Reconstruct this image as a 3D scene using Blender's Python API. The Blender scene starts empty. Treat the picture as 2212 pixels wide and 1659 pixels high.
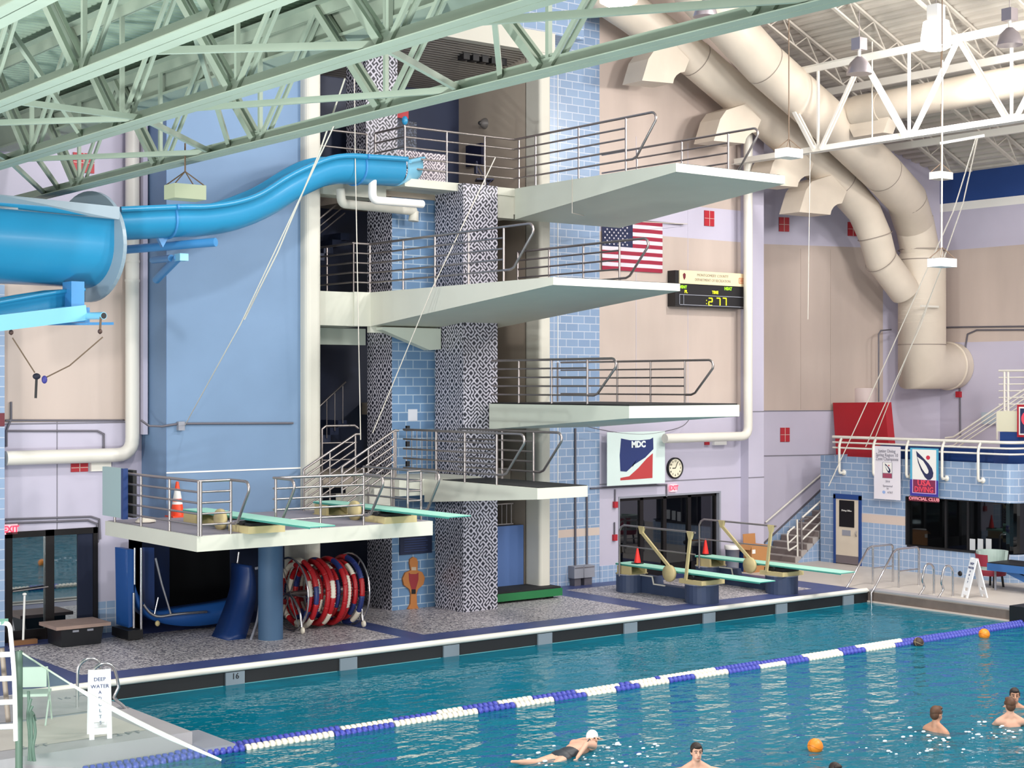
import bpy, math, random
from mathutils import Vector, Matrix
R = math.radians
random.seed(7)
SC = bpy.context.scene
COL = SC.collection

# ------------------------------------------------------------------ camera, world, lamps, exposure
CAM_H, FPX, HEAD = 5.45, 3410.0, R(37.8)
FX, FY = math.sin(HEAD), math.cos(HEAD)
cam_d = bpy.data.cameras.new('camera')
cam_d.sensor_width = 36.0
cam_d.lens = 36.0 * FPX / 2212.0
cam_d.clip_start, cam_d.clip_end = 0.5, 200.0
cam = bpy.data.objects.new('camera', cam_d)
cam.location = (0, 0, CAM_H)
cam.rotation_euler = (R(90), 0, -HEAD)
COL.objects.link(cam)
SC.camera = cam
SC.view_settings.view_transform = 'Standard'
SC.view_settings.look = 'None'
SC.view_settings.gamma = 1.0
SC.view_settings.use_curve_mapping = False
SC.view_settings.exposure = 0.15
world = bpy.data.worlds.new('world')
SC.world = world
world.use_nodes = True
world.node_tree.nodes['Background'].inputs[0].default_value = (1.0, 0.975, 0.95, 1)
world.node_tree.nodes['Background'].inputs[1].default_value = 0.92

def lamp_or_fill(x, y, z, power, size=0.9, col=(1.0, 0.97, 0.93), aim=None):
    d = bpy.data.lights.new('lamp_or_fill_light', 'AREA')
    d.shape = 'DISK'; d.size = size; d.energy = power; d.color = col
    o = bpy.data.objects.new('lamp_or_fill_light', d)
    o.location = (x, y, z)
    if aim:
        o.rotation_euler = (Vector(aim) - Vector((x, y, z))).to_track_quat('-Z', 'Y').to_euler()
    COL.objects.link(o)
    return o
# high-bay lamps over the diving well, the hall at left, and added fills
lamp_or_fill(30.6, 23.2, 13.1, 420, 0.6, aim=(29, 25, 0))
lamp_or_fill(22.4, 19.5, 13.6, 520, 0.7, aim=(21, 26, 0))
lamp_or_fill(12.3, 18.0, 15.5, 560, 0.7, aim=(16, 28, 3))
lamp_or_fill(33.0, 13.0, 13.5, 1300, 1.8, aim=(33, 30, 3))  # broad front fill added to lift the tower and lower walls
lamp_or_fill(25.0, 9.0, 12.0, 1700, 2.8, aim=(25, 30, 3))  # main front fill, added and oversized for soft shadows
lamp_or_fill(15.0, 8.0, 12.5, 700, 2.5, aim=(17, 30, 4))  # front fill added on the left side
lamp_or_fill(-12.0, 12.0, 8.2, 2300, 3.0, aim=(22, 27, 5))  # one source for the lamp rows of the main hall at left
lamp_or_fill(3.2, 15.5, 1.4, 1000, 1.2, col=(0.94, 1.0, 0.97), aim=(9.5, 20, 9.5))   # added upward fill on the truss undersides, no fixture known
lamp_or_fill(3.0, 9.0, 1.4, 520, 1.2, col=(0.94, 1.0, 0.97), aim=(10.5, 12.5, 9.0))  # second added upward fill, for the right end of the first truss
lamp_or_fill(6.0, 12.0, 6.0, 60, 1.6, col=(1.0, 1.0, 0.94), aim=(8, 16, 12))  # weak upward fill added to brighten the low roof deck

# ------------------------------------------------------------------ helpers
def P(u, v, x=None, y=None, z=None, Z=None):
    """world point seen at photo pixel (u, v) on the plane x=, y=, z= or at depth Z="""
    t = (u - 1106.0) / FPX
    dx, dy, dz = FX + t * FY, FY - t * FX, (829.5 - v) / FPX
    if x is not None: Z = x / dx
    elif y is not None: Z = y / dy
    elif z is not None: Z = (z - CAM_H) / dz
    return Vector((dx * Z, dy * Z, CAM_H + dz * Z))
def ux(u, y):
    return P(u, 829, y=y).x
def uy(u, x):
    return P(u, 829, x=x).y
def lin(h):
    h = h.lstrip('#')
    return tuple(((c / 12.92) if c <= 0.04045 else ((c + 0.055) / 1.055) ** 2.4) for c in (int(h[i:i+2], 16) / 255 for i in (0, 2, 4))) + (1,)

class MB:
    def __init__(s):
        s.v, s.f, s.m, s.s = [], [], [], []
    def add(s, vs, fs, mi=0, sm=False):
        b = len(s.v)
        s.v += [tuple(p) for p in vs]
        for f in fs:
            s.f.append([b + i for i in f]); s.m.append(mi); s.s.append(sm)
        return s
    def box(s, x0, x1, y0, y1, z0, z1, mi=0):
        vs = [(x, y, z) for x in (x0, x1) for y in (y0, y1) for z in (z0, z1)]
        return s.add(vs, [(0, 1, 3, 2), (4, 6, 7, 5), (0, 4, 5, 1), (2, 3, 7, 6), (0, 2, 6, 4), (1, 5, 7, 3)], mi)
    def beam(s, p, q, w, h, up=(0, 0, 1), mi=0):
        p, q = Vector(p), Vector(q)
        d = (q - p).normalized(); up = Vector(up)
        sd = d.cross(up)
        if sd.length < 1e-4: sd = d.cross(Vector((1, 0, 0)))
        sd.normalize(); u = sd.cross(d)
        vs = [e + sd * a * w / 2 + u * b * h / 2 for e in (p, q) for a in (-1, 1) for b in (-1, 1)]
        return s.add(vs, [(0, 1, 3, 2), (4, 6, 7, 5), (0, 4, 5, 1), (2, 3, 7, 6), (0, 2, 6, 4), (1, 5, 7, 3)], mi)
    def prism(s, pts, ext, mi=0):
        n = len(pts); e = Vector(ext)
        a = [Vector(p) for p in pts]; b = [p + e for p in a]
        fs = [tuple(range(n))[::-1], tuple(range(n, 2 * n))] + [(i, (i + 1) % n, n + (i + 1) % n, n + i) for i in range(n)]
        return s.add(a + b, fs, mi)
    def tube(s, pts, r, n=8, mi=0, cap=True, sm=True, closed=False):
        pts = [Vector(p) for p in pts]
        rs = r if isinstance(r, (list, tuple)) else [r] * len(pts)
        k = len(pts); rings = []
        nrm = None
        for i in range(k):
            a = pts[(i - 1) % k] if (i > 0 or closed) else None
            b = pts[(i + 1) % k] if (i < k - 1 or closed) else None
            d1 = (pts[i] - a).normalized() if a is not None else None
            d2 = (b - pts[i]).normalized() if b is not None else None
            if d1 is None: d1 = d2
            if d2 is None: d2 = d1
            t = (d1 + d2)
            t = t.normalized() if t.length > 1e-6 else d1
            if nrm is None:
                nrm = t.cross(Vector((0, 0, 1)))
                if nrm.length < 1e-3: nrm = t.cross(Vector((1, 0, 0)))
            nrm = (nrm - t * nrm.dot(t)).normalized()
            bn = t.cross(nrm)
            c = max(0.35, t.dot(d1))
            # mitre: stretch in the bend direction
            bd = d2 - d1
            ring = []
            for j in range(n):
                an = 2 * math.pi * j / n
                o = nrm * math.cos(an) + bn * math.sin(an)
                if bd.length > 1e-4:
                    bb = bd.normalized(); bb = (bb - t * bb.dot(t))
                    if bb.length > 1e-4:
                        bb.normalize(); o = o + bb * o.dot(bb) * (1 / c - 1)
                ring.append(pts[i] + o * rs[i])
            rings.append(ring)
        vs = [p for ring in rings for p in ring]
        fs = []
        for i in range(k if closed else k - 1):
            i2 = (i + 1) % k
            for j in range(n):
                j2 = (j + 1) % n
                fs.append((i * n + j, i * n + j2, i2 * n + j2, i2 * n + j))
        s.add(vs, fs, mi, sm)
        if cap and not closed:
            s.add(rings[0], [tuple(range(n))[::-1]], mi); s.add(rings[-1], [tuple(range(n))], mi)
        return s
    def lathe(s, prof, c=(0, 0, 0), axis='z', n=20, mi=0, sm=True, cap=True):
        c = Vector(c); vs = []
        for r, h in prof:
            for j in range(n):
                a = 2 * math.pi * j / n
                p = (r * math.cos(a), r * math.sin(a), h)
                if axis == 'x': p = (h, p[0], p[1])
                elif axis == 'y': p = (p[1], h, p[0])
                vs.append(c + Vector(p))
        fs = []
        for i in range(len(prof) - 1):
            for j in range(n):
                j2 = (j + 1) % n
                fs.append((i * n + j, i * n + j2, (i + 1) * n + j2, (i + 1) * n + j))
        s.add(vs, fs, mi, sm)
        k = len(prof)
        if cap and prof[0][0] > 1e-5: s.add(vs[:n], [tuple(range(n))[::-1]], mi)
        if cap and prof[-1][0] > 1e-5: s.add(vs[(k - 1) * n:], [tuple(range(n))], mi)
        return s
    def ell(s, c, r, n=14, mi=0, M=None):
        c = Vector(c); vs = []; m = n // 2 + 1
        for i in range(m + 1):
            th = math.pi * i / m
            for j in range(n):
                a = 2 * math.pi * j / n
                p = Vector((r[0] * math.sin(th) * math.cos(a), r[1] * math.sin(th) * math.sin(a), r[2] * math.cos(th)))
                if M is not None: p = M @ p
                vs.append(c + p)
        fs = [(i * n + j, (i + 1) * n + j, (i + 1) * n + (j + 1) % n, i * n + (j + 1) % n) for i in range(m) for j in range(n)]
        return s.add(vs, fs, mi, True)
    def quad(s, a, b, c, d, mi=0):
        return s.add([a, b, c, d], [(0, 1, 2, 3)], mi)
    def build(s, name, mats, root=None, parent=None):
        me = bpy.data.meshes.new(name)
        off = Vector((0, 0, 0))
        me.from_pydata(s.v, [], s.f)
        for m in (mats if isinstance(mats, (list, tuple)) else [mats]): me.materials.append(m)
        me.polygons.foreach_set('material_index', s.m)
        me.polygons.foreach_set('use_smooth', s.s)
        uv = me.uv_layers.new(name='uv')
        for p in me.polygons:
            n = p.normal; ax, ay, az = abs(n.x), abs(n.y), abs(n.z)
            for li in p.loop_indices:
                co = me.vertices[me.loops[li].vertex_index].co
                if az >= ax and az >= ay: uv.data[li].uv = (co.x, co.y)
                elif ay >= ax: uv.data[li].uv = (co.x, co.z)
                else: uv.data[li].uv = (-co.y, co.z)
        me.update()
        o = bpy.data.objects.new(name, me)
        COL.objects.link(o)
        if parent is not None: attach(o, parent)
        return o

def wloc(o):
    v = Vector((0, 0, 0))
    while o is not None:
        if o.type == 'EMPTY': v = v + o.location
        o = o.parent
    return v
def attach(o, parent):
    """parent o (built in world coordinates) without moving it; only roots carry a location"""
    r = parent
    while r.parent is not None: r = r.parent
    o.parent = parent
    if parent is r and r.type == 'EMPTY':
        o.matrix_parent_inverse = Matrix.Translation(-r.location)
def tag(o, label=None, cat=None, group=None, kind=None):
    if label: o['label'] = label
    if cat: o['category'] = cat
    if group: o['group'] = group
    if kind: o['kind'] = kind
    return o
def thing(name, label, cat, loc, group=None):
    o = bpy.data.objects.new(name, None)
    o.empty_display_size = 0.2
    COL.objects.link(o)
    o.location = Vector(loc)
    return tag(o, label, cat, group)
def struct(o):
    o['kind'] = 'structure'
    return o
def copy_tree(o, parent=None, delta=None):
    c = o.copy(); COL.objects.link(c)
    if parent is not None:
        c.parent = parent; c.matrix_parent_inverse = o.matrix_parent_inverse.copy()
    elif delta is not None:
        c.location = o.location + Vector(delta)
    for ch in list(o.children): copy_tree(ch, c)
    return c
def one(name, mb, mats, label, cat, group=None):
    return tag(mb.build(name, mats), label, cat, group)
def text(name, body, loc, right, height, m, parent=None, up=(0, 0, 1), align='CENTER', sx=1.0, depth=0.003, bold=0.0):
    """flat raised lettering turned into a mesh in world coordinates"""
    cu = bpy.data.curves.new(name, 'FONT')
    cu.body = body; cu.size = height / 0.72; cu.align_x = align; cu.align_y = 'CENTER'
    cu.extrude = depth; cu.offset = bold; cu.resolution_u = 2
    o = bpy.data.objects.new('text_source', cu); COL.objects.link(o)
    dg = bpy.context.evaluated_depsgraph_get(); dg.update()
    me = bpy.data.meshes.new_from_object(o.evaluated_get(dg))
    bpy.data.objects.remove(o); bpy.data.curves.remove(cu)
    r = Vector(right).normalized(); u = Vector(up).normalized(); n = r.cross(u)
    M = Matrix((r * sx, u, n)).transposed().to_4x4(); M.translation = Vector(loc)
    me.transform(M); me.materials.clear(); me.materials.append(m); me.name = name
    q = bpy.data.objects.new(name, me); COL.objects.link(q)
    if parent is not None: attach(q, parent)
    return q

# ------------------------------------------------------------------ materials
MATS = {}
def mat(name, col, rough=0.6, metal=0.0, var=0.0, vscale=1.2, bump=0.0, bscale=30, spec=0.5, emit=None, estr=0.0, alpha=1.0, streak=False):
    m = bpy.data.materials.new(name); m.use_nodes = True
    nt = m.node_tree; b = nt.nodes['Principled BSDF']
    c = lin(col)
    b.inputs['Base Color'].default_value = c
    b.inputs['Roughness'].default_value = rough
    b.inputs['Metallic'].default_value = metal
    b.inputs['Specular IOR Level'].default_value = spec
    b.inputs['Alpha'].default_value = alpha
    if emit:
        b.inputs['Emission Color'].default_value = lin(emit); b.inputs['Emission Strength'].default_value = estr
    if var > 0 or bump > 0:
        tc = nt.nodes.new('ShaderNodeTexCoord')
    if var > 0:
        no = nt.nodes.new('ShaderNodeTexNoise'); no.inputs['Scale'].default_value = vscale; no.inputs['Detail'].default_value = 5
        if streak:
            mp = nt.nodes.new('ShaderNodeMapping'); mp.inputs['Scale'].default_value = (1, 1, 0.22)
            nt.links.new(tc.outputs['Object'], mp.inputs[0]); nt.links.new(mp.outputs[0], no.inputs['Vector'])
        else:
            nt.links.new(tc.outputs['Object'], no.inputs['Vector'])
        mr = nt.nodes.new('ShaderNodeMapRange'); mr.inputs[1].default_value = 0.3; mr.inputs[2].default_value = 0.7
        mr.inputs[3].default_value = 1 - var; mr.inputs[4].default_value = 1 + var * 0.5
        nt.links.new(no.outputs['Fac'], mr.inputs[0])
        hs = nt.nodes.new('ShaderNodeHueSaturation'); hs.inputs['Color'].default_value = c
        nt.links.new(mr.outputs[0], hs.inputs['Value']); nt.links.new(hs.outputs[0], b.inputs['Base Color'])
    if bump > 0:
        n2 = nt.nodes.new('ShaderNodeTexNoise'); n2.inputs['Scale'].default_value = bscale
        nt.links.new(tc.outputs['Object'], n2.inputs['Vector'])
        bp = nt.nodes.new('ShaderNodeBump'); bp.inputs['Strength'].default_value = bump; bp.inputs['Distance'].default_value = 0.01
        nt.links.new(n2.outputs['Fac'], bp.inputs['Height']); nt.links.new(bp.outputs[0], b.inputs['Normal'])
    MATS[name] = m
    return m
def brick(name, c1, c2, cm, w, h, mortar=0.012, rough=0.3, offs=0.5):
    m = bpy.data.materials.new(name); m.use_nodes = True
    nt = m.node_tree; b = nt.nodes['Principled BSDF']; b.inputs['Roughness'].default_value = rough
    tc = nt.nodes.new('ShaderNodeTexCoord'); br = nt.nodes.new('ShaderNodeTexBrick')
    nt.links.new(tc.outputs['UV'], br.inputs['Vector'])
    br.inputs['Color1'].default_value = lin(c1); br.inputs['Color2'].default_value = lin(c2); br.inputs['Mortar'].default_value = lin(cm)
    br.inputs['Scale'].default_value = 1; br.inputs['Mortar Size'].default_value = mortar; br.inputs['Brick Width'].default_value = w
    br.inputs['Row Height'].default_value = h; br.offset = offs
    nt.links.new(br.outputs['Color'], b.inputs['Base Color'])
    MATS[name] = m
    return m
def mosaic(name, dark, light, cell):
    """labyrinth of random diagonal strokes set in small tiles"""
    m = bpy.data.materials.new(name); m.use_nodes = True
    nt = m.node_tree; L = nt.links.new; b = nt.nodes['Principled BSDF']; b.inputs['Roughness'].default_value = 0.35
    def math_(op, a, c=None):
        n = nt.nodes.new('ShaderNodeMath'); n.operation = op
        for i, q in enumerate((a, c)):
            if q is None: continue
            if isinstance(q, (int, float)): n.inputs[i].default_value = q
            else: L(q, n.inputs[i])
        return n.outputs[0]
    tc = nt.nodes.new('ShaderNodeTexCoord'); sx = nt.nodes.new('ShaderNodeSeparateXYZ'); L(tc.outputs['UV'], sx.inputs[0])
    x = math_('DIVIDE', sx.outputs[0], cell); y = math_('DIVIDE', sx.outputs[1], cell)
    fx, fy = math_('FLOOR', x), math_('FLOOR', y); rx, ry = math_('FRACT', x), math_('FRACT', y)
    cb = nt.nodes.new('ShaderNodeCombineXYZ'); L(fx, cb.inputs[0]); L(fy, cb.inputs[1])
    wn = nt.nodes.new('ShaderNodeTexWhiteNoise'); wn.noise_dimensions = '2D'; L(cb.outputs[0], wn.inputs['Vector'])
    flip = math_('GREATER_THAN', wn.outputs['Value'], 0.5)
    inv = math_('SUBTRACT', 1.0, rx)
    mx = math_('ADD', math_('MULTIPLY', flip, rx), math_('MULTIPLY', math_('SUBTRACT', 1.0, flip), inv))
    d = math_('ABSOLUTE', math_('SUBTRACT', mx, ry))
    line = math_('LESS_THAN', d, 0.32)
    mix = nt.nodes.new('ShaderNodeMix'); mix.data_type = 'RGBA'
    L(line, mix.inputs[0]); mix.inputs[6].default_value = lin(dark); mix.inputs[7].default_value = lin(light)
    L(mix.outputs[2], b.inputs['Base Color'])
    MATS[name] = m
    return m
def pebble(name, c1, c2, c3, cell):
    m = bpy.data.materials.new(name); m.use_nodes = True
    nt = m.node_tree; L = nt.links.new; b = nt.nodes['Principled BSDF']; b.inputs['Roughness'].default_value = 0.45
    tc = nt.nodes.new('ShaderNodeTexCoord'); vo = nt.nodes.new('ShaderNodeTexVoronoi'); vo.inputs['Scale'].default_value = 1 / cell
    L(tc.outputs['Object'], vo.inputs['Vector'])
    sx = nt.nodes.new('ShaderNodeSeparateColor'); L(vo.outputs['Color'], sx.inputs[0])
    cr = nt.nodes.new('ShaderNodeValToRGB'); e = cr.color_ramp; e.interpolation = 'CONSTANT'
    e.elements[0].color = lin(c1); e.elements[1].position = 0.35; e.elements[1].color = lin(c2)
    n = e.elements.new(0.7); n.color = lin(c3)
    L(sx.outputs[0], cr.inputs[0]); L(cr.outputs[0], b.inputs['Base Color'])
    MATS[name] = m
    return m

LAV = mat('lavender_paint', '#b9b4c6', 0.6, var=0.06, vscale=0.5)
BEIGE = mat('stained_beige_precast', '#bcaca3', 0.75, var=0.2, vscale=0.5, streak=True)
CREAM = mat('cream_paint', '#c9c6bb', 0.6, var=0.04, vscale=0.8)
INNER = mat('inner_beige_paint', '#b5a899', 0.7, var=0.06)
BLUEW = mat('sky_blue_paint', '#6f8aaa', 0.65, var=0.07, vscale=0.7)
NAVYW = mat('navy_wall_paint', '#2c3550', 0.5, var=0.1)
NAVYB = mat('navy_band_paint', '#1d3f7e', 0.55)
CONC = mat('platform_concrete_paint', '#ccccbf', 0.6, var=0.05, vscale=0.9)
CONCU = mat('pale_green_white_paint', '#cdd3c6', 0.6, var=0.05, vscale=0.9)
BLACKM = mat('black_rubber_mat', '#121216', 0.8)
STEEL = mat('brushed_steel', '#a49c9a', 0.32, 0.85)
CHROME = mat('polished_steel', '#c2c0c2', 0.2, 0.95)
WHITEP = mat('white_pipe_paint', '#dcd8cf', 0.4, var=0.03)
WHITE = mat('white_paint', '#e6e4e0', 0.5)
TGREENLIT = mat('green_lit_steel_paint', '#9aa697', 0.55, var=0.06, vscale=2)  # greenish lamp cast put into the colour of white-painted trusses
TWHITE = mat('white_steel_paint', '#e2ded6', 0.5)
DECKGLIT = mat('green_lit_roof_deck', '#b0c2b0', 0.5)  # the same greenish cast put into the low roof deck's colour
DECKW = mat('white_roof_deck', '#cbc4ba', 0.5)
DUCT = mat('cream_duct_paint', '#cfc3b4', 0.5, var=0.06, vscale=1.5)
SLIDE = mat('slide_blue_gelcoat', '#2a86b2', 0.3, var=0.03)
SLIDEP = mat('slide_pale_blue', '#7fc4e4', 0.3)
SLIDEG = mat('slide_grey_flange', '#8799a6', 0.35)
SLIDEST = mat('slide_steel_blue', '#3f86bf', 0.4)
BOARD = mat('mint_board_coating', '#a3dcc8', 0.7, var=0.03)
BOARDE = mat('teal_board_edge', '#3d8f84', 0.6)
FULC = mat('tan_casting_paint', '#c2b283', 0.6, var=0.06)
NAVYC = mat('navy_concrete_paint', '#33415f', 0.55, var=0.05)
BLUEF = mat('blue_floor_tile', '#3f4a7a', 0.4, var=0.08)
NAVYF = mat('deep_blue_vinyl', '#11326a', 0.45)
VINYL = mat('royal_blue_vinyl', '#174d92', 0.45)
REDM = mat('red_vinyl', '#a01522', 0.5, var=0.08)
REDS = mat('red_square_paint', '#a81c2a', 0.5)
ORANGE = mat('orange_cone_plastic', '#f04a22', 0.45)
REDC = mat('red_cone_plastic', '#ee2a22', 0.45)
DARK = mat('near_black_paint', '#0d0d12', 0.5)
DOORF = mat('dark_bronze_frame', '#1b1718', 0.35, 0.3)
PLAST = mat('black_tote_plastic', '#16181d', 0.4)
WOOD = mat('weathered_wood', '#9a8278', 0.7, var=0.12, vscale=4)
WOODB = mat('brown_broom_wood', '#7a5233', 0.7)
CARD = mat('cardboard', '#b07c4c', 0.8, var=0.05)
GREENM = mat('green_mat_edge', '#1c6b3c', 0.5)
GREY = mat('grey_paint', '#8d8f9a', 0.5)
DGREY = mat('dark_conduit_grey', '#66636c', 0.5, 0.2)
ROPE = mat('pale_rope', '#cfc8bd', 0.8)
ROPEB = mat('brown_cord', '#6b5848', 0.8)
BONE = mat('deck_beige_tile', '#bdb5ad', 0.5, var=0.05, vscale=1.5)
BONED = mat('deck_grey_tile', '#a39fa2', 0.5, var=0.05, vscale=1.5)
GUTT = mat('dark_gutter', '#17171a', 0.5)
GBLK = mat('gutter_grey_block', '#717d87', 0.5)
TAN = mat('tan_band', '#c9b8ae', 0.4)
MAROON = mat('maroon_tile', '#6b2430', 0.4)
SILVER = mat('galvanised_reflector', '#a29aa0', 0.3, 0.7)
GLOWB = mat('lamp_acrylic_glow', '#fff8f0', 0.5, emit='#fff4e6', estr=2.2)
GLOW = mat('lamp_glow', '#fff8ee', 0.5, emit='#fff6e8', estr=14)
TUBEG = mat('fluorescent_glow', '#ffffff', 0.5, emit='#f4f8ff', estr=6)
EXITR = mat('exit_red_glow', '#e63a4a', 0.5, emit='#ff2a48', estr=1.6)
EXITB = mat('exit_face', '#e8c0c4', 0.5, emit='#ff9aa8', estr=0.5)
LEDY = mat('led_yellow', '#c8c820', 0.5, emit='#e0e020', estr=0.9)
LEDG = mat('led_green', '#8cd020', 0.5, emit='#90e018', estr=0.9)
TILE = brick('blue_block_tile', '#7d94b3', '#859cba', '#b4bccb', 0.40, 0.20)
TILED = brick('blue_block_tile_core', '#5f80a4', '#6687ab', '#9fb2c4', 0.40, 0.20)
TILES = brick('blue_square_tile', '#889fbe', '#90a6c4', '#b9c1d0', 0.2, 0.2, 0.01, offs=0.0)
MOS = mosaic('black_white_maze_mosaic', '#20222e', '#b9b6c2', 0.085)
MOSLIT = mosaic('pink_lit_maze_mosaic', '#4a3f52', '#d6cdd6', 0.075)  # pinkish light on the parapet put into a paler maze colour
PEB = pebble('grey_pebble_mosaic', '#c6c0c2', '#a29da2', '#66646e', 0.034)
SPARK = pebble('dark_sparkle_panel', '#1d2230', '#2b3348', '#59647a', 0.03)
# ------------------------------------------------------------------ glass and water
def glass_mat(name, tint, refl, rough=0.02, see=0.25):
    m = bpy.data.materials.new(name); m.use_nodes = True
    nt = m.node_tree; nt.nodes.clear(); L = nt.links.new
    out = nt.nodes.new('ShaderNodeOutputMaterial')
    g = nt.nodes.new('ShaderNodeBsdfGlossy'); g.inputs['Roughness'].default_value = rough; g.inputs['Color'].default_value = (0.9, 0.95, 1, 1)
    t = nt.nodes.new('ShaderNodeBsdfTransparent'); t.inputs['Color'].default_value = (see, see, see * 1.1, 1)
    d = nt.nodes.new('ShaderNodeBsdfDiffuse'); d.inputs['Color'].default_value = lin(tint)
    m1 = nt.nodes.new('ShaderNodeMixShader'); m1.inputs[0].default_value = 0.5
    m2 = nt.nodes.new('ShaderNodeMixShader'); m2.inputs[0].default_value = refl
    L(t.outputs[0], m1.inputs[1]); L(d.outputs[0], m1.inputs[2]); L(m1.outputs[0], m2.inputs[1]); L(g.outputs[0], m2.inputs[2]); L(m2.outputs[0], out.inputs[0])
    return m
GLASSR = glass_mat('reflective_door_glass', '#0c1a24', 0.42)
GLASSD = glass_mat('dark_door_glass', '#0a0b12', 0.10)
GLASSO = glass_mat('office_window_glass', '#0b0c0e', 0.05)
def water_mat():
    m = bpy.data.materials.new('pool_water'); m.use_nodes = True
    nt = m.node_tree; nt.nodes.clear(); L = nt.links.new
    out = nt.nodes.new('ShaderNodeOutputMaterial')
    tc = nt.nodes.new('ShaderNodeTexCoord')
    def noise(sc, det, mapscale=(1, 1, 1)):
        mp = nt.nodes.new('ShaderNodeMapping'); mp.inputs['Scale'].default_value = mapscale; mp.inputs['Rotation'].default_value = (0, 0, R(-38))
        n = nt.nodes.new('ShaderNodeTexNoise'); n.inputs['Scale'].default_value = sc; n.inputs['Detail'].default_value = det
        L(tc.outputs['Object'], mp.inputs[0]); L(mp.outputs[0], n.inputs['Vector']); return n
    n1 = noise(1.5, 3, (1, 1.7, 1)); n2 = noise(5.0, 2)
    ad = nt.nodes.new('ShaderNodeMath'); ad.operation = 'MULTIPLY_ADD'; ad.inputs[1].default_value = 0.28
    L(n2.outputs['Fac'], ad.inputs[0]); L(n1.outputs['Fac'], ad.inputs[2])
    # calmer towards the tower, livelier in the open pool
    sx = nt.nodes.new('ShaderNodeSeparateXYZ'); L(tc.outputs['Object'], sx.inputs[0])
    mr = nt.nodes.new('ShaderNodeMapRange'); mr.inputs[1].default_value = 20.5; mr.inputs[2].default_value = 22.5; mr.inputs[3].default_value = 0.55; mr.inputs[4].default_value = 0.16
    L(sx.outputs[1], mr.inputs[0])
    bp = nt.nodes.new('ShaderNodeBump'); bp.inputs['Distance'].default_value = 0.22
    L(mr.outputs[0], bp.inputs['Strength']); L(ad.outputs[0], bp.inputs['Height'])
    fr = nt.nodes.new('ShaderNodeFresnel'); fr.inputs['IOR'].default_value = 1.33; L(bp.outputs[0], fr.inputs['Normal'])
    gl = nt.nodes.new('ShaderNodeBsdfGlossy'); gl.inputs['Roughness'].default_value = 0.04; L(bp.outputs[0], gl.inputs['Normal'])
    body = nt.nodes.new('ShaderNodeBsdfDiffuse'); body.inputs['Color'].default_value = lin('#0b86a2'); L(bp.outputs[0], body.inputs['Normal'])
    tr = nt.nodes.new('ShaderNodeBsdfTransparent'); tr.inputs['Color'].default_value = (0.28, 0.70, 0.72, 1)
    m1 = nt.nodes.new('ShaderNodeMixShader'); m1.inputs[0].default_value = 0.45
    L(tr.outputs[0], m1.inputs[1]); L(body.outputs[0], m1.inputs[2])
    m2 = nt.nodes.new('ShaderNodeMixShader'); fm = nt.nodes.new('ShaderNodeMath'); fm.operation = 'MULTIPLY'; fm.inputs[1].default_value = 0.75; L(fr.outputs[0], fm.inputs[0]); L(fm.outputs[0], m2.inputs[0]); L(m1.outputs[0], m2.inputs[1]); L(gl.outputs[0], m2.inputs[2])
    L(m2.outputs[0], out.inputs[0])
    return m
WATER = water_mat()
BASIN = mat('pool_basin_plaster', '#3fb0c4', 0.6, var=0.08, vscale=0.4)

# ------------------------------------------------------------------ floor, pool
FZ = 0.30           # deck height above the water
YE, YW = 25.75, 31.0  # pool edge, back wall
XR = 31.25          # pool's far end
mb = MB()
xs = [4, 11.1, 17.9, 18.45, 24.5, 25.25, 30.3, XR]
ys = [YE, 26.75, 30.35, 33.2]
for i in range(len(xs) - 1):
    for j in range(3):
        peb = (j == 1 and i in (1, 3, 5)) or (j == 2 and i == 3)
        mb.quad((xs[i], ys[j], FZ), (xs[i+1], ys[j], FZ), (xs[i+1], ys[j+1], FZ), (xs[i], ys[j+1], FZ), 1 if peb else 0)
mb.box(XR, 42, 3, 34, -0.05, FZ, 2)
mb.quad((XR, YE, FZ), (XR, YE, 0), (XR, 26, 0), (XR, 26, FZ), 2)
# corner deck on the near left, a grey-lipped slab with lighter strips
mb.box(2, 10.6, 21.4, YE, -0.6, FZ - 0.004, 3)
mb.quad((2, 21.9, FZ), (10.1, 21.9, FZ), (10.1, 23.6, FZ), (2, 23.6, FZ), 2)
mb.quad((2, 23.7, FZ), (10.55, 23.7, FZ), (10.55, 25.7, FZ), (2, 25.7, FZ), 3)
mb.box(10.6, 11.1, 21.0, 22.2, -0.6, 0.12, 4)
mb.box(2, 11.1, 21.0, 21.4, -0.6, -0.02, 4)
mb.quad((2, 23.6, FZ), (10.6, 23.6, FZ), (10.6, 23.72, FZ), (2, 23.72, FZ), 4)
struct(mb.build('floor', [BLUEF, PEB, BONE, BONED, GREY]))
# near-side deck under the stands
struct(MB().box(-12, XR, -4, 3, -0.3, FZ).build('floor', BONE))
mb = MB()
mb.box(-6, XR + 0.3, 2.8, 3, -4, FZ)
mb.quad((-6, 3, -4), (XR, 3, -4), (XR, YE, -4), (-6, YE, -4))
mb.quad((-6, YE, -4), (XR, YE, -4), (XR, YE, -0.02), (-6, YE, -0.02))
mb.quad((XR, 3, -4), (XR, YE, -4), (XR, YE, 0.0), (XR, 3, 0.0))
struct(mb.build('floor', BASIN))
w = MB(); w.quad((-12, 3, 0), (XR, 3, 0), (XR, YE, 0), (-12, YE, 0))
w = struct(w.build('pool_water', WATER)); 
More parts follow.
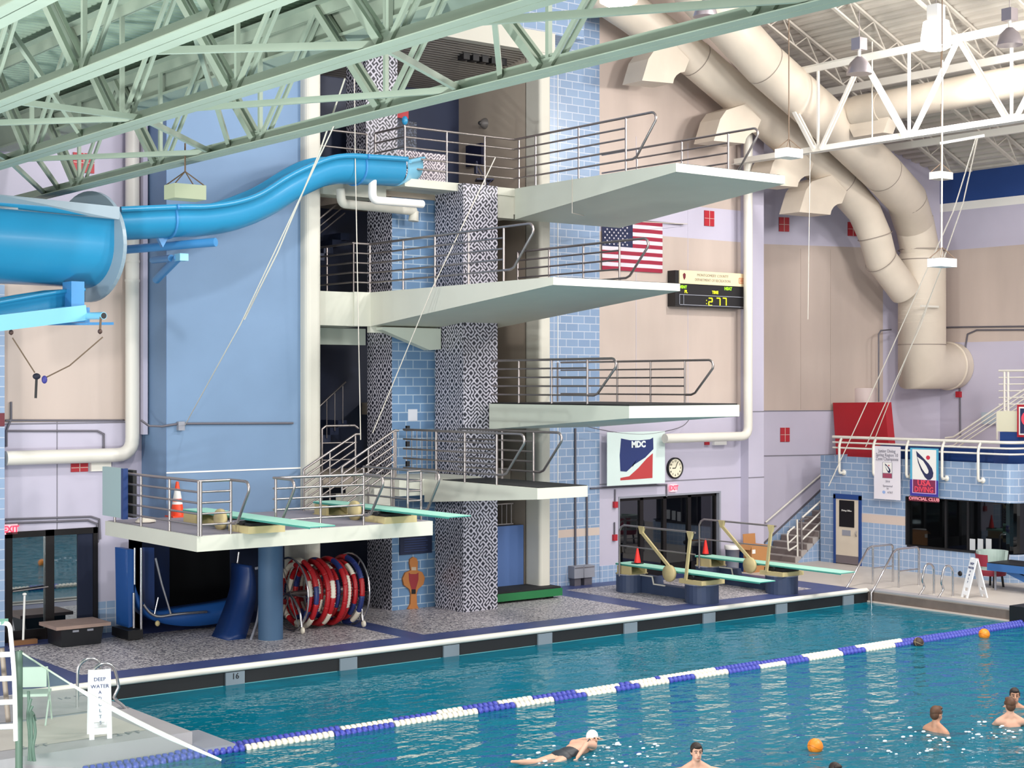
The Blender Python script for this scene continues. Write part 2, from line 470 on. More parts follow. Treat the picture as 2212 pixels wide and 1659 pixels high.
# gutter along the tower edge: rounded white coping tube, dark slot, grey blocks with depth numbers
mb = MB(); mb.box(10.6, XR, YE - 0.02, YE + 0.15, 0.0, FZ - 0.01)
struct(mb.build('trim_1', GUTT))
t = thing('pool_edge_coping', 'long white rounded coping rail along the pool edge below the diving tower', 'coping', (20, YE, FZ))
MB().tube([(9.8, YE - 0.03, FZ), (XR - 0.1, YE - 0.03, FZ)], 0.062, 10).build('rail', WHITEP, t, t)
MB().box(9.8, XR, YE - 0.05, YE + 0.22, FZ - 0.03, FZ + 0.012).build('coping_strip', WHITEP, t, t)
for k in range(8):
    x = 13.58 + 2.41 * k
    g = tag(MB().box(x - 0.19, x + 0.19, YE - 0.06, YE + 0.05, -0.1, FZ - 0.07).build('gutter_block', GBLK),
            'grey gutter block bearing the number 16 at the pool edge' if k == 0 else 'plain grey gutter block under the white coping of the pool edge', 'gutter block', 'grey blocks in the pool gutter')
    if k == 0: text('depth_number', '16', (x, YE - 0.064, 0.15), (1, 0, 0), 0.11, DARK, g)
mb = MB(); mb.box(XR - 0.03, XR + 0.25, 10, YE, -0.05, FZ - 0.05); mb.box(XR - 0.06, XR, 10, YE, -0.03, 0.04, 1); mb.box(XR - 0.02, XR + 0.3, 10, YE, FZ - 0.02, FZ + 0.02, 2)
struct(mb.build('trim_2', [mat('gutter_brown_tile', '#6d5f58', 0.6, var=0.2, vscale=3), TAN, BONED]))

# ------------------------------------------------------------------ walls
Z1, Z2, Z3 = 4.68, 9.42, 10.3
def banded(mb, x0, x1, y, ztop, z0=FZ):
    for a, b, i in ((z0, Z1, 0), (Z1, Z2, 1), (Z2, Z3, 0), (Z3, ztop, 1)):
        mb.quad((x0, y, a), (x1, y, a), (x1, y, b), (x0, y, b), i)
def joints(mb, x0, x1, y, zs, i=2):
    for z in zs: mb.box(x0, x1, y - 0.012, y, z - 0.012, z + 0.012, i)
JNT = mat('panel_joint_grey', '#77747e', 0.8)  # grey joint lines between the precast wall panels
# back wall left of the tower (door opening left out)
DLx0, DLx1, DLz = 11.28, 13.2, 2.5
mb = MB()
mb.quad((6, YW, DLz), (14.2, YW, DLz), (14.2, YW, Z1), (6, YW, Z1), 0)
mb.quad((6, YW, FZ), (DLx0, YW, FZ), (DLx0, YW, DLz), (6, YW, DLz), 0)
mb.quad((DLx1, YW, FZ), (14.2, YW, FZ), (14.2, YW, DLz), (DLx1, YW, DLz), 0)
for a, b, i in ((Z1, 8.9, 1), (8.9, 16, 0)):
    mb.quad((6, YW, a), (14.2, YW, a), (14.2, YW, b), (6, YW, b), i)
joints(mb, 6, 14.2, YW, (4.65, 8.9))
mb.box(DLx1 + 0.02, 14.0, YW - 0.015, YW, FZ, 0.95, 3)
for x in (12.35,): mb.box(x - .008, x + .008, YW - 0.008, YW, DLz, Z1, 2)
struct(mb.build('wall_back', [LAV, BEIGE, JNT, TILES]))
# near tile corner at the far left of the picture
mb = MB(); mb.box(9.0, ux(10, 30.6), 30.6, YW, FZ, 7.4, 0); mb.box(9.0, ux(10, 30.58) , 30.58, 30.6, 4.62, 4.88, 1)
struct(mb.build('wall_left', [TILES, MAROON]))
# tower: blue block, recess below, bay, white columns
BX0, BX1, BY = 14.19, 17.32, 29.8
TOP = 19.5
mb = MB(); mb.box(BX0, BX1, BY, 33.4, 2.45, TOP, 0)
mb.box(BX0 - 0.01, BX1, BY - 0.012, BY, 3.62, 3.65, 1)
mb.box(ux(360, BY) - 0.006, ux(360, BY) + 0.006, BY - 0.006, BY, 3.0, TOP, 2)
struct(mb.build('wall_tower', [BLUEW, WHITE, mat('blue_joint', '#6d8cb4', 0.7)]))
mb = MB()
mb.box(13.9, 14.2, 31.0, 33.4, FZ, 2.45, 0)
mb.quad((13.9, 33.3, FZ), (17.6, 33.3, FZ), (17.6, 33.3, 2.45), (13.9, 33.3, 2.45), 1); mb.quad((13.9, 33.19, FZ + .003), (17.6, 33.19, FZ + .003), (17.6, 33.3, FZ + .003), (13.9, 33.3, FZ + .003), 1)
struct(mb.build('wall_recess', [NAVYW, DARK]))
def rounded_col(name, x0, x1, y0, y1, z0, z1, m, r=0.12):
    pts = []
    for cx, cy, a0 in ((x1 - r, y1 - r, 0), (x0 + r, y1 - r, 90), (x0 + r, y0 + r, 180), (x1 - r, y0 + r, 270)):
        for k in range(5):
            a = R(a0 + k * 22.5); pts.append((cx + r * math.cos(a), cy + r * math.sin(a), z0))
    return MB().prism(pts, (0, 0, z1 - z0)).build(name, m)
struct(rounded_col('trim_3', 17.32, 17.72, 29.55, 30.6, FZ, 14.2, CREAM))
struct(rounded_col('trim_4', 23.86, 24.2, 29.65, 30.3, FZ, 13.5, CREAM, 0.08))
WBY = 33.0
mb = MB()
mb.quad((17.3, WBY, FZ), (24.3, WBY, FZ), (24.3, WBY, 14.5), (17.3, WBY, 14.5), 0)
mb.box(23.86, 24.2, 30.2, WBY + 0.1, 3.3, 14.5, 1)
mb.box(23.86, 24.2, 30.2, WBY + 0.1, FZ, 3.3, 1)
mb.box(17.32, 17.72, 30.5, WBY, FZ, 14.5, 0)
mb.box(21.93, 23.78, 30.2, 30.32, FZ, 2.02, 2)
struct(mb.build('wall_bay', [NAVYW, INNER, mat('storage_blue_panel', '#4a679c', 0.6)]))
# dark floor slabs of the bay behind each platform
for z, y0, x0 in ((10.0, 29.05, 19.5), (7.5, 30.0, 18.75), (5.0, 29.8, 20.9), (3.4, 29.9, 18.4)):
    MBx = MB().box(max(x0, 17.74), 23.84, y0 + 0.9, WBY - 0.02, z - 0.3, z - 0.01)
    struct(MBx.build('floor', INNER))
# bay soffit of ribbed deck and the fascia over it
mb = MB()
n = 26
for k in range(n):
    ya = 29.75 + (WBY - 29.75) * k / n; yb = 29.75 + (WBY - 29.75) * (k + 1) / n
    za = 13.5 - 0.6 * k / n; zb = 13.5 - 0.6 * (k + 1) / n
    ym = ya + (yb - ya) * 0.55
    mb.quad((17.72, ya, za), (24.2, ya, za), (24.2, ym, za - 0.01), (17.72, ym, za - 0.01))
    mb.quad((17.72, ym, za + 0.04), (24.2, ym, za + 0.04), (24.2, yb, zb + 0.03), (17.72, yb, zb + 0.03))
for k in range(5):
    mb.box(22.2 + k * 0.28, 22.38 + k * 0.28, 30.5 , 30.75, 13.22, 13.4, 1)
struct(mb.build('ceiling', [mat('bay_soffit_grey', '#a09a94', 0.6), DARK]))
mb = MB(); mb.box(19.0, 24.3, 29.62, 29.9, 13.45, 13.95, 0); mb.box(17.3, 25.3, 29.72, 30.6, 13.95, 19.5, 1)
struct(mb.build('wall_tower', [CREAM, TILE]))
mb = MB(); mb.box(17.72, 19.7, 29.72, 29.9, 13.5, 13.95, 0); struct(mb.build('trim_5', CREAM))
# blue tile core of the tower and its mosaic side
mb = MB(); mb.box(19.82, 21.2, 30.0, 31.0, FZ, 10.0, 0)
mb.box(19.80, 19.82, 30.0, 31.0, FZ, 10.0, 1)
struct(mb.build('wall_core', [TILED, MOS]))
# mosaic column in front (a free pier carrying the platforms)
one('mosaic_column', MB().box(20.95, 21.92, 28.8, 29.9, FZ, 9.98), MOS, 'square column clad in black and white maze mosaic carrying the diving platforms', 'column')
one('mosaic_column', MB().box(19.35, 20.2, 30.35, 31.2, 10.0, 13.4), MOS, 'upper mosaic column on the highest platform level behind the slide entrance', 'column')
mb = MB(); mb.box(20.3, 21.95, 30.9, 31.15, 10.0, 10.95, 0)
one('parapet_wall', mb, MOSLIT, 'low pink-lit maze-mosaic parapet behind the highest platform guardrail', 'parapet')
one('sparkle_panel', MB().box(20.2, 22.0, 32.2, 32.35, 10.0, 11.9), SPARK, 'dark speckled panel above the pink-lit mosaic parapet', 'panel')
one('red_panel', MB().box(20.22, 20.95, 31.0, 31.05, 11.72, 12.2), REDS, 'small red panel beside the upper mosaic column', 'panel')
# tile wall right of the tower, banded wall to the pilaster
xT0, xT1 = 24.2, ux(1295, YW)
mb = MB()
xt = ux(1205, YW)
mb.quad((xT0, YW, FZ), (xt, YW, FZ), (xt, YW, TOP), (xT0, YW, TOP), 1)
zb0, zb1 = P(1250, 1159, y=YW).z, P(1250, 1142, y=YW).z
for a, b, i in ((FZ, zb0, 1), (zb0, zb1, 2), (zb1, 5.2, 0), (5.2, 8.2, 0), (8.2, TOP, 0)):
    mb.quad((xt, YW, a), (xT1, YW, a), (xT1, YW, b), (xt, YW, b), i)
mb.box(xt - 0.012, xt + 0.012, YW - 0.01, YW, FZ, TOP, 3)
DRx0, DRx1, DRz = ux(1338, YW), ux(1553, YW), 2.44
PX0, PX1 = ux(1600, YW), ux(1650, YW - 0.3)
mb.box(PX0, PX1, YW - 0.3, YW + 2, FZ, TOP, 4)
mb.quad((xT1, YW, FZ), (DRx0, YW, FZ), (DRx0, YW, DRz), (xT1, YW, DRz), 4)
mb.quad((DRx1, YW, FZ), (PX0, YW, FZ), (PX0, YW, DRz), (DRx1, YW, DRz), 4)
mb.quad((xT1, YW, DRz), (PX0, YW, DRz), (PX0, YW, Z1), (xT1, YW, Z1), 4)
mb.box(xT1, DRx0, YW - 0.02, YW, FZ, 0.72, 1)
for a, b, i in ((Z1, Z2, 5), (Z2, Z3, 4), (Z3, TOP, 5)):
    mb.quad((xT1, YW, a), (PX0, YW, a), (PX0, YW, b), (xT1, YW, b), i)
joints(mb, xT1, PX0, YW, (2.84,), 6); joints(mb, PX0, PX1, YW - 0.3, (2.84, 4.68), 6)
for x in (28.2, 30.1): mb.box(x - .006, x + .006, YW - 0.006, YW, Z1, 12, 4)
struct(mb.build('wall_back', [TILE, TILES, TAN, WHITE, LAV, BEIGE, JNT]))
# angled corner wall
A0, A1 = Vector((34.6, 32.4, 0)), Vector((38.5, 31.15, 0))
A00 = A0 - (A1 - A0) * 0.5
mb = MB()
def wseg(a, b, z0, z1, i): mb.quad((a.x, a.y, z0), (b.x, b.y, z0), (b.x, b.y, z1), (a.x, a.y, z1), i)
ztop = 16
for a, b, i in ((FZ, 4.65, 0), (4.65, 9.6, 1), (9.6, ztop, 0)): wseg(A00, A1, a, b, i)
dA = (A1 - A0).normalized(); nA = Vector((dA.y, -dA.x, 0))
for z in (3.32, 4.65): mb.beam(A00 + nA * 0.01 + Vector((0, 0, z)), A1 + nA * 0.01 + Vector((0, 0, z)), 0.02, 0.026, mi=2)
for k in (0.3, 0.55): 
    q = A0 + (A1 - A0) * k + nA * 0.004; mb.beam(q + Vector((0, 0, 4.7)), q + Vector((0, 0, 9.5)), 0.012, 0.012, mi=1)
# pilaster strip between the angled wall and the right wall
XW = 40.3
B1 = Vector((XW, 30.4, 0))
wseg(A1, B1, FZ, ztop, 0)
struct(mb.build('wall_corner', [LAV, BEIGE, JNT]))
mb = MB()
for a, b, i in ((FZ, 6.72, 0), (6.72, 9.55, 1), (9.55, 10.75, 0), (10.75, 11.0, 2), (11.0, 12.2, 3)):
    mb.quad((XW, 30.5, a), (XW, 3, a), (XW, 3, b), (XW, 30.5, b), i)
struct(mb.build('wall_right', [LAV, BEIGE, WHITE, NAVYB]))

# ------------------------------------------------------------------ roofs
def corrugated(mb, o, du, dv, n, depth, mi=0):
    """ribbed sheet from corner o: n ribs spaced along du, each running along dv; depth is the rib's vector"""
    o, du, dv, dz = Vector(o), Vector(du), Vector(dv), Vector(depth)
    s = du / n
    for k in range(n):
        a = o + s * k
        p = [a, a + s * 0.45, a + s * 0.55 + dz, a + s * 0.9 + dz, a + s]
        for i in range(4): mb.quad(p[i], p[i] + dv, p[i+1] + dv, p[i+1], mi)
ZL, ZR0 = 10.62, 10.85
mb = MB()
corrugated(mb, (2, 30.9, ZL), (0, -28, 0), (9.3, 0, 0.1), 150, (0, 0, 0.07))
struct(mb.build('ceiling', DECKGLIT))
mb = MB()
# clerestory wall closing the step up to the high roof over the diving well
mb.box(11.3, 11.45, 3, 31, 10.3, 20, 0)
struct(mb.build('wall_clerestory', LAV))
KR = 0.42
def roofz(x): return 11.9 + KR * (40.3 - x)
mb = MB()
corrugated(mb, (40.6, 34, roofz(40.6)), (-20.6, 0, 20.6 * KR), (0, -31, 0), 76, (0, 0, 0.1))
corrugated(mb, (20, 34, roofz(20)), (-8.8, 0, 0), (0, -31, 0), 24, (0, 0, 0.1))
struct(mb.build('ceiling', DECKW))

# ------------------------------------------------------------------ doors and windows in the walls
def door_left():
    y = YW
    mb = MB()
    for a, b in ((DLx0, DLx0 + 0.13), (ux(96, y), ux(115, y)), (DLx1 - 0.1, DLx1)): mb.box(a, b, y - 0.06, y + 0.08, FZ, DLz)
    mb.box(DLx0, DLx1, y - 0.06, y + 0.08, DLz - 0.12, DLz); mb.box(DLx0, ux(96, y), y - 0.05, y + 0.05, FZ, FZ + 0.22)
    o = struct(mb.build('door_1', DOORF))
    mb = MB(); mb.quad((DLx0, y, FZ), (DLx1 - 0.35, y, FZ), (DLx1 - 0.35, y, DLz), (DLx0, y, DLz)); mb.build('glass', GLASSR, None, o)
    mb = MB(); mb.box(DLx1 - 0.42, DLx1 - 0.1, y - 0.03, y + 0.05, FZ, DLz); mb.build('curtain', mat('dark_navy_curtain', '#0d1730', 0.8), None, o)
    mb = MB(); mb.tube([(DLx0 + 0.12, y - 0.1, 1.32), (ux(100, y), y - 0.1, 1.36)], 0.015); mb.build('push_bar', STEEL, None, o)
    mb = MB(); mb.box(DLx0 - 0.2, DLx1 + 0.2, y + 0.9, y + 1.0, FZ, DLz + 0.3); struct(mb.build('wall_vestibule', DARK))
door_left()
def door_right():
    y = YW
    mb = MB()
    k = [DRx0, DRx0 + (DRx1 - DRx0) * 0.24, DRx0 + (DRx1 - DRx0) * 0.47, DRx0 + (DRx1 - DRx0) * 0.72, DRx1]
    for i, x in enumerate(k): mb.box(x - 0.06, x + 0.06, y + 0.10, y + 0.2, FZ, DRz)
    mb.box(DRx0, DRx1, y + 0.1, y + 0.2, DRz - 0.08, DRz); mb.box(DRx0, DRx1, y + 0.1, y + 0.2, FZ, FZ + 0.3)
    o = struct(mb.build('door_2', DOORF))
    MB().quad((DRx0, y + 0.15, FZ), (DRx1, y + 0.15, FZ), (DRx1, y + 0.15, DRz), (DRx0, y + 0.15, DRz)).build('glass', GLASSD, None, o)
    mb = MB(); mb.box(DRx1, DRx1 + 0.06, y - 0.02, y + 0.2, FZ, DRz, 0); mb.box(DRx0 - 0.04, DRx0, y - 0.02, y + 0.2, FZ, DRz, 0); mb.box(DRx0 - 0.04, DRx1 + 0.06, y - 0.02, y + 0.2, DRz, DRz + 0.05, 0)
    mb.build('frame', GREY, None, o)
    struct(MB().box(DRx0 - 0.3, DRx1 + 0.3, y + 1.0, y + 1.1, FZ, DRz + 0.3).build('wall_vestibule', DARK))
door_right()
# office block along the far end of the pool
XO, OZ = 35.2, 3.38
OY1, OY0 = 30.75, uy(2168, XO)
WY1 = uy(1960, XO)      # window starts
WZ0, WZ1 = 1.03, 2.36
dy1, dy0 = uy(1806, XO), uy(1858, XO)
DZ = 2.22
bz0, bz1 = P(1900, 1131, x=XO).z, P(1900, 1112, x=XO).z
mb = MB()
def ow(y0, y1, z0, z1, i): mb.quad((XO, y1, z0), (XO, y0, z0), (XO, y0, z1), (XO, y1, z1), i)
ow(dy1, OY1, FZ, OZ, 0); ow(dy0, dy1, DZ, OZ, 0)
ow(WY1, dy0, FZ, bz0, 1); ow(WY1, dy0, bz0, bz1, 2); ow(WY1, dy0, bz1, OZ, 0)
ow(OY0, WY1, FZ, WZ0, 1); ow(OY0, WY1, WZ1, OZ, 0)
# rounded corner and the side that turns away
rc = 0.35
pr = [(XO + rc - rc * math.cos(R(a)), OY0 - rc * math.sin(R(a))) for a in range(0, 91, 15)] + [(40.2, OY0 - rc)]
for i in range(len(pr) - 1):
    for z0, z1, k in ((FZ, WZ0, 1), (WZ1, OZ, 0)):
        a, b = pr[i], pr[i+1]
        mb.quad((a[0], a[1], z0), (b[0], b[1], z0), (b[0], b[1], z1), (a[0], a[1], z1), k)
mb.quad((XO, OY1, FZ), (XO, OY1, OZ), (40.2, OY1, OZ), (40.2, OY1, FZ), 0)
mb.add([(p[0], p[1], 2.95) for p in [(XO, OY1)] + pr + [(40.2, OY1)]], [tuple(range(len(pr) + 2))], 2)
mb.box(XO + 0.02, XO + 0.2, OY0, OY1, 2.9, OZ - 0.01, 3)
struct(mb.build('wall_office', [TILE, TILES, TAN, LAV]))
mb = MB(); g = [(XO + 0.1, WY1)] + [(x + 0.08, y + 0.08) for x, y in pr]
for i in range(len(g) - 1):
    a, b = g[i], g[i+1]; mb.quad((a[0], a[1], WZ0), (b[0], b[1], WZ0), (b[0], b[1], WZ1), (a[0], a[1], WZ1))
wnd = struct(mb.build('window_1', GLASSO))
mb = MB(); mb.box(XO - 0.02, XO + 0.12, WY1, WY1 + 0.05, WZ0, WZ1); mb.box(XO - 0.02, XO + 0.12, OY0, WY1, WZ0 - 0.05, WZ0); mb.box(XO + 0.03, XO + 0.12, OY0, WY1, WZ1 - 0.03, WZ1)
for u in (2040, 2088): y = uy(u, XO); mb.box(XO + 0.05, XO + 0.12, y - 0.03, y + 0.03, WZ0, WZ1)
mb.build('window_frame', DARK, None, wnd)
mb = MB(); mb.box(XO + 1.6, XO + 1.7, OY0 - 0.2, OY1 - 0.2, FZ, 2.9); struct(mb.build('wall_office', mat('office_interior_grey', '#3a3c3e', 0.8)))
# office door
o = MB().box(XO - 0.03, XO + 0.03, dy0 + 0.02, dy1 - 0.02, FZ + 0.02, DZ - 0.06).build('door_3', mat('cream_door_paint', '#cfc3b2', 0.45)); struct(o)
fr = MB(); fr.box(XO - 0.05, XO + 0.05, dy1 - 0.02, dy1 + 0.06, FZ, DZ + 0.06); fr.box(XO - 0.05, XO + 0.05, dy0 - 0.06, dy0 + 0.02, FZ, DZ + 0.06); fr.box(XO - 0.05, XO + 0.05, dy0 - 0.06, dy1 + 0.06, DZ - 0.06, DZ + 0.08)
fr.build('frame', NAVYB, None, o)
a0, a1 = P(1816, 1080, x=XO).z, P(1816, 1137, x=XO).z
MB().box(XO - 0.045, XO - 0.02, uy(1847, XO), uy(1815, XO), a1, a0).build('window_pane', GLASSO, None, o)
MB().box(XO - 0.04, XO - 0.02, uy(1839, XO), uy(1821, XO), P(1830, 1157, x=XO).z, P(1830, 1145, x=XO).z).build('vent_plate', GREY, None, o)
MB().box(XO - 0.04, XO - 0.02, dy0 + 0.03, dy1 - 0.03, FZ + 0.02, FZ + 0.25).build('kick_plate', mat('kick_plate_grey', '#6d6468', 0.5), None, o)
MB().tube([(XO - 0.05, uy(1852, XO), 1.28), (XO - 0.09, uy(1852, XO), 1.2), (XO - 0.05, uy(1852, XO), 1.12)], 0.018).build('handle', STEEL, None, o)
text('door_lettering', 'Diving Office', (XO - 0.05, uy(1831, XO), P(1831, 1103, x=XO).z), (0, -1, 0), 0.05, WHITE, o)
# ------------------------------------------------------------------ guardrails
def guard(root, p0, p1, h, posts, nr=5, loop=0.0, r=0.024, m=None, startcap=True):
    """steel guardrail from p0 to p1 (deck points): nr rails, post fractions along it, optional end loop of given length past p1"""
    m = m or STEEL
    p0, p1 = Vector(p0), Vector(p1); d = (p1 - p0).normalized(); up = Vector((0, 0, 1))
    mb = MB()
    hs = [h * (k + 1) / nr for k in range(nr)]
    for k, z in enumerate(hs):
        if k == nr - 1 and loop:
            q = p1 + d * loop
            low = p1 + up * hs[0]
            pts = [p0 + up * z, q + up * z]
            for a in (25, 55, 85, 115):
                pts.append(q + d * 0.13 * math.sin(R(a)) + up * (z - 0.13 + 0.13 * math.cos(R(a))))
            end = p1 + d * loop * 0.32 + up * hs[0]
            pts += [end + d * 0.08 + up * 0.04, end - d * 0.04, low]
            mb.tube(pts, r * 1.1, 8)
        elif k == nr - 1: mb.tube([p0 + up * z, p1 + up * z], r * 1.1, 8)
        else: mb.tube([p0 + up * z, p1 + up * z], r * 0.9, 6)
    g = mb.build('guardrail', m, root, root)
    for f in posts:
        q = p0 + (p1 - p0) * f
        MB().tube([q, q + up * h], r, 6).build('post', m, root, g)
    return g
def yfrac(us, x, y0, y1):
    return [(y0 - uy(u, x)) / (y0 - y1) for u in us]
def xfrac(us, y, x0, x1):
    return [(ux(u, y) - x0) / (x1 - x0) for u in us]

# ------------------------------------------------------------------ the four platforms
def wedge(x0, x1, yroot, ytip, z, troot, ttip):
    return MB().prism([(x0, yroot, z), (x0, ytip, z), (x0, ytip, z - ttip), (x0, yroot, z - troot)], (x1 - x0, 0, 0))
# highest
t = thing('diving_platform', 'highest and widest white concrete diving platform, level with the slide entrance', 'diving platform', (24.2, 29.0, 10.0))
X0, X1, YT = 22.58, 25.85, 23.6
wedge(X0, X1, 29.0, YT, 10.0, 0.72, 0.18).build('cantilever_slab', CONCU, t, t)
mb = MB(); mb.box(19.5, X0, 29.0, 30.3, 9.82, 10.0); mb.prism([(20.95, 29.05, 9.82), (X0, 29.05, 9.82), (X0, 29.05, 9.3), (21.6, 29.05, 9.3)], (0, 0.9, 0))
mb.box(X0, 23.84, 29.0, 30.2, 9.4, 10.0); mb.box(17.76, 19.5, 29.75, 30.3, 9.6, 9.98)
mb.build('deck_slab', CONC, t, t)
MB().box(X0 + 0.12, X1 - 0.12, YT + 0.03, 28.9, 10.0, 10.012).build('non_slip_mat', BLACKM, t, t)
guard(t, (19.5, 30.2, 10), (19.5, 29.0, 10), 1.14, [0, 1.0])
guard(t, (19.5, 29.02, 10), (X0, 29.02, 10), 1.14, xfrac((965, 1047, 1121), 29.02, 19.5, X0))
guard(t, (X0, 29.0, 10), (X0, uy(1352, X0), 10), 1.14, yfrac((1157, 1250, 1352), X0, 29.0, uy(1352, X0)), loop=uy(1352, X0) - uy(1408, X0) )
guard(t, (X1 - .06, 29.6, 10), (X1 - .06, uy(1577, X1), 10), 1.14, yfrac((1380, 1477, 1577), X1, 29.6, uy(1577, X1)), loop=uy(1577, X1) - uy(1632, X1))
guard(t, (17.9, 30.25, 10), (19.3, 30.25, 10), 1.1, [0, 1.0], nr=3)
MB().ell((19.5, 29.0, 11.27), (0.07, 0.07, 0.1)).build('blue_post_cap', SLIDE, t, t)
# 7.5 m
t = thing('diving_platform', 'second highest platform, long white wedge with railings just below the flag', 'diving platform', (20.8, 29.8, 7.5))
X0, X1, YT = 19.15, 22.5, 23.4
wedge(X0, X1, 29.85, YT, 7.5, 0.76, 0.15).build('cantilever_slab', CONC, t, t)
mb = MB(); mb.box(18.72, X0, 29.85, 32.9, 6.74, 7.5); mb.box(17.74, 18.72, 29.9, 32.9, 6.74, 7.49); mb.box(X0, 20.94, 29.86, 29.99, 6.6, 7.49)
mb.build('walkway_slab', CONC, t, t)
mb = MB(); mb.prism([(19.3, 29.6, 6.72), (20.9, 29.6, 6.72), (20.9, 29.6, 6.25), (20.6, 29.6, 6.22), (19.3, 29.6, 6.66)], (0, 0.25, 0)); mb.build('support_beam', CONCU, t, t)
MB().box(17.74, 19.75, 31.0, 31.3, 6.35, 6.73).build('cross_beam', CONCU, t, t)
MB().box(X0 + 0.12, X1 - 0.12, YT + 0.03, 29.6, 7.5, 7.51).build('non_slip_mat', BLACKM, t, t)
guard(t, (18.72, 32.4, 7.5), (18.72, 29.88, 7.5), 1.08, [0.0, 0.55, 1.0])
guard(t, (18.72, 29.88, 7.5), (X0, 29.88, 7.5), 1.08, [0, 1.0])
yl = uy(1088, X0)
guard(t, (X0, 29.85, 7.5), (X0, yl, 7.5), 1.08, yfrac((871, 939.5, 1012, 1088), X0, 29.85, yl), loop=yl - uy(1143, X0))
yl = uy(1342, X1)
guard(t, (X1 - 0.05, 28.7, 7.5), (X1 - 0.05, yl, 7.5), 1.0, yfrac((1122, 1190, 1264, 1342), X1, 28.7, yl), loop=yl - uy(1395, X1))
# 5 m
t = thing('diving_platform', 'middle platform seen edge-on, black matted white slab pointing at the drain pipe', 'diving platform', (23.2, 29.0, 5.0))
X0, X1, YT = 21.64, 24.85, 24.0
wedge(X0, X1, 28.75, YT, 5.0, 0.58, 0.25).build('cantilever_slab', CONCU, t, t)
MB().box(21.95, 23.84, 28.75, 30.8, 4.42, 5.0).build('root_slab', CONC, t, t)
MB().box(X0 + 0.03, X1 - 0.03, YT + 0.03, 28.7, 5.0, 5.03).build('non_slip_mat', BLACKM, t, t)
yl = uy(1265, X0)
guard(t, (X0 + 0.05, 28.7, 5.02), (X0 + 0.05, yl, 5.02), 0.96, yfrac((1117, 1188, 1265), X0, 28.7, yl), loop=yl - uy(1318, X0))
yl = uy(1483, X1)
guard(t, (X1 - 0.05, 30.0, 5.02), (X1 - 0.05, yl, 5.02), 0.96, yfrac((1208, 1337, 1409, 1483), X1, 30.0, yl), loop=yl - uy(1535, X1))
g = MB()
for k in range(8):
    y = 30.9 - k * 0.09
    g.tube([(22.6 + k * 0.1, 30.85, 5.1), (22.6 + k * 0.1, 30.85, 5.95)], 0.012, 5)
g.tube([(22.55, 30.85, 5.95), (23.4, 30.85, 5.95)], 0.018, 6); g.tube([(22.55, 30.85, 5.1), (23.4, 30.85, 5.1)], 0.018, 6)
g.build('barred_gate', STEEL, t, t)
# lowest
t = thing('diving_platform', 'lowest and narrowest diving platform reached by the short steel-railed stairs', 'diving platform', (20.0, 28.2, 3.4))
X0, X1, YT = 19.4, 20.7, 24.2
wedge(X0, X1, 28.1, YT, 3.4, 0.5, 0.22).build('cantilever_slab', CONC, t, t)
MB().box(18.75, 20.9, 28.1, 29.95, 3.05, 3.4).build('landing_slab', CONC, t, t)
MB().box(X0 + 0.06, X1, YT + 0.02, 27.5, 3.4, 3.412).build('non_slip_mat', BLACKM, t, t)
yl = uy(1073, X0)
guard(t, (X0, 28.9, 3.4), (X0, yl, 3.4), 1.05, yfrac((855, 942, 1004, 1073), X0, 28.9, yl), loop=yl - uy(1124, X0))
yl = uy(1155, X1)
guard(t, (X1 - 0.03, 28.6, 3.4), (X1 - 0.03, yl, 3.4), 1.05, yfrac((1087, 1155), X1, 28.6, yl), loop=yl - uy(1207, X1))
g = MB(); 
for k in range(7): g.tube([(19.95 + k * 0.14, 29.6, 3.5), (19.95 + k * 0.14, 29.6, 4.4)], 0.011, 5)
g.tube([(19.9, 29.6, 4.4), (20.85, 29.6, 4.4)], 0.018, 6); g.tube([(19.9, 29.6, 3.5), (20.85, 29.6, 3.5)], 0.018, 6)
g = g.build('barred_gate', STEEL, t, t)
for z in (4.45, 4.1, 3.65): MB().box(19.92, 20.0, 29.54, 29.6, z - 0.06, z + 0.06).build('hinge', DARK, t, g)
t2 = thing('barred_gate', 'low barred steel gate on top of the blue panel under the platforms', 'gate', (22.8, 30.26, 2.03))
mb = MB(); mb.tube([(21.95, 30.26, 2.55), (23.5, 30.26, 2.55)], 0.02, 6); mb.tube([(21.95, 30.26, 2.06), (23.5, 30.26, 2.06)], 0.02, 6); mb.build('rails', STEEL, t2, t2)
for k in range(11): MB().tube([(22.0 + k * 0.145, 30.26, 2.06), (22.0 + k * 0.145, 30.26, 2.55)], 0.012, 5).build('bar', STEEL, t2, t2)
# 3 m stairs
t = thing('stairs', 'short stairs with parallel steel handrails climbing from the springboard deck to the lowest platform', 'stairs', (18.3, 28.9, 2.7))
for k in range(4):
    MB().box(17.78 + k * 0.25, 18.74, 28.35, 29.5, 2.738 if k == 0 else 2.73 + 0.165 * k, 2.73 + 0.165 * (k + 1) - 0.001).build('step', CREAM, t, t)
for y, xa, xb, zz in ((29.45, 17.2, 18.5, 0.9), (28.3, 17.45, 18.75, 1.0)):
    mb = MB()
    for j in range(6):
        o = zz - j * 0.165
        pts = [(xa, y, 2.72 + o), (xb, y, 3.45 + o)]
        if j == 0: pts = [(xa, y, 2.72 + o - 0.12)] + pts + [(xb + 0.12, y, 3.45 + o)]
        mb.tube(pts, 0.02 if j else 0.026, 6)
    mb.tube([(xa, y, 2.7), (xa, y, 2.72 + zz)], 0.022, 6); mb.tube([(xb, y, 2.75), (xb, y, 3.45 + zz)], 0.022, 6)
    mb.tube([((xa + xb) / 2, y, 2.7), ((xa + xb) / 2, y, 3.08 + zz)], 0.02, 6)
    mb.build('handrail', STEEL, t, t)
mb = MB(); y = 30.2
mb.tube([(18.1, y, 2.8), (18.1, y, 4.45), (18.2, y, 4.52), (18.95, y, 4.52), (19.05, y, 4.45)], 0.024, 8)
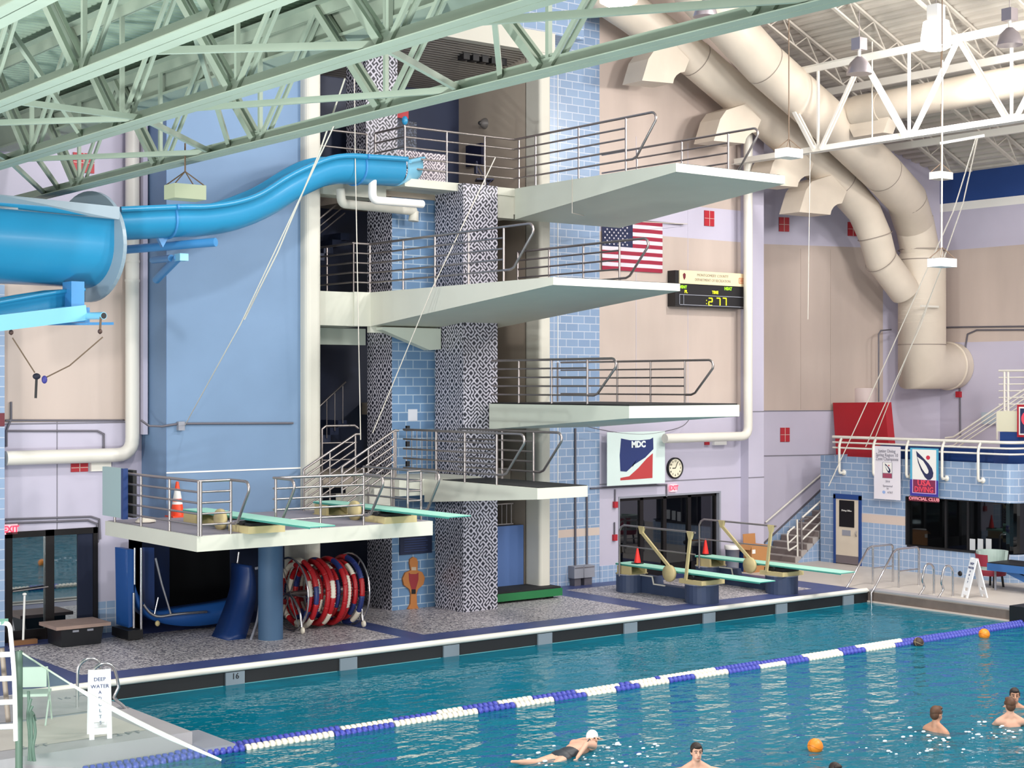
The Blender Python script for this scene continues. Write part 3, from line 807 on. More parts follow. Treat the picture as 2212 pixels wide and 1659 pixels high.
for k in range(4): mb.tube([(18.1, y, 3.0 + k * 0.38), (19.0, y, 3.0 + k * 0.38)], 0.018, 6)
mb.build('landing_rail', STEEL, t, t)

# ------------------------------------------------------------------ inside stair up the bay
t = thing('inner_stairs', 'dark staircase with sloping rail inside the tower bay behind the second platform', 'stairs', (18.8, 32, 7.5))
mb = MB()
for k in range(9): mb.box(17.85 + k * 0.23, 18.1 + k * 0.23, 32.0, 32.8, 7.5 + 0.17 * k, 7.5 + 0.17 * (k + 1))
mb.build('flight', NAVYW, t, t)
mb = MB(); mb.tube([(17.8, 31.95, 8.35), (19.78, 31.95, 9.85)], 0.025, 6); mb.tube([(17.8, 31.95, 8.0), (19.78, 31.95, 9.5)], 0.018, 6); mb.tube([(17.8, 31.95, 8.17), (19.78, 31.95, 9.67)], 0.018, 6)
mb.build('handrail', STEEL, t, t)
t = thing('inner_stairs', 'lower dark staircase in the tower bay beside the mosaic-edged tile core', 'stairs', (18.9, 32, 3.4))
mb = MB()
for k in range(7): mb.box(18.3 + k * 0.22, 18.54 + k * 0.22, 32.0, 32.8, 3.4 + 0.17 * k, 3.4 + 0.17 * (k + 1))
mb.build('flight', NAVYW, t, t)
mb = MB()
for k in range(7): mb.tube([(18.4 + k * 0.22, 31.95, 3.5 + 0.17 * k), (18.4 + k * 0.22, 31.95, 4.4 + 0.17 * k)], 0.014, 5)
mb.tube([(18.3, 31.95, 4.3), (19.8, 31.95, 5.5)], 0.022, 6)
mb.build('handrail', STEEL, t, t)

# ------------------------------------------------------------------ springboard deck
DX0, DX1, DY0, DY1, DZT = 12.83, 17.96, 25.72, 29.72, 2.73
t = thing('springboard_deck', 'raised concrete deck with steel railings carrying two mint springboards, left of the tower', 'deck', (15.4, 27.7, 2.7))
sl = MB().box(DX0, DX1, DY0, DY1, DZT - 0.28, DZT).build('slab', CONC, t, t)
MB().box(DX0 + 0.06, DX1 - 0.06, DY0 + 0.06, DY1, DZT, DZT + 0.006).build('walking_surface', mat('grey_deck_coating', '#8f8a94', 0.7, var=0.05), t, t)
pc = Vector((15.7, 28.2, 0))
MB().lathe([(0.25, FZ), (0.25, DZT - 0.28)], (pc.x, pc.y, 0), n=28).build('round_pillar', mat('slate_blue_paint', '#3d5c7c', 0.6), t, t)
guard(t, (DX0 + 0.05, DY1 - 0.1, DZT), (DX0 + 0.05, DY0 + 0.03, DZT), 0.98, yfrac((243, 300, 362, 430), DX0, DY1 - 0.1, DY0))
x1 = ux(501, DY0)
guard(t, (DX0 + 0.05, DY0 + 0.04, DZT), (x1, DY0 + 0.04, DZT), 0.98, [0, 1.0])
def loop_at(x, ln=0.55):
    guard(t, (x, DY0 + 0.12, DZT), (x, DY0 + 0.04, DZT), 0.98, [], loop=ln)
loop_at(x1)
xa, xb = ux(598, DY0), ux(788, DY0)
guard(t, (xa, DY0 + 0.04, DZT), (xb, DY0 + 0.04, DZT), 0.98, [0, 0.5, 1.0])
loop_at(xa); loop_at(xb)
guard(t, (17.6, DY0 + 0.35, DZT), (DX1 - 0.04, DY0 + 0.35, DZT), 0.98, [0, 1.0])
guard(t, (DX1 - 0.04, DY0 + 0.5, DZT), (DX1 - 0.04, DY0 + 0.35, DZT), 0.98, [], loop=0.5)
guard(t, (DX1 - 0.04, 28.2, DZT), (DX1 - 0.04, DY0 + 0.35, DZT), 0.98, [0, 0.5])
# mats hung over the corner of the deck rail
t = thing('hanging_mat', 'pale green and navy mat hung over the back corner of the springboard deck railing', 'mat', (12.85, 29.1, 3.0))
MB().box(12.72, 12.80, 28.72, 29.6, 2.86, 3.82).build('pale_face', mat('pale_grey_green_vinyl', '#9db4b4', 0.5), t, t)
MB().box(12.72, 12.82, 28.62, 28.72, 2.84, 3.82).build('navy_edge', NAVYF, t, t)
MB().box(12.92, 13.0, 28.62, 28.95, 2.86, 3.78).build('dark_side', DARK, t, t)

# ------------------------------------------------------------------ springboards
def springboard(label, xc, ytip, z, deckz, low):
    t = thing('springboard', label, 'springboard', (xc, ytip + 2.4, deckz))
    w = 0.5
    b = MB(); b.prism([(xc - w/2, ytip, z), (xc - w/2, ytip + 4.88, z), (xc - w/2, ytip + 4.88, z - 0.045), (xc - w/2, ytip + 1.0, z - 0.045), (xc - w/2, ytip, z - 0.022)], (w, 0, 0))
    b = b.build('board', BOARD, t, t)
    e = MB(); e.box(xc - w/2 - 0.004, xc - w/2, ytip, ytip + 4.88, z - 0.044, z - 0.012); e.box(xc - w/2, xc + w/2, ytip - 0.004, ytip, z - 0.022, z - 0.004)
    e.build('board_edge', BOARDE, t, b)
    yb = ytip + 4.55    # rear hinge block
    bz = deckz if not low else 0.75
    r = MB(); r.prism([(xc - 0.3, yb - 0.26, bz), (xc + 0.3, yb - 0.26, bz), (xc + 0.3, yb + 0.26, bz), (xc - 0.3, yb + 0.26, bz)], (0, 0, 0.02))
    r.box(xc - 0.28, xc - 0.22, yb - 0.24, yb + 0.24, bz, z - 0.05); r.box(xc + 0.22, xc + 0.28, yb - 0.24, yb + 0.24, bz, z - 0.05)
    r.prism([(xc - 0.26, yb - 0.22, bz + 0.02), (xc - 0.26, yb + 0.22, z - 0.06), (xc - 0.26, yb + 0.22, bz + 0.02)], (0.52, 0, 0))
    r.build('anchor_block', FULC, t, t)
    yf = ytip + 2.35 if not low else ytip + 2.1
    f = MB(); f.prism([(xc - 0.38, yf - 0.38, bz), (xc + 0.38, yf - 0.38, bz), (xc + 0.38, yf + 0.38, bz), (xc - 0.38, yf + 0.38, bz)], (0, 0, 0.13 if not low else 0.1))
    f = f.build('fulcrum_tray', FULC, t, t)
    d = MB(); d.box(xc - 0.3, xc + 0.3, yf - 0.3, yf + 0.3, bz + 0.1, bz + 0.18); d.tube([(xc - 0.33, yf, z - 0.11), (xc + 0.33, yf, z - 0.11)], 0.06, 12)
    d.build('roller', DARK, t, t)
    yw = yf + 0.72
    wz = bz + 0.19
    MB().lathe([(0.02, -0.05), (0.195, -0.045), (0.205, 0), (0.195, 0.045), (0.02, 0.05)], (xc - 0.37, yw, wz), 'x', 24).build('adjusting_wheel', FULC, t, t)
    MB().tube([(xc - 0.37, yw, wz), (xc + 0.2, yw, wz)], 0.03, 8).build('wheel_axle', STEEL, t, t)
    if low:
        for yy, hh, rr in ((yf, 0.45, 0.40), (yb + 0.05, 0.45, 0.36)):
            pts = [(xc + rr * math.cos(R(a)), yy + rr * math.sin(R(a)), FZ) for a in range(0, 360, 15)]
            pp = MB().prism(pts, (0, 0, hh - 0.02)).build('concrete_base', NAVYC, t, t)
            pl = [(xc + (rr + .015) * math.cos(R(a)), yy + (rr + .015) * math.sin(R(a)), FZ + hh - 0.02) for a in range(0, 360, 15)]
            MB().prism(pl, (0, 0, 0.02)).build('base_rim', GREY, t, pp)
        MB().prism([(xc + 0.05, yf + 0.38, FZ), (xc + 0.05, yb - 0.3, FZ), (xc + 0.05, yb - 0.3, 0.72), (xc + 0.05, yb - 0.75, 0.72), (xc + 0.05, yb - 0.8, 0.55), (xc + 0.05, yf + 0.38, 0.55)], (0.28, 0, 0)).build('link_wall', NAVYC, t, t)
        MB().tube([(xc - 0.01, yb - 0.32, 0.74), (xc - 0.01, yb - 0.75, 0.74), (xc - 0.01, yb - 0.8, 0.56), (xc - 0.01, yb - 1.2, 0.56)], 0.02, 6).build('link_edge', WHITEP, t, t)
        xr = xc - 0.36
        rl = MB(); ya, yz = yb + 0.06, ytip + 1.95
        rl.tube([(xr, ya, FZ + 0.4), (xr, ya, 1.82), (xr, ya - 0.06, 1.92), (xr, ya - 0.17, 1.97), (xr, yz, 1.97)], 0.024, 8); rl.tube([(xr, ya, 1.46), (xr, yz, 1.46)], 0.018, 6)
        rl = rl.build('side_rail', STEEL, t, t)
        for (y0, z0, y1, z1) in ((yw - 0.05, 1.08, ya - 0.83, 1.95), (yf + 0.14, 0.84, yf + 0.0, 1.95)):
            s = MB(); s.beam((xr - 0.03, y0, z0), (xr - 0.02, y1, z1 - 0.1), 0.045, 0.075, (0, 1, 0)); s.prism([(xr - 0.05, y1 - 0.1, z1 + 0.04), (xr - 0.05, y1 + 0.1, z1 + 0.04), (xr - 0.05, y1 + 0.04, z1 - 0.14), (xr - 0.05, y1 - 0.04, z1 - 0.14)], (0.07, 0, 0))
            s.build('strut', FULC, t, t)
    return t
springboard('mint springboard on the raised deck nearer the orange cone, second board from the tower', 14.13, 23.55, 3.0, DZT, False)
springboard('mint springboard on the raised deck beside the stairs of the lowest platform', 17.2, 23.75, 3.0, DZT, False)
springboard('low springboard on navy concrete bases in front of the dark doors', 26.38, 24.6, 1.0, FZ, True)
springboard('low springboard nearest the cardboard box and the office stairs', 29.13, 24.6, 1.0, FZ, True)

# ------------------------------------------------------------------ cones
def cone(label, x, y, z, h, m, collar):
    t = thing('traffic_cone', label, 'traffic cone', (x, y, z), None)
    r = h * 0.2
    MB().lathe([(r, 0.03), (r * 0.98, 0.05), (r * 0.22, h - 0.02), (r * 0.18, h)], (x, y, z), n=20).build('cone_body', m, t, t)
    MB().box(x - r * 1.3, x + r * 1.3, y - r * 1.3, y + r * 1.3, z, z + 0.03).build('base', DARK if not collar else ORANGE, t, t)
    if collar:
        f = lambda q: r * 0.98 + (r * 0.22 - r * 0.98) * (q - 0.05) / (h - 0.07) + 0.003
        MB().lathe([(f(h * 0.52), h * 0.52), (f(h * 0.75), h * 0.75)], (x, y, z), n=20).build('white_band', WHITE, t, t)
        MB().lathe([(f(h * 0.36), h * 0.36), (f(h * 0.44), h * 0.44)], (x, y, z), n=20).build('white_band', WHITE, t, t)
    return t
q = P(383, 1117, z=DZT)
cone('tall orange traffic cone with white bands on the springboard deck', q.x, q.y, DZT + 0.006, 0.72, ORANGE, True)
cone('plain red cone on the low springboard in front of the dark doors', 26.42, uy(1377, 26.42), 1.0, 0.42, REDC, False)
cone('plain red cone on the low springboard nearest the cardboard box', 29.2, uy(1524, 29.2), 1.0, 0.42, REDC, False)
# coiled rope on the deck
q = P(315, 1130, z=DZT)
mb = MB(); pts = []
for k in range(60):
    a = k * 0.42; rr = 0.2 - 0.0012 * k
    pts.append((q.x + rr * math.cos(a), q.y + rr * math.sin(a), DZT + 0.025 + 0.0012 * k))
mb.tube(pts, 0.016, 5)
one('rope_coil', mb, ROPE, 'small coil of pale rope on the springboard deck below the hung mat', 'rope')
# ------------------------------------------------------------------ roof trusses
def truss(label, x, zb, zt, m, y_nodes, y0, y1, step, group=None, w=0.30, tube=False):
    t = thing('roof_truss', label, 'roof truss', (x, y1, zb), group)
    def chord(name, z, down):
        mb = MB()
        for s in (-1, 1):
            c = x + s * (w / 4 + 0.008)
            mb.box(c - w / 4, c + w / 4, y0, y1, z - 0.012 if down else z, z if down else z + 0.012)
            mb.box(x + s * 0.02 - 0.008, x + s * 0.02 + 0.008, y0, y1, z, z + 0.15) if down else mb.box(x + s * 0.02 - 0.008, x + s * 0.02 + 0.008, y0, y1, z - 0.15, z)
        return mb.build(name, m, t, t)
    chord('bottom_chord', zb, True); chord('top_chord', zt, False)
    for i, y in enumerate(y_nodes):
        if y0 < y < y1:
            MB().box(x - 0.012, x + 0.012, y - 0.18, y + 0.18, zb, zb + 0.19).build('gusset_plate', m, t, t)
            MB().beam((x, y, zb + 0.05), (x, y, zt), 0.055, 0.055, (0, 1, 0)).build('vertical_web', m, t, t)
        for s in (-1, 1):
            yt = y + s * step / 2
            if not (y0 - 0.1 < yt < y1 + 0.1 and y0 < y < y1): continue
            mb = MB()
            if s > 0:
                for k in (-1, 1): mb.beam((x + k * 0.06, y + 0.1, zb + 0.06), (x + k * 0.06, yt, zt - 0.05), 0.055, 0.095, (0, 1, 0))
            else:
                for k in (-1, 1): mb.beam((x + k * 0.05, y - 0.1, zb + 0.06), (x + k * 0.05, yt, zt - 0.05), 0.04, 0.06, (0, 1, 0))
            mb.build('diagonal_web', m, t, t)
    return t
ST = 3.27
nodes = [26.6 - ST * k for k in range(8)]
ZB, ZT = 8.9, 10.55
TR = [(11.0, 'green-lit roof truss nearest the tower, its bottom chord crossing in front of the slide'),
      (8.9, 'second green-lit roof truss from the tower, crossing above the first'),
      (7.0, 'third green-lit roof truss from the tower, under the ribbed roof deck'),
      (5.3, 'green-lit roof truss in the top left corner of the picture')]
for x, lb in TR: truss(lb, x, ZB, ZT, TGREENLIT, nodes, 6.0, 29.9, ST, 'green-lit trusses of the low roof')
# deep edge beam of the low roof, behind the first truss
one('roof_edge_beam', MB().box(11.12, 11.28, 3, 30.9, 10.08, 10.7).box(11.02, 11.38, 3, 30.9, 10.06, 10.1), TGREENLIT, 'deep green-lit edge beam where the ribbed low roof stops', 'beam')
# plan bracing between the trusses
br = [((11.0, 28.2), (8.9, 24.3)), ((11.0, 21.6), (8.9, 24.3)), ((11.0, 21.6), (8.9, 19.4)), ((11.0, 15.2), (8.9, 18.6)), ((11.0, 15.2), (8.9, 13.7)), ((11.0, 9.5), (8.9, 12.5)),
      ((8.9, 24.3), (7.0, 21.5)), ((8.9, 19.4), (7.0, 19.2)), ((8.9, 19.4), (7.0, 21.5)), ((8.9, 13.7), (7.0, 15.6))]
for i, (a, b) in enumerate(br):
    mb = MB(); mb.beam((a[0], a[1], ZB + 0.05), (b[0], b[1], ZB + 0.05), 0.055, 0.075)
    one('brace', mb, TGREENLIT, 'thin green-lit brace lying flat between two neighbouring green-lit trusses', 'brace', 'flat braces between the green-lit trusses')
for i, (a, b) in enumerate([((11.0, 21.0, ZB + 0.06), (8.9, 18.3, ZT - 0.1)), ((11.0, 14.4, ZB + 0.06), (8.9, 12.0, ZT - 0.1)), ((8.9, 21.4, ZB + 0.06), (7.0, 20.0, ZT - 0.1)), ((11.0, 27.5, ZB + 0.06), (8.9, 25.6, ZT - 0.1))]):
    mb = MB(); mb.beam(a, b, 0.06, 0.08)
    one('sway_brace', mb, TGREENLIT, 'thin green-lit sway brace sloping up from one green-lit truss to the next', 'brace', 'sloping braces between the green-lit trusses')
# white truss on the right
truss('white roof truss on the right with V-shaped webs, blown bright by the lit lamp', 31.5, 11.5, 13.75, TWHITE, [27.6 - 2.92 * k for k in range(6)], 10.0, 30.6, 2.92, None, 0.26)
# roof purlins/joists of the high roof
for k, y in enumerate([29.2, 26.9, 24.6, 22.3, 20.0, 17.7, 15.4]):
    t = thing('roof_joist', 'white open-web joist running down the slope of the high ribbed roof', 'roof joist', (36, y, 13), 'sloping joists under the high ribbed roof')
    xa, xb = 27.5, 40.2
    def rp(x, d): return Vector((x, y, roofz(x) - d))
    mb = MB(); mb.beam(rp(xa, 0.06), rp(xb, 0.06), 0.1, 0.06); mb.beam(rp(xa, 0.6), rp(xb - 1, 0.6), 0.1, 0.05)
    mb.build('chords', DECKW, t, t)
    mb = MB(); n = 24; xs_ = [xa + (xb - 1 - xa) * i / n for i in range(n + 1)]
    for i in range(n): mb.beam(rp(xs_[i], 0.08 if i % 2 else 0.58), rp(xs_[i+1], 0.58 if i % 2 else 0.08), 0.03, 0.03)
    mb.build('web_rods', DECKW, t, t)
for k, x in enumerate((34.2, 37.2)):
    one('roof_purlin', MB().box(x - 0.06, x + 0.06, 5, 30.8, roofz(x) - 0.92, roofz(x) - 0.72), TWHITE, ('white purlin crossing under the joists between the white truss and the blue wall band', 'white purlin under the ribbed roof nearest the blue wall band')[k], 'purlin')

# ------------------------------------------------------------------ lamps
def highbay(label, c, lit, scale=1.0):
    c = Vector(c); t = thing('high_bay_lamp', label, 'lamp', c)
    s = scale
    if lit:
        MB().lathe([(0.30 * s, -0.02), (0.31 * s, 0.16 * s), (0.26 * s, 0.5 * s), (0.12 * s, 0.56 * s)], c, n=24).build('reflector', GLOWB, t, t)
        MB().lathe([(0.001, -0.1 * s), (0.2 * s, -0.07 * s), (0.29 * s, -0.02)], c, n=24).build('lens', GLOW, t, t)
    else:
        MB().lathe([(0.30 * s, 0.0), (0.29 * s, 0.06 * s), (0.22 * s, 0.26 * s), (0.08 * s, 0.4 * s)], c, n=24).build('reflector', SILVER, t, t)
        MB().lathe([(0.001, 0.02 * s), (0.28 * s, 0.01 * s)], c, n=24).build('lens', GREY, t, t)
    MB().tube([c + Vector((0, 0, 0.38 * s)), c + Vector((0, 0, 0.6 * s))], 0.04 * s, 8).build('neck', WHITEP, t, t)
    MB().box(c.x - 0.13 * s, c.x + 0.13 * s, c.y - 0.13 * s, c.y + 0.13 * s, c.z + 0.56 * s, c.z + 0.84 * s).build('ballast_box', SILVER if not lit else WHITE, t, t)
    MB().tube([c + Vector((0, 0, 0.8 * s)), c + Vector((0, 0, 1.5 * s))], 0.012, 6).build('hanger', STEEL, t, t)
    return t
def lit_at(u, v, y, label, watts):
    c = P(u, v, y=y); highbay(label, c, True, 1.15)
    d = bpy.data.lights.new('bulb_light', 'POINT'); d.energy = watts; d.shadow_soft_size = 0.3; d.color = (1, 0.96, 0.9)
    o = bpy.data.objects.new('bulb_light', d); o.location = c + Vector((0, 0, -0.5)); COL.objects.link(o)
lit_at(2022, 100, 23.2, 'glaring lit high-bay lamp in front of the white truss', 450)
lit_at(1692, 2, 20.5, 'lit high-bay lamp cut by the top edge above the big ducts', 25)
lit_at(1336, 2, 21.7, 'lit high-bay lamp cut by the top edge above the tile wall', 25)
highbay('unlit bell-shaped high-bay lamp under the ballast box left of the glaring lamp', P(1856, 160, y=24.3), False, 1.0)
highbay('unlit bell-shaped high-bay lamp in the top right corner', P(2181, 98, y=20.5), False, 0.95)
highbay('dark unlit high-bay lamp seen between the two big ducts', P(1524, 36, y=22.0), False, 0.8)
# fluorescent strips near the blue wall
for k, (u, v, y) in enumerate(((503, 140, 28.9), (575, 130, 29.3))):
    c = P(u, v, y=y)
    t = thing('fluorescent_fixture', ('bright fluorescent strip light in front of the sky blue wall', 'shorter fluorescent strip light further along the sky blue wall')[k], 'lamp', c)
    L = (0.7, 0.4)[k]
    MB().box(c.x - 0.08, c.x + 0.08, c.y - L * 0.9, c.y + L * 0.9, c.z, c.z + 0.06).build('housing', WHITE, t, t)
    MB().tube([(c.x, c.y - L * 0.85, c.z - 0.035), (c.x, c.y + L * 0.85, c.z - 0.035)], 0.035, 8).build('tube', TUBEG, t, t)
    MB().tube([(c.x, c.y, c.z + 0.06), (c.x, c.y, c.z + 3)], 0.012, 5).build('hanger', STEEL, t, t)

# ------------------------------------------------------------------ ducts
def smooth_path(pts, n=6):
    pts = [Vector(p) for p in pts]; out = []
    for i in range(len(pts) - 1):
        p0, p1, p2, p3 = pts[max(i-1, 0)], pts[i], pts[i+1], pts[min(i+2, len(pts)-1)]
        for k in range(n):
            s = k / n
            out.append(0.5 * ((2*p1) + (p2-p0)*s + (2*p0-5*p1+4*p2-p3)*s*s + (3*p1-p0-3*p2+p3)*s**3))
    out.append(pts[-1]); return out
def rings_on(t, parent, pts, r, name='seam_ring', m=None, wd=0.05):
    for a, b in pts:
        a, b = Vector(a), Vector(b); d = (b - a).normalized()
        MB().tube([a - d * wd / 2, a + d * wd / 2], r, 28, cap=False).build(name, m or DGREY, t, parent)
SEAM = mat('duct_seam', '#8b7f76', 0.6)
VD = Vector((38.7, 29.85, 0)); VR = 0.70
zc, zt0 = 6.0, 10.0
# larger outer duct: from the roof down and into the wall
t = thing('air_duct', 'larger outer round duct that drops vertically and elbows into the right wall', 'air duct', (35.9, 27.8, 5.4))
top = [P(1470, -60, y=28.4), P(1650, 138, y=28.4), P(1785, 258, y=28.5)]
up_pts = top + [P(1905, 372, y=28.9), P(1958, 430, y=29.4), P(1974, 482, y=29.8)]
MB().tube(up_pts, 0.58, 32).build('sloping_duct', DUCT, t, t)
vz = P(1985, 548, x=VD.x).z
p0 = P(1974, 475, y=29.8)
MB().tube([p0, (VD.x - 0.06, VD.y, vz)], 0.57, 32).build('upper_neck', DUCT, t, t)
MB().lathe([(0.58, vz + 0.12), (VR, vz - 0.1), (VR, vz - 0.2)], (VD.x, VD.y, 0), n=32).build('reducer', DUCT, t, t)
MB().tube([(VD.x, VD.y, vz - 0.15), (VD.x, VD.y, zc), (XW - 0.02, VD.y, zc)], VR, 40).build('vertical_duct', DUCT, t, t)
MB().lathe([(VR, -0.03), (VR + 0.04, -0.02), (VR + 0.04, 0.02), (VR, 0.03)], (VD.x + 1.25, VD.y, zc), 'x', 36).build('elbow_flange', DUCT, t, t)
rings_on(t, t, [(up_pts[1], up_pts[2]), (up_pts[3], up_pts[4]), (up_pts[4], up_pts[5])], 0.587, m=SEAM, wd=0.025)
for z in (vz + 0.1, vz - 0.2, P(1985, 745, x=VD.x).z): rings_on(t, t, [((VD.x, VD.y, z), (VD.x, VD.y, z - 1))], VR + 0.006, m=SEAM, wd=0.03)
for k in range(16):
    z = vz - 0.35 - k * 0.115; rings_on(t, t, [((VD.x, VD.y, z), (VD.x, VD.y, z - 1))], VR + 0.003, name='spiral_seam', m=DUCT, wd=0.014)
q = P(2028, 733, y=29.2); MB().box(q.x - 0.08, q.x + 0.08, 29.2, 29.3, q.z - 0.16, q.z + 0.16).build('control_box', DARK, t, t)
q0, q1 = P(1990, 661, y=29.1), P(2052, 662, y=29.1); MB().box(q0.x, q0.x + 0.8, 29.08, 29.14, q0.z - 0.03, q0.z + 0.03).build('hanger_bracket', WHITEP, t, t)
# smaller inner duct with nozzles
t = thing('air_duct', 'smaller inner round duct hugging the wall, with flared outlets along its underside', 'air duct', (30, 30.1, 11))
dp = [P(1255, -45, y=30.0), P(1368, 30, y=30.0), P(1502, 128, y=30.0), P(1716, 312, y=30.0), P(1815, 396, y=30.0), P(1866, 455, y=30.0), P(1890, 510, y=30.0), P(1903, 560, y=29.95), P(1955, 630, y=29.9)]
dr = [0.5, 0.5, 0.5, 0.5, 0.5, 0.48, 0.47, 0.46, 0.46]
MB().tube(dp, dr, 32).build('sloping_duct', DUCT, t, t)
rings_on(t, t, [(dp[2], dp[3]), (dp[4], dp[5]), (dp[6], dp[7]), (dp[7], dp[8])], 0.508, m=SEAM, wd=0.025)
dd = (dp[3] - dp[2]).normalized(); dn = Vector((0, -1, 0)).cross(dd); dn = dn if dn.z < 0 else -dn
# flared saddles: boots under the duct with an arc cut out of the downhill side
def boot(u, v):
    tp = [(0, 0), (14, -47), (27, -66), (70, -80), (102, -45), (92, -19), (82, -17), (74, -11), (69, -3), (67, 6)]
    pts = [P(u + a, v + b, y=29.55) for a, b in tp]
    MB().prism(pts, (0, 0.75, 0)).build('outlet_boot', DUCT, t, t)
for u, v in ((1387, 174), (1542, 304), (1656, 398), (1727, 458)): boot(u, v)
# branch duct crossing to the right in front of the roof
t = thing('air_duct', 'horizontal branch duct running right from the big sloping duct past the lit lamp', 'air duct', (32, 24, 12))
b0 = P(1838, 243, y=28.1); b1 = Vector((b0.x, 12.0, b0.z + 0.15))
MB().tube([b0, b1], 0.40, 28).build('branch', DUCT, t, t)
MB().tube([Vector((b0.x, 27.9, b0.z)), Vector((b0.x, 27.0, b0.z))], 0.42, 28).build('collar', DUCT, t, t)
y = uy(1883, b0.x); MB().prism([(b0.x - 0.2, y + 0.7, b0.z - 0.3), (b0.x - 0.2, y - 0.75, b0.z - 0.3), (b0.x - 0.2, y - 0.55, b0.z - 0.72), (b0.x - 0.2, y + 0.45, b0.z - 0.72)], (0.4, 0, 0)).build('outlet_boot', DUCT, t, t)

# ------------------------------------------------------------------ roof drain pipes
def pipe(label, pts, r, m, extra=None):
    t = thing('drain_pipe', label, 'pipe', pts[0])
    MB().tube(pts, r, 20).build('pipe_run', m, t, t)
    return t
def bend(p, a, b, rad, n=6):
    """rounded corner at p between points a and b"""
    p, a, b = Vector(p), Vector(a), Vector(b); da, db = (a - p).normalized(), (b - p).normalized()
    out = []
    s0, s1 = p + da * rad, p + db * rad
    for k in range(n + 1):
        q = k / n; out.append((1-q)**2 * s0 + 2*q*(1-q) * p + q*q * s1)
    return out
y = 30.78; xl = ux(286, y)
c = Vector((xl, y, P(286, 982, y=y).z)); a = Vector((xl, y, 16)); b = Vector((ux(10, y) + 0.02, y, c.z))
pl = pipe('white drain pipe left of the blue wall, dropping then turning left above the glass door', [a] + bend(c, a, b, 0.35) + [b], 0.145, WHITEP)
for z in (7.6, 8.0): MB().lathe([(0.15, z - 0.03), (0.158, z), (0.15, z + 0.03)], (xl, y, 0), n=20).build('coupling', WHITEP, pl, pl)
MB().box(xl + 0.16, xl + 0.26, 30.6, 31.0, 4.4, 15.5).build('channel_strip', LAV, pl, pl)
y = 30.5; xr = ux(1616, y)
c = Vector((xr, y, P(1616, 942, y=y).z)); a = Vector((xr, y, 14.5)); b = Vector((ux(1436, y), y, c.z))
pr_ = pipe('white drain pipe on the pilaster, turning left under the middle platform toward the banner', [a] + bend(c, a, b, 0.28) + [b], 0.125, WHITEP)
# thin vent pipe elbows by the slide
y = 28.6
q = [P(838, 371, y=29.3), P(805, 369, y=28.6), P(804, 432, y=28.6), P(912, 441, y=28.9)]
t = thing('drain_pipe', 'white plumbing pipe bending down beside the top of the slide', 'pipe', q[1])
MB().tube([q[0]] + bend(q[1], q[0], q[2], 0.16) + bend(q[2], q[1], q[3], 0.16) + [q[3]], 0.09, 14).build('pipe_run', WHITE, t, t)
q = [P(735, 408, y=29.3), P(738, 440, y=29.3), P(895, 456, y=29.6), P(893, 478, y=29.6)]
t = thing('drain_pipe', 'cream plumbing pipe under the highest deck, below the white one', 'pipe', q[1])
MB().tube([q[0]] + bend(q[1], q[0], q[2], 0.13) + [q[2]], 0.10, 14).build('pipe_run', CREAM, t, t)
MB().tube([q[2], q[3]], [0.10, 0.12], 14).build('outlet', CREAM, t, t)

# ------------------------------------------------------------------ water slide
def trough(pts, r, wall, lipw, liph, th=0.035, side=None, n=12):
    """open flume swept along pts: U section of radius r with walls rising `wall` above the axis and outward lips"""
    pts = [Vector(p) for p in pts]
    sec = [(-r - lipw, wall), (-r - lipw, wall - liph), (-r, wall - liph)]
    sec += [(r * math.cos(R(a)), r * math.sin(R(a))) for a in [180 + 180 * k / n for k in range(n + 1)]]
    sec += [(r, wall - liph), (r + lipw, wall - liph), (r + lipw, wall)]
    ri = r - th
    sec += [(ri, wall)] + [(ri * math.cos(R(a)), ri * math.sin(R(a))) for a in [360 - 180 * k / n for k in range(n + 1)]] + [(-ri, wall)]
    m = len(sec); vs = []; k = len(pts)
    for i in range(k):
        d = (pts[min(i+1, k-1)] - pts[max(i-1, 0)]); dh = Vector((d.x, d.y, 0)).normalized()
        sd = Vector((dh.y, -dh.x, 0)); d.normalize(); up = sd.cross(d); up = up if up.z > 0 else -up
        for a, b in sec: vs.append(pts[i] + sd * a + up * b)
    fs = [(i*m + j, i*m + (j+1) % m, (i+1)*m + (j+1) % m, (i+1)*m + j) for i in range(k - 1) for j in range(m)]
    mb = MB().add(vs, fs, 0, True)
    mb.add(vs[:m], [tuple(range(m))[::-1]]); mb.add(vs[-m:], [tuple(range(m))])
    return mb
t = thing('water_slide', 'bright blue water slide leaving the highest deck and curving into a big half-pipe bowl', 'water slide', (15, 28.3, 8.5))
key = [(900, 371, 29.3), (850, 366, 29.0), (780, 362, 28.7), (705, 362, 28.5), (640, 388, 28.4), (565, 432, 28.4), (500, 458, 28.3), (430, 470, 28.2), (360, 472, 28.1), (240, 478, 28.0)]
sp = smooth_path([P(u, v, y=y) for u, v, y in key[1:]], 5)
MB_ = trough(sp, 0.37, 0.24, 0.07, 0.1)
fl = MB_.build('flume', SLIDE, t, t)
for u, v, yy in ((361, 473, 28.1), (757, 364, 28.65)):
    c = P(u, v, y=yy); j = min(range(len(sp)), key=lambda i: (sp[i] - c).length); d = (sp[j+1] - sp[j-1]).normalized()
    trough([sp[j] - d * 0.02, sp[j] + d * 0.02], 0.4, 0.24, 0.07, 0.1).build('joint_flange', SLIDEST, t, fl)
en = [P(900, 366, y=29.4), P(858, 364, y=29.05)]
trough([Vector((19.95, 29.55, 10.36)), sp[0]], 0.37, 0.2, 0.06, 0.08).build('entry_tub', SLIDEP, t, t)
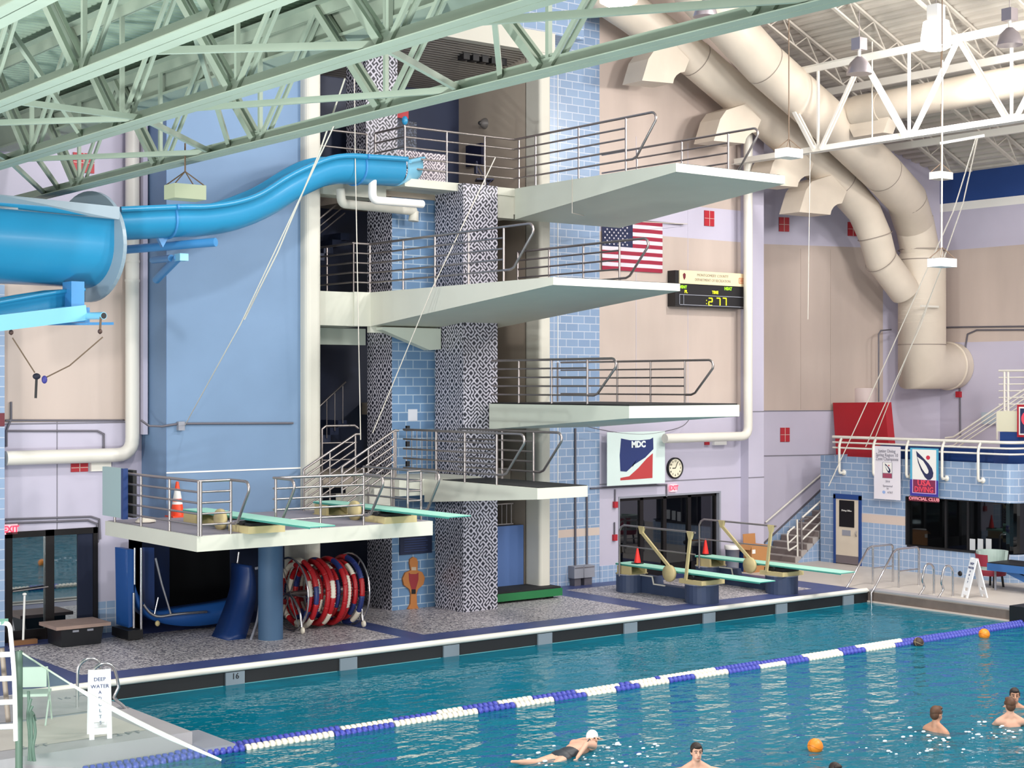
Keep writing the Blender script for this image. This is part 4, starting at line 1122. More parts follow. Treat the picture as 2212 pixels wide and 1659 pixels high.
# bowl: large half-pipe along the wall with a round end flange
cb = P(192, 533, y=27.7)
AX = R(15); ax_ = Vector((math.cos(AX), math.sin(AX), 0)); an_ = Vector((-math.sin(AX), math.cos(AX), 0))   # bowl axis, leaning toward the camera on the left
def turned(mb):
    mb.v = [tuple(cb + ax_ * (p[0] - cb.x) + an_ * (p[1] - cb.y) + Vector((0, 0, p[2] - cb.z))) for p in mb.v]
    return mb
turned(MB().lathe([(0.74, -0.03), (1.02, -0.03), (1.02, 0.05), (0.74, 0.05), (0.74, -0.03)], cb, 'x', 48, sm=False, cap=False)).build('end_flange', SLIDEG, t, t)
bw = turned(trough([(cb.x + 0.02, cb.y, cb.z), (cb.x - 1.5, cb.y, cb.z - 0.01), (cb.x - 2.6, cb.y + 0.1, cb.z - 0.02), (cb.x - 4.2, cb.y + 0.4, cb.z - 0.03)], 0.76, 0.66, 0.1, 0.2, 0.05, n=20))
bowl = bw.build('half_pipe_bowl', SLIDE, t, t)
mb = MB(); mb.prism([(cb.x - 0.02, cb.y - 0.9, cb.z + 0.44), (cb.x - 0.02, cb.y - 0.9, cb.z + 0.67), (cb.x - 2.6, cb.y - 0.86, cb.z + 0.66), (cb.x - 4.2, cb.y - 0.55, cb.z + 0.65), (cb.x - 4.2, cb.y - 0.55, cb.z + 0.43), (cb.x - 2.6, cb.y - 0.86, cb.z + 0.43)], (0, 0.06, 0))
turned(mb).build('rim_flange', SLIDEG, t, bowl)
turned(MB().lathe([(0.70, 0.0), (0.735, 0.0), (0.735, 0.5), (0.70, 0.5), (0.70, 0.0)], (cb.x - 0.5, cb.y, cb.z), 'x', 48, cap=False)).build('inner_sleeve', SLIDE, t, t)
# lower return flume and its catwalk box beam
lp = [P(165, 652, y=27.3), P(120, 655, y=27.2), P(60, 665, y=27.0), P(-30, 682, y=26.7), P(-90, 692, y=26.5)]
lf = trough(lp, 0.22, 0.24, 0.08, 0.06).build('lower_flume', SLIDE, t, t)
mb = MB(); mb.beam(P(168, 676, y=26.9), P(-80, 706, y=26.3), 0.5, 0.27); mb.build('box_beam', SLIDEP, t, t)
q = P(161, 664, y=26.9); mb = MB(); mb.box(q.x - 0.14, q.x + 0.1, 26.7, 27.1, q.z - 0.27, q.z + 0.45); mb.box(q.x + 0.1, q.x + 0.22, 26.75, 27.05, q.z - 0.27, q.z + 0.0)
mb.build('support_post', SLIDEST, t, t)
a, b = P(172, 683, y=26.95), P(224, 682, y=26.2)
MB().tube([a, b], 0.065, 14).build('open_pipe', SLIDEP, t, t)
d = (b - a).normalized(); MB().tube([b + d * 0.002, b + d * 0.004], 0.055, 14).build('pipe_mouth', DARK, t, t)
MB().beam(P(0, 700, y=26.4), P(243, 699, y=27.6), 0.06, 0.05).build('tie_bar', SLIDEST, t, t)
# support arm on the blue wall
a, b = P(466, 523, y=28.0), P(235, 543, y=28.9)
xs0 = ux(360, 28.3)
MB().tube([P(466, 523, y=27.5), P(262, 540, y=29.3)], 0.085, 14).build('support_pipe', SLIDEST, t, t)
q = P(395, 556, y=28.2); MB().box(q.x - 0.11, q.x + 0.07, 28.1, 28.35, q.z - 0.07, q.z + 0.07).build('bracket_box', SLIDEP, t, t)
MB().tube([q + Vector((-0.05, 0.1, 0)), P(338, 604, y=29.75)], 0.085, 12).build('wall_strut', SLIDEST, t, t)
MB().tube([q + Vector((-0.1, 0.3, 0.0)), P(330, 562, y=29.78)], 0.07, 12).build('wall_strut', SLIDEST, t, t)
q = P(350, 512, y=28.1); MB().prism([(q.x - 0.1, 28.1, q.z + 0.02), (q.x + 0.16, 28.1, q.z + 0.05), (q.x + 0.02, 28.1, q.z - 0.2)], (0, 0.1, 0)).build('saddle', SLIDEST, t, t)

# ------------------------------------------------------------------ hung boxes and ropes
def hung_box(label, u, v, Z, w, h, m, up):
    c = P(u, v, Z=Z); t = thing('hanging_box', label, 'hanging box', c)
    MB().box(c.x - w/2, c.x + w/2, c.y - w * 0.35, c.y + w * 0.35, c.z - h/2, c.z + h/2).build('box_body', m, t, t)
    mb = MB(); ap = c + Vector((0, 0, 0.32))
    if up > 1: up = roofz(c.x) - 0.05 - c.z if c.x > 20 else up
    for sx_ in (-1, 1):
        for sy in (-1, 1): mb.tube([c + Vector((sx_ * w * 0.46, sy * w * 0.3, h/2)), ap], 0.01, 5)
    mb.tube([ap, c + Vector((0, 0, up))], 0.014, 5)
    mb.build('sling', ROPEB, t, t)
    return t
hung_box('grey-green box hung on cords in front of the blue slide', 400, 416, 24.0, 0.52, 0.22, mat('sage_box_paint', '#9fa68c', 0.6), 0.75)
hung_box('white box hung on a rope right of the highest platform tip', 1704, 332, 34.0, 0.5, 0.19, WHITE, 2.7)
hung_box('white box hung in front of the big vertical duct', 2035, 568, 32.0, 0.5, 0.17, WHITE, 2.9)
hung_box('small cream box hung under the high roof left of the blue wall band', 2033, 380, 40.0, 0.5, 0.18, CREAM, 1.6)
def rope(label, pts, r=0.012, m=None, grp=None):
    mb = MB(); mb.tube(pts, r, 5); return one('rope', mb, m or ROPE, label, 'rope', grp)
g = 'pair of slack spotting ropes in front of the blue wall'
rope('pale spotting rope slanting across the blue wall, left one of a close pair', [P(731, 252, x=11), P(520, 700, Z=25), P(400, 918, y=29.7)], 0.01)
rope('pale spotting rope slanting across the blue wall, right one of a close pair', [P(745, 170, x=11), P(690, 330, Z=22), P(600, 545, Z=24), P(528, 690, Z=25)], 0.012)
rope('vertical rope falling past the slide entrance to the tower stairs', [P(765, 130, y=28.2), P(767, 330, y=28.2), P(779, 950, y=28.3)], 0.012)
rope('long rope slanting down in front of the mosaic column to the stairs', [P(1070, 340, y=26.0), P(935, 620, y=27.0), P(805, 935, y=28.1)], 0.012)
rope('rope slanting from the roof to the red mat, leftmost of three', [P(2108, 300, Z=36), P(2060, 455, Z=38), P(1905, 800, Z=41), P(1790, 1050, Z=42)], 0.014)
rope('rope slanting from the roof behind the hung box, middle of three', [P(2112, 298, Z=36), P(2080, 440, Z=38), P(1990, 700, Z=40), P(1870, 965, Z=42)], 0.014)
rope('thin rope slanting over the red mat, rightmost of three', [P(2034, 578, Z=38), P(1990, 690, Z=40), P(1885, 960, Z=42)], 0.012)
rope('thin cord hanging below the outlet of the inner duct', [P(1750, 330, y=27), P(1745, 690, y=27)], 0.009)
rope('thin cord hanging straight down the side of the highest platform', [P(1236, 384, x=22.57), P(1236, 460, x=22.57)], 0.009)
rope('thin cord between the tower and the flag under the highest platform', [P(1236, 460, x=22.57), P(1298, 475, y=30), P(1485, 484, y=30.9)], 0.01)
rope('vertical rope hanging through the white truss', [P(1884, 90, x=31.5), P(1884, 305, x=31.5)], 0.02)
rope('long vertical rope by the glaring lamp carrying the hung box', [P(2036, 130, Z=32), P(2034, 555, Z=32)], 0.02)
# rope anchor bracket under the roof
q0, q1 = P(2030, 310, Z=36), P(2126, 293, Z=36)
one('pulley_bar', MB().beam(q0, q1, 0.05, 0.06), WHITEP, 'short white bar with a pulley under the roof where the slanting ropes start', 'bar')
# trapeze-like cord with pulleys under the slide bowl
t = thing('spotting_rig', 'brown cord sagging between two pulleys under the slide bowl with a dark padded belt', 'spotting rig', P(85, 815, Z=27.1))
mb = MB(); mb.tube([P(27, 730, Z=26.8), P(75, 805, Z=27.1)], 0.012, 5); mb.tube([P(100, 815, Z=27.2), P(150, 790, Z=27.4), P(222, 728, Z=27.6)], 0.012, 5); mb.build('cord', ROPEB, t, t)
for u, v in ((24, 718), (216, 716)):
    ZZ = 26.8 if u < 100 else 27.6; q = P(u, v, Z=ZZ); MB().lathe([(0.03, -0.03), (0.05, 0), (0.03, 0.03)], q, 'x', 12).build('pulley', mat('pulley_brown', '#4a332c', 0.5), t, t)
    MB().tube([q, P(u + (2 if u > 100 else -6), v - 33, Z=ZZ)], 0.02, 6).build('strap', ROPEB, t, t)
q = P(79, 813, Z=27.1); MB().ell(q, (0.07, 0.05, 0.055)).build('belt_pad', mat('dark_navy_pad', '#15172a', 0.7), t, t)
q2 = P(96, 820, Z=27.15); MB().ell(q2, (0.05, 0.04, 0.07)).build('belt_buckle', mat('violet_pad', '#3a3a8a', 0.6), t, t)
MB().tube([q, P(77, 860, Z=27.1)], 0.022, 6).build('hanging_strap', DARK, t, t)
# ------------------------------------------------------------------ writing and signs on the back wall
yw = YW
def plate(x0, x1, z0, z1, y, th=0.03): return MB().box(x0, x1, y - th, y, z0, z1)
def red_squares(label, c, right, w, h, nrm, off=0.03):
    """red panel divided by pale cross lines"""
    c = Vector(c); r = Vector(right); up = Vector((0, 0, 1)); n = Vector(nrm)
    t = thing('red_panel', label, 'panel', c, None)
    MB().beam(c - up * h / 2 + n * off / 2, c + up * h / 2 + n * off / 2, w, off, n).build('red_face', REDS, t, t)
    mb = MB(); mb.beam(c - up * h / 2 + n * off, c + up * h / 2 + n * off, 0.015, 0.01, n); mb.beam(c - r * w / 2 + n * off, c + r * w / 2 + n * off, 0.012, 0.01, n)
    mb.build('cross_lines', TAN, t, t)
red_squares('red square panel on the lavender band beside the flag, below the highest platform', P(1531, 472, y=yw), (1, 0, 0), 0.37, 0.42, (0, -1, 0))
def onA(u, v):
    # point on the angled corner wall
    t = (u - 1106) / FPX; d = Vector((FX + t * FY, FY - t * FX, (829.5 - v) / FPX))
    Z = nA.dot(A0) / nA.dot(Vector((d.x, d.y, 0)))
    return Vector((d.x * Z, d.y * Z, CAM_H + d.z * Z))
red_squares('upper red square panel on the angled corner wall', onA(1693, 485), dA, 0.34, 0.42, nA)
red_squares('lower red square panel on the angled corner wall above the stairs', onA(1695, 939), dA, 0.31, 0.42, nA)
red_squares('shadowed red square panel behind the bend of the inner duct', onA(1842, 495), dA, 0.36, 0.42, nA)
red_squares('red square panel high on the left wall seen through the truss webs', P(180, 352, y=yw), (1, 0, 0), 0.45, 0.40, (0, -1, 0))
red_squares('small red panel below the left drain pipe', P(171, 1010, y=yw), (1, 0, 0), 0.36, 0.17, (0, -1, 0))
one('white_box', plate(ux(193, yw), ux(236, yw), P(215, 1017, y=yw).z, P(215, 997, y=yw).z, yw - 0.002, 0.1), WHITEP, 'blank white box beside the small red panel under the left drain pipe', 'box')
one('white_box', plate(ux(1538, yw), ux(1564, yw), P(1550, 961, y=yw).z, P(1550, 947, y=yw).z, yw - 0.002, 0.1), WHITE, 'small blank white box under the right drain pipe', 'box')
one('red_panel', plate(ux(1521, yw), ux(1530, yw), P(1525, 961, y=yw).z, P(1525, 950, y=yw).z, yw - 0.002, 0.05), REDS, 'tiny red box left of the blank white box under the right drain pipe', 'panel')
# flag
fx0, fx1 = ux(1298, yw), ux(1429, yw); fz0, fz1 = P(1429, 590, y=yw).z, P(1429, 482, y=yw).z
t = thing('flag', 'national flag with stars and stripes hung on the wall beside the second platform', 'flag', ((fx0 + fx1) / 2, yw - 0.05, fz0))
FRED, FWH, FBL = mat('flag_red', '#93203a', 0.8), mat('flag_white', '#cfc9d2', 0.8), mat('flag_navy', '#1e2547', 0.8)
hh = (fz1 - fz0) / 13
mb = MB()
NW = 16
def fy(i): return yw - 0.05 + 0.012 * math.sin(i * 0.9)
cut = 0.44
for s in range(13):
    za, zb = fz1 - (s + 1) * hh, fz1 - s * hh
    for i in range(NW):
        a, b = fx0 + (fx1 - fx0) * i / NW, fx0 + (fx1 - fx0) * (i + 1) / NW
        k = 2 if (s < 7 and i < NW * cut) else (0 if s % 2 == 0 else 1)
        mb.quad((a, fy(i), za), (b, fy(i + 1), za), (b, fy(i + 1), zb), (a, fy(i), zb), k)
mb.build('flag_cloth', [FRED, FWH, FBL], t, t)
mb = MB()
for r_ in range(9):
    for c_ in range(6 if r_ % 2 == 0 else 5):
        x = fx0 + (fx1 - fx0) * cut * ((2 * c_ + 1 + r_ % 2) / 12.0) * 0.98; z = fz1 - 7 * hh * (r_ + 0.8) / 9.6
        pts = []
        for k in range(10):
            a = R(90 + 36 * k); q = 0.035 if k % 2 == 0 else 0.015
            pts.append((x + q * math.cos(a), yw - 0.075, z + q * math.sin(a)))
        mb.add(pts, [tuple(range(10))[::-1]])
mb.build('stars', FWH, t, t)
MB().tube([(fx0 - 0.02, yw - 0.05, fz1 + 0.01), (fx1 + 0.75, yw - 0.05, fz1 + 0.01)], 0.018, 6).build('hanging_rod', STEEL, t, t)
# scoreboard
sx0, sx1 = ux(1442, yw), ux(1592, yw)
zt_, zm, zb_ = P(1442, 585, y=yw).z, P(1452, 611, y=yw).z, P(1442, 662, y=yw).z
t = thing('scoreboard', 'electronic scoreboard under a cream header showing the time 277', 'scoreboard', ((sx0 + sx1) / 2, yw, zb_))
MB().box(sx0, sx1, yw - 0.3, yw, zb_, zt_).build('cabinet', mat('scoreboard_black', '#17161a', 0.5), t, t)
hd = MB().box(sx0 + 0.13, sx1 + 0.02, yw - 0.33, yw - 0.3, zm - 0.03, zt_ + 0.01).build('header_panel', mat('header_cream', '#e6d3ae', 0.5), t, t)
HG = mat('header_lettering', '#94887c', 0.6)
hx = (sx0 + sx1) / 2 + 0.05; hz = (zt_ + zm) / 2
text('header_text', 'MONTGOMERY COUNTY', (hx, yw - 0.335, hz + 0.06), (1, 0, 0), 0.075, HG, hd)
text('header_text', 'DEPARTMENT OF RECREATION', (hx, yw - 0.335, hz - 0.07), (1, 0, 0), 0.075, HG, hd, sx=0.92)
q = Vector((sx0 + 0.3, yw - 0.335, hz)); MB().prism([q + Vector((-0.05, 0, 0.06)), q + Vector((0, 0, 0.1)), q + Vector((0.05, 0, 0.06)), q + Vector((0.04, 0, -0.03)), q + Vector((0, 0, -0.09)), q + Vector((-0.04, 0, -0.03))], (0, -0.006, 0)).build('crest', MAROON, t, hd)
q = Vector((sx1 - 0.16, yw - 0.335, hz - 0.03)); mb = MB()
for a, b in (((-.1, -.07), (.1, -.07)), ((.1, -.07), (.1, .07)), ((.1, .07), (-.1, .07)), ((-.1, .07), (-.1, -.07)), ((-.06, 0), (.06, 0)), ((-.06, .03), (.06, .03)), ((-.06, -.03), (.06, -.03))):
    mb.beam(q + Vector((a[0], 0, a[1])), q + Vector((b[0], 0, b[1])), 0.006, 0.02, (0, 0, 1))
mb.build('logo_box', mat('logo_orange', '#cf7a55', 0.6), t, hd)
YB = yw - 0.305
for tx, u, v, m, h in (('EVENT', 1474, 620, LEDG, 0.08), ('HEAT', 1573, 624, LEDG, 0.085), ('PL', 1482, 630, LEDY, 0.08), ('TIME', 1545, 632, LEDY, 0.08)):
    text('led_word', tx, (ux(u, YB), YB, P(u, v, y=YB).z), (1, 0, 0), h, m, t, bold=0.004)
SEG = {'2': 'abged', '7': 'abc'}
def seven(ch, cx, cz, w, h):
    mb = MB(); th = 0.03
    pos = {'a': ((-w/2, h/2), (w/2, h/2)), 'b': ((w/2, h/2), (w/2, 0)), 'c': ((w/2, 0), (w/2, -h/2)), 'd': ((-w/2, -h/2), (w/2, -h/2)), 'e': ((-w/2, 0), (-w/2, -h/2)), 'f': ((-w/2, h/2), (-w/2, 0)), 'g': ((-w/2, 0), (w/2, 0))}
    for s in SEG[ch]:
        a, b = pos[s]; mb.beam((cx + a[0], YB - 0.004, cz + a[1]), (cx + b[0], YB - 0.004, cz + b[1]), 0.01, th, (0, 0, 1) if a[1] == b[1] else (1, 0, 0))
    mb.build('digit', LEDY, t, t)
for ch, u in (('2', 1534.5), ('7', 1551.5), ('7', 1565)): seven(ch, ux(u, YB), P(u, 652, y=YB).z, 0.13, 0.2)
mb = MB()
for dz in (0.04, -0.05): q = Vector((ux(1526, YB), YB, P(1526, 652, y=YB).z + dz)); mb.box(q.x - 0.012, q.x + 0.012, YB - 0.006, YB, q.z - 0.012, q.z + 0.012)
mb.build('colon', LEDY, t, t)
mb = MB(); za_, zb2 = P(1455, 636, y=YB).z, P(1455, 658, y=YB).z
mb.box(sx0 + 0.14, sx1, YB - 0.01, YB, za_, za_ + 0.018); mb.box(sx0 + 0.14, sx1, YB - 0.01, YB, zb2, zb2 + 0.018); mb.box(sx0 + 0.14, sx0 + 0.158, YB - 0.01, YB, zb2, za_); mb.box(ux(1476, YB), ux(1476, YB) + 0.015, YB - 0.01, YB, zb2, za_)
mb.build('frame_lines', GREY, t, t)
# club banner
bx0, bx1 = ux(1311, yw - 0.25), ux(1436, yw - 0.25); yb = yw - 0.25
bz1, bz0 = P(1436, 931, y=yb).z, P(1311, 1050, y=yb).z
t = thing('club_banner', 'white hanging banner with a navy and red wave emblem above the dark doors', 'banner', ((bx0 + bx1) / 2, yb, bz0))
MB().box(bx0, bx1, yb - 0.008, yb, bz0, bz1).build('banner_cloth', mat('banner_white', '#cfdedb', 0.6), t, t)
ex0, ex1 = ux(1338, yb), ux(1411, yb); ez1, ez0 = P(1375, 946, y=yb).z, P(1375, 1036, y=yb).z
def bp_(a, b): return (ex0 + (ex1 - ex0) * a, yb - 0.011, ez0 + (ez1 - ez0) * b)
BN, BR = mat('banner_navy', '#1f2f66', 0.6), mat('banner_red', '#b23a3c', 0.6)
def sheet(name, pts, m, par): 
    n = len(pts); MB().add([bp_(*p) for p in pts], [tuple(range(n))]).build(name, m, t, t)
sheet('navy_field', [(0.02, 0.22), (0.2, 0.2), (0.42, 0.36), (0.75, 0.52), (1.0, 0.72), (0.99, 1.0), (0.9, 0.96), (0.6, 0.94), (0.3, 0.95), (0.04, 1.0), (0.0, 0.6)], BN, t)
sheet('red_wave', [(0.02, 0.0), (0.97, 0.02), (0.98, 0.62), (0.8, 0.5), (0.55, 0.28), (0.28, 0.09), (0.02, 0.06)], BR, t)
sheet('white_swoosh', [(0.3, 0.26), (0.38, 0.36), (0.5, 0.47), (0.42, 0.4), (0.36, 0.28)], WHITE, t)
text('emblem_letters', 'MDC', (ex0 + (ex1 - ex0) * 0.55, yb - 0.016, ez0 + (ez1 - ez0) * 0.84), (1, 0, 0), 0.16, mat('banner_letter_white', '#dfe6e6', 0.6), t, bold=0.012)
mb = MB(); mb.tube(smooth_path([P(1270, 922, y=yb), P(1330, 934, y=yb), P(1390, 938, y=yb), P(1440, 931, y=yb), P(1475, 920, y=yb), P(1492, 902, y=yb)], 4), 0.012, 5); mb.build('hanging_cord', DGREY, t, t)
# clock
c = P(1457, 1011, y=yw - 0.02); t = thing('wall_clock', 'round cream wall clock with a black rim beside the club banner', 'clock', c)
MB().lathe([(0.285, 0.0), (0.285, -0.07), (0.255, -0.08), (0.25, -0.045), (0.25, 0.0)], (c.x, yw, c.z), 'y', 40).build('rim', DARK, t, t)
MB().lathe([(0.001, -0.052), (0.25, -0.05)], (c.x, yw, c.z), 'y', 40).build('dial', mat('clock_cream', '#e4dcc4', 0.5), t, t)
for h in range(1, 13):
    a = R(90 - 30 * h); text('numeral', str(h), (c.x + 0.19 * math.cos(a), yw - 0.058, c.z + 0.19 * math.sin(a)), (1, 0, 0), 0.055, DARK, t)
for nm, ang, ln, w in (('hour_hand', R(90 - 30 * 9), 0.11, 0.022), ('minute_hand', R(90 - 27), 0.18, 0.016)):
    MB().beam((c.x, yw - 0.062, c.z), (c.x + ln * math.cos(ang), yw - 0.062, c.z + ln * math.sin(ang)), 0.006, w, (0, 0, 1) if abs(math.cos(ang)) > 0.7 else (1, 0, 0)).build(nm, DARK, t, t)
# exit signs
def exit_sign(label, u, v, w, h, y):
    c = P(u, v, y=y); t = thing('exit_sign', label, 'exit sign', c)
    MB().box(c.x - w/2, c.x + w/2, y - 0.06, y, c.z - h/2, c.z + h/2).build('face', EXITB, t, t)
    text('exit_letters', 'EXIT', (c.x, y - 0.065, c.z), (1, 0, 0), h * 0.62, EXITR, t, sx=0.9, bold=0.006)
exit_sign('lit red exit sign above the left glass door', 21, 1143, 0.28, 0.2, yw)
exit_sign('small glowing exit sign above the dark doors below the clock', 1452, 1054, 0.24, 0.2, yw)
# paper notices, name board, wooden figure on the tile core
cy = 30.0
one('paper_notice', plate(ux(881, cy), ux(901, cy), P(890, 909, y=cy).z, P(890, 884, y=cy).z, cy - 0.001, 0.01), mat('paper_white', '#c8ccd6', 0.8), 'blank pale paper notice on the blue tile core above the lowest platform', 'notice')
t = thing('name_board', 'dark framed board with pale lines of small text on the tile core', 'board', (ux(896, cy), cy, 2.0))
a, b = P(862, 1199, y=cy), P(931, 1153, y=cy)
MB().box(a.x, b.x, cy - 0.04, cy, a.z, b.z).build('board_panel', mat('board_navy', '#18213f', 0.5), t, t)
mb = MB()
for k in range(6): mb.box(a.x + 0.12, b.x - 0.12 - 0.05 * (k % 2), cy - 0.043, cy - 0.04, a.z + 0.07 + k * 0.055, a.z + 0.08 + k * 0.055)
mb.build('text_lines', mat('faint_blue_lines', '#33467c', 0.6), t, t)
t = thing('wooden_figure', 'flat painted wooden swimmer figure in a red suit standing against the tile core', 'figure', P(893, 1316, y=cy - 0.1))
W1, W2 = mat('figure_tan', '#b0703a', 0.6), mat('figure_red', '#8e2a30', 0.6)
def fig(name, pts, m, y0=cy - 0.052, th=0.05):
    n = len(pts); MB().prism([P(u, v, y=y0) for u, v in pts], (0, th, 0)).build(name, m, t, t)
fig('body_board', [(888, 1232), (885, 1216), (886, 1208), (893, 1203), (900, 1206), (903, 1214), (902, 1232), (912, 1236), (918, 1248), (915, 1262), (903, 1273), (900, 1282), (901, 1306), (905, 1315.5), (881, 1315.5), (887, 1305), (888, 1282), (885, 1273), (873, 1264), (870, 1250), (876, 1237)], W1)
fig('red_suit', [(883, 1237), (887, 1240), (899, 1240), (904, 1237), (904, 1252), (898, 1273), (889, 1273), (884, 1254)], W2, cy - 0.058, 0.004)
fig('navy_shorts', [(889, 1273), (898, 1273), (898, 1283), (889, 1283)], DARK, cy - 0.058, 0.004)
fig('pale_face', [(889, 1225), (899, 1225), (899, 1232), (889, 1232)], mat('figure_cream', '#b9a692', 0.6), cy - 0.058, 0.004)
# conduits and boxes on the walls
def conduit(label, pts, r=0.022, m=None): return one('conduit', MB().tube(pts, r, 6), m or DGREY, label, 'conduit')
y = YW - 0.03
conduit('upper grey conduit along the left wall below the beige panels', [P(12, 908, y=y), P(268, 908, y=y)])
conduit('grey conduit on the left wall turning down to the drain pipe', [P(16, 931, y=y), P(210, 931, y=y), P(224, 938, y=y), P(224, 975, y=y)])
conduit('upper of two grey conduits above the left glass door', [P(12, 1122, y=y), P(196, 1116, y=y), P(214, 1122, y=y), P(216, 1165, y=y)])
conduit('lower of two grey conduits above the left glass door', [P(12, 1131, y=y), P(190, 1124, y=y), P(210, 1132, y=y), P(211, 1172, y=y)])
conduit('bent conduit and hook at the far left of the beige wall', [P(24, 868, y=y), P(24, 905, y=y), P(14, 930, y=y), P(14, 965, y=y)])
t = thing('conduit', 'grey conduit with a junction box across the sky blue wall', 'conduit', P(388, 919, y=BY))
y = BY - 0.035
MB().tube([P(305, 908, y=y), P(322, 920, y=y), P(350, 921, y=y), P(388, 915, y=y), P(633, 914, y=y)], 0.025, 6).build('tube_run', DGREY, t, t)
q = P(388, 919, y=BY); MB().box(q.x - 0.07, q.x + 0.07, BY - 0.1, BY, q.z - 0.1, q.z + 0.08).build('junction_box', GREY, t, t)
y = YW - 0.03
conduit('left grey conduit dropping down the tile wall to the electrical boxes', [P(1243, 925, y=y), P(1243, 1224, y=y)], 0.028)
conduit('right grey conduit dropping down the tile wall to the electrical boxes', [P(1268, 1072, y=y), P(1268, 1224, y=y)], 0.028)
conduit('grey conduit along the wall joint above the dark doors', [P(1275, 1055, y=y), P(1440, 1047, y=y), P(1440, 1073, y=y)], 0.022)
for k, (u0, u1, v0, v1) in enumerate(((1238, 1258, 1222, 1250), (1259, 1282, 1220, 1248))):
    t = thing('electrical_box', ('grey electrical box on the tile wall, left of the pair by the green mat', 'grey electrical box on the tile wall, right of the pair by the green mat')[k], 'electrical box', P(u0, v1, y=YW))
    a, b = P(u0, v1, y=YW - 0.2), P(u1, v0, y=YW - 0.2)
    MB().box(a.x, b.x, YW - 0.25, YW, a.z, b.z).build('cabinet', GREY, t, t)
    MB().box(a.x + 0.02, b.x - 0.02, YW - 0.262, YW - 0.25, b.z - 0.05, b.z - 0.03).build('latch', DGREY, t, t)
    MB().box(a.x + 0.05, b.x - 0.05, YW - 0.2, YW - 0.02, FZ, a.z).build('pedestal', DGREY, t, t)
for k, (u, v) in enumerate(((1327, 1090), (1326, 1161))):
    q = P(u, v, y=YW); t = thing('alarm_box', ('red alarm box beside the dark doors, upper of the two', 'red alarm box beside the dark doors, lower of the two')[k], 'alarm box', q)
    MB().box(q.x - 0.06, q.x + 0.06, YW - 0.08, YW, q.z - 0.08, q.z + 0.08).build('case', REDS, t, t); MB().tube([(q.x, YW - 0.03, q.z + 0.08), (q.x, YW - 0.03, q.z + 0.4)], 0.02, 6).build('tube_run', DGREY, t, t)
# right wall conduits
xw = XW - 0.03
conduit('grey conduit along the right wall behind the vertical duct', [P(2037, 707, x=xw), P(2260, 704, x=xw)], 0.025)
conduit('grey conduit arching from the right wall run down past the duct elbow', [P(2260, 712, x=xw), P(2110, 713, x=xw), P(2090, 722, x=xw), P(2086, 745, x=xw), P(2084, 800, x=xw), P(2073, 830, x=xw), P(2074, 940, x=xw)], 0.025)
conduit('thin conduit loop left of the vertical duct on the corner wall', [P(1925, 712, y=30.75), P(1903, 714, y=30.75), P(1898, 722, y=30.75), P(1898, 868, y=30.75)], 0.025)
q = P(2085, 772, x=XW); one('junction_box', MB().box(XW - 0.1, XW, q.y - 0.07, q.y + 0.07, q.z - 0.08, q.z + 0.08), CREAM, 'cream junction box on the right wall conduit beside the duct elbow', 'junction box')
q = P(2073, 852, x=XW); one('alarm_box', MB().box(XW - 0.1, XW, q.y - 0.08, q.y + 0.08, q.z - 0.09, q.z + 0.09), REDS, 'red alarm box low on the right wall under the duct elbow', 'alarm box')
# round speaker, folding chair and things on the top level
q = P(1048, 267, x=23.86); t = thing('wall_speaker', 'round grey domed speaker on the beige wall of the highest level', 'speaker', q)
MB().lathe([(0.001, -0.16), (0.06, -0.15), (0.12, -0.06), (0.14, 0.0)], (q.x, q.y, q.z), 'x', 24).build('dome', mat('speaker_grey', '#6a6664', 0.4), t, t)
MB().lathe([(0.001, -0.2), (0.045, -0.19), (0.05, -0.15)], (q.x, q.y, q.z), 'x', 16).build('horn_cap', mat('speaker_dark', '#3a3838', 0.4), t, t)
a, b = P(1010, 361, x=23.8), P(1044, 309, x=23.8)
one('wall_pad', MB().box(23.74, 23.83, b.y, a.y, a.z, b.z), mat('navy_pad_dark', '#161a3a', 0.6), 'dark navy padded panel on the beige wall of the highest level', 'panel')
def folding_chair(name, label, c, m, rz):
    t = thing(name, label, 'chair', c); c = Vector(c); M = Matrix.Rotation(rz, 3, 'Z')
    def W(x, y, z): return c + M @ Vector((x, y, z))
    def bx(nm, x0, x1, y0, y1, z0, z1):
        mb = MB(); vs = [W(x, y, z) for x in (x0, x1) for y in (y0, y1) for z in (z0, z1)]
        mb.add(vs, [(0, 1, 3, 2), (4, 6, 7, 5), (0, 4, 5, 1), (2, 3, 7, 6), (0, 2, 6, 4), (1, 5, 7, 3)]); mb.build(nm, m, t, t)
    bx('seat', -0.22, 0.22, -0.2, 0.22, 0.43, 0.47); bx('backrest', -0.21, 0.21, 0.2, 0.24, 0.58, 0.88)
    for sx_ in (-1, 1):
        MB().tube([W(sx_ * 0.22, 0.24, 0.88), W(sx_ * 0.22, -0.22, 0)], 0.014, 6).build('leg', m, t, t)
        MB().tube([W(sx_ * 0.2, -0.16, 0.44), W(sx_ * 0.2, 0.28, 0)], 0.014, 6).build('leg', m, t, t)
    return t
q = P(1062, 392, z=10.0) if False else Vector((23.2, 31.0, 10.0))
folding_chair('folding_chair', 'dark navy folding chair on the highest level behind the guardrail', q, mat('chair_navy', '#1b2042', 0.5), R(60))
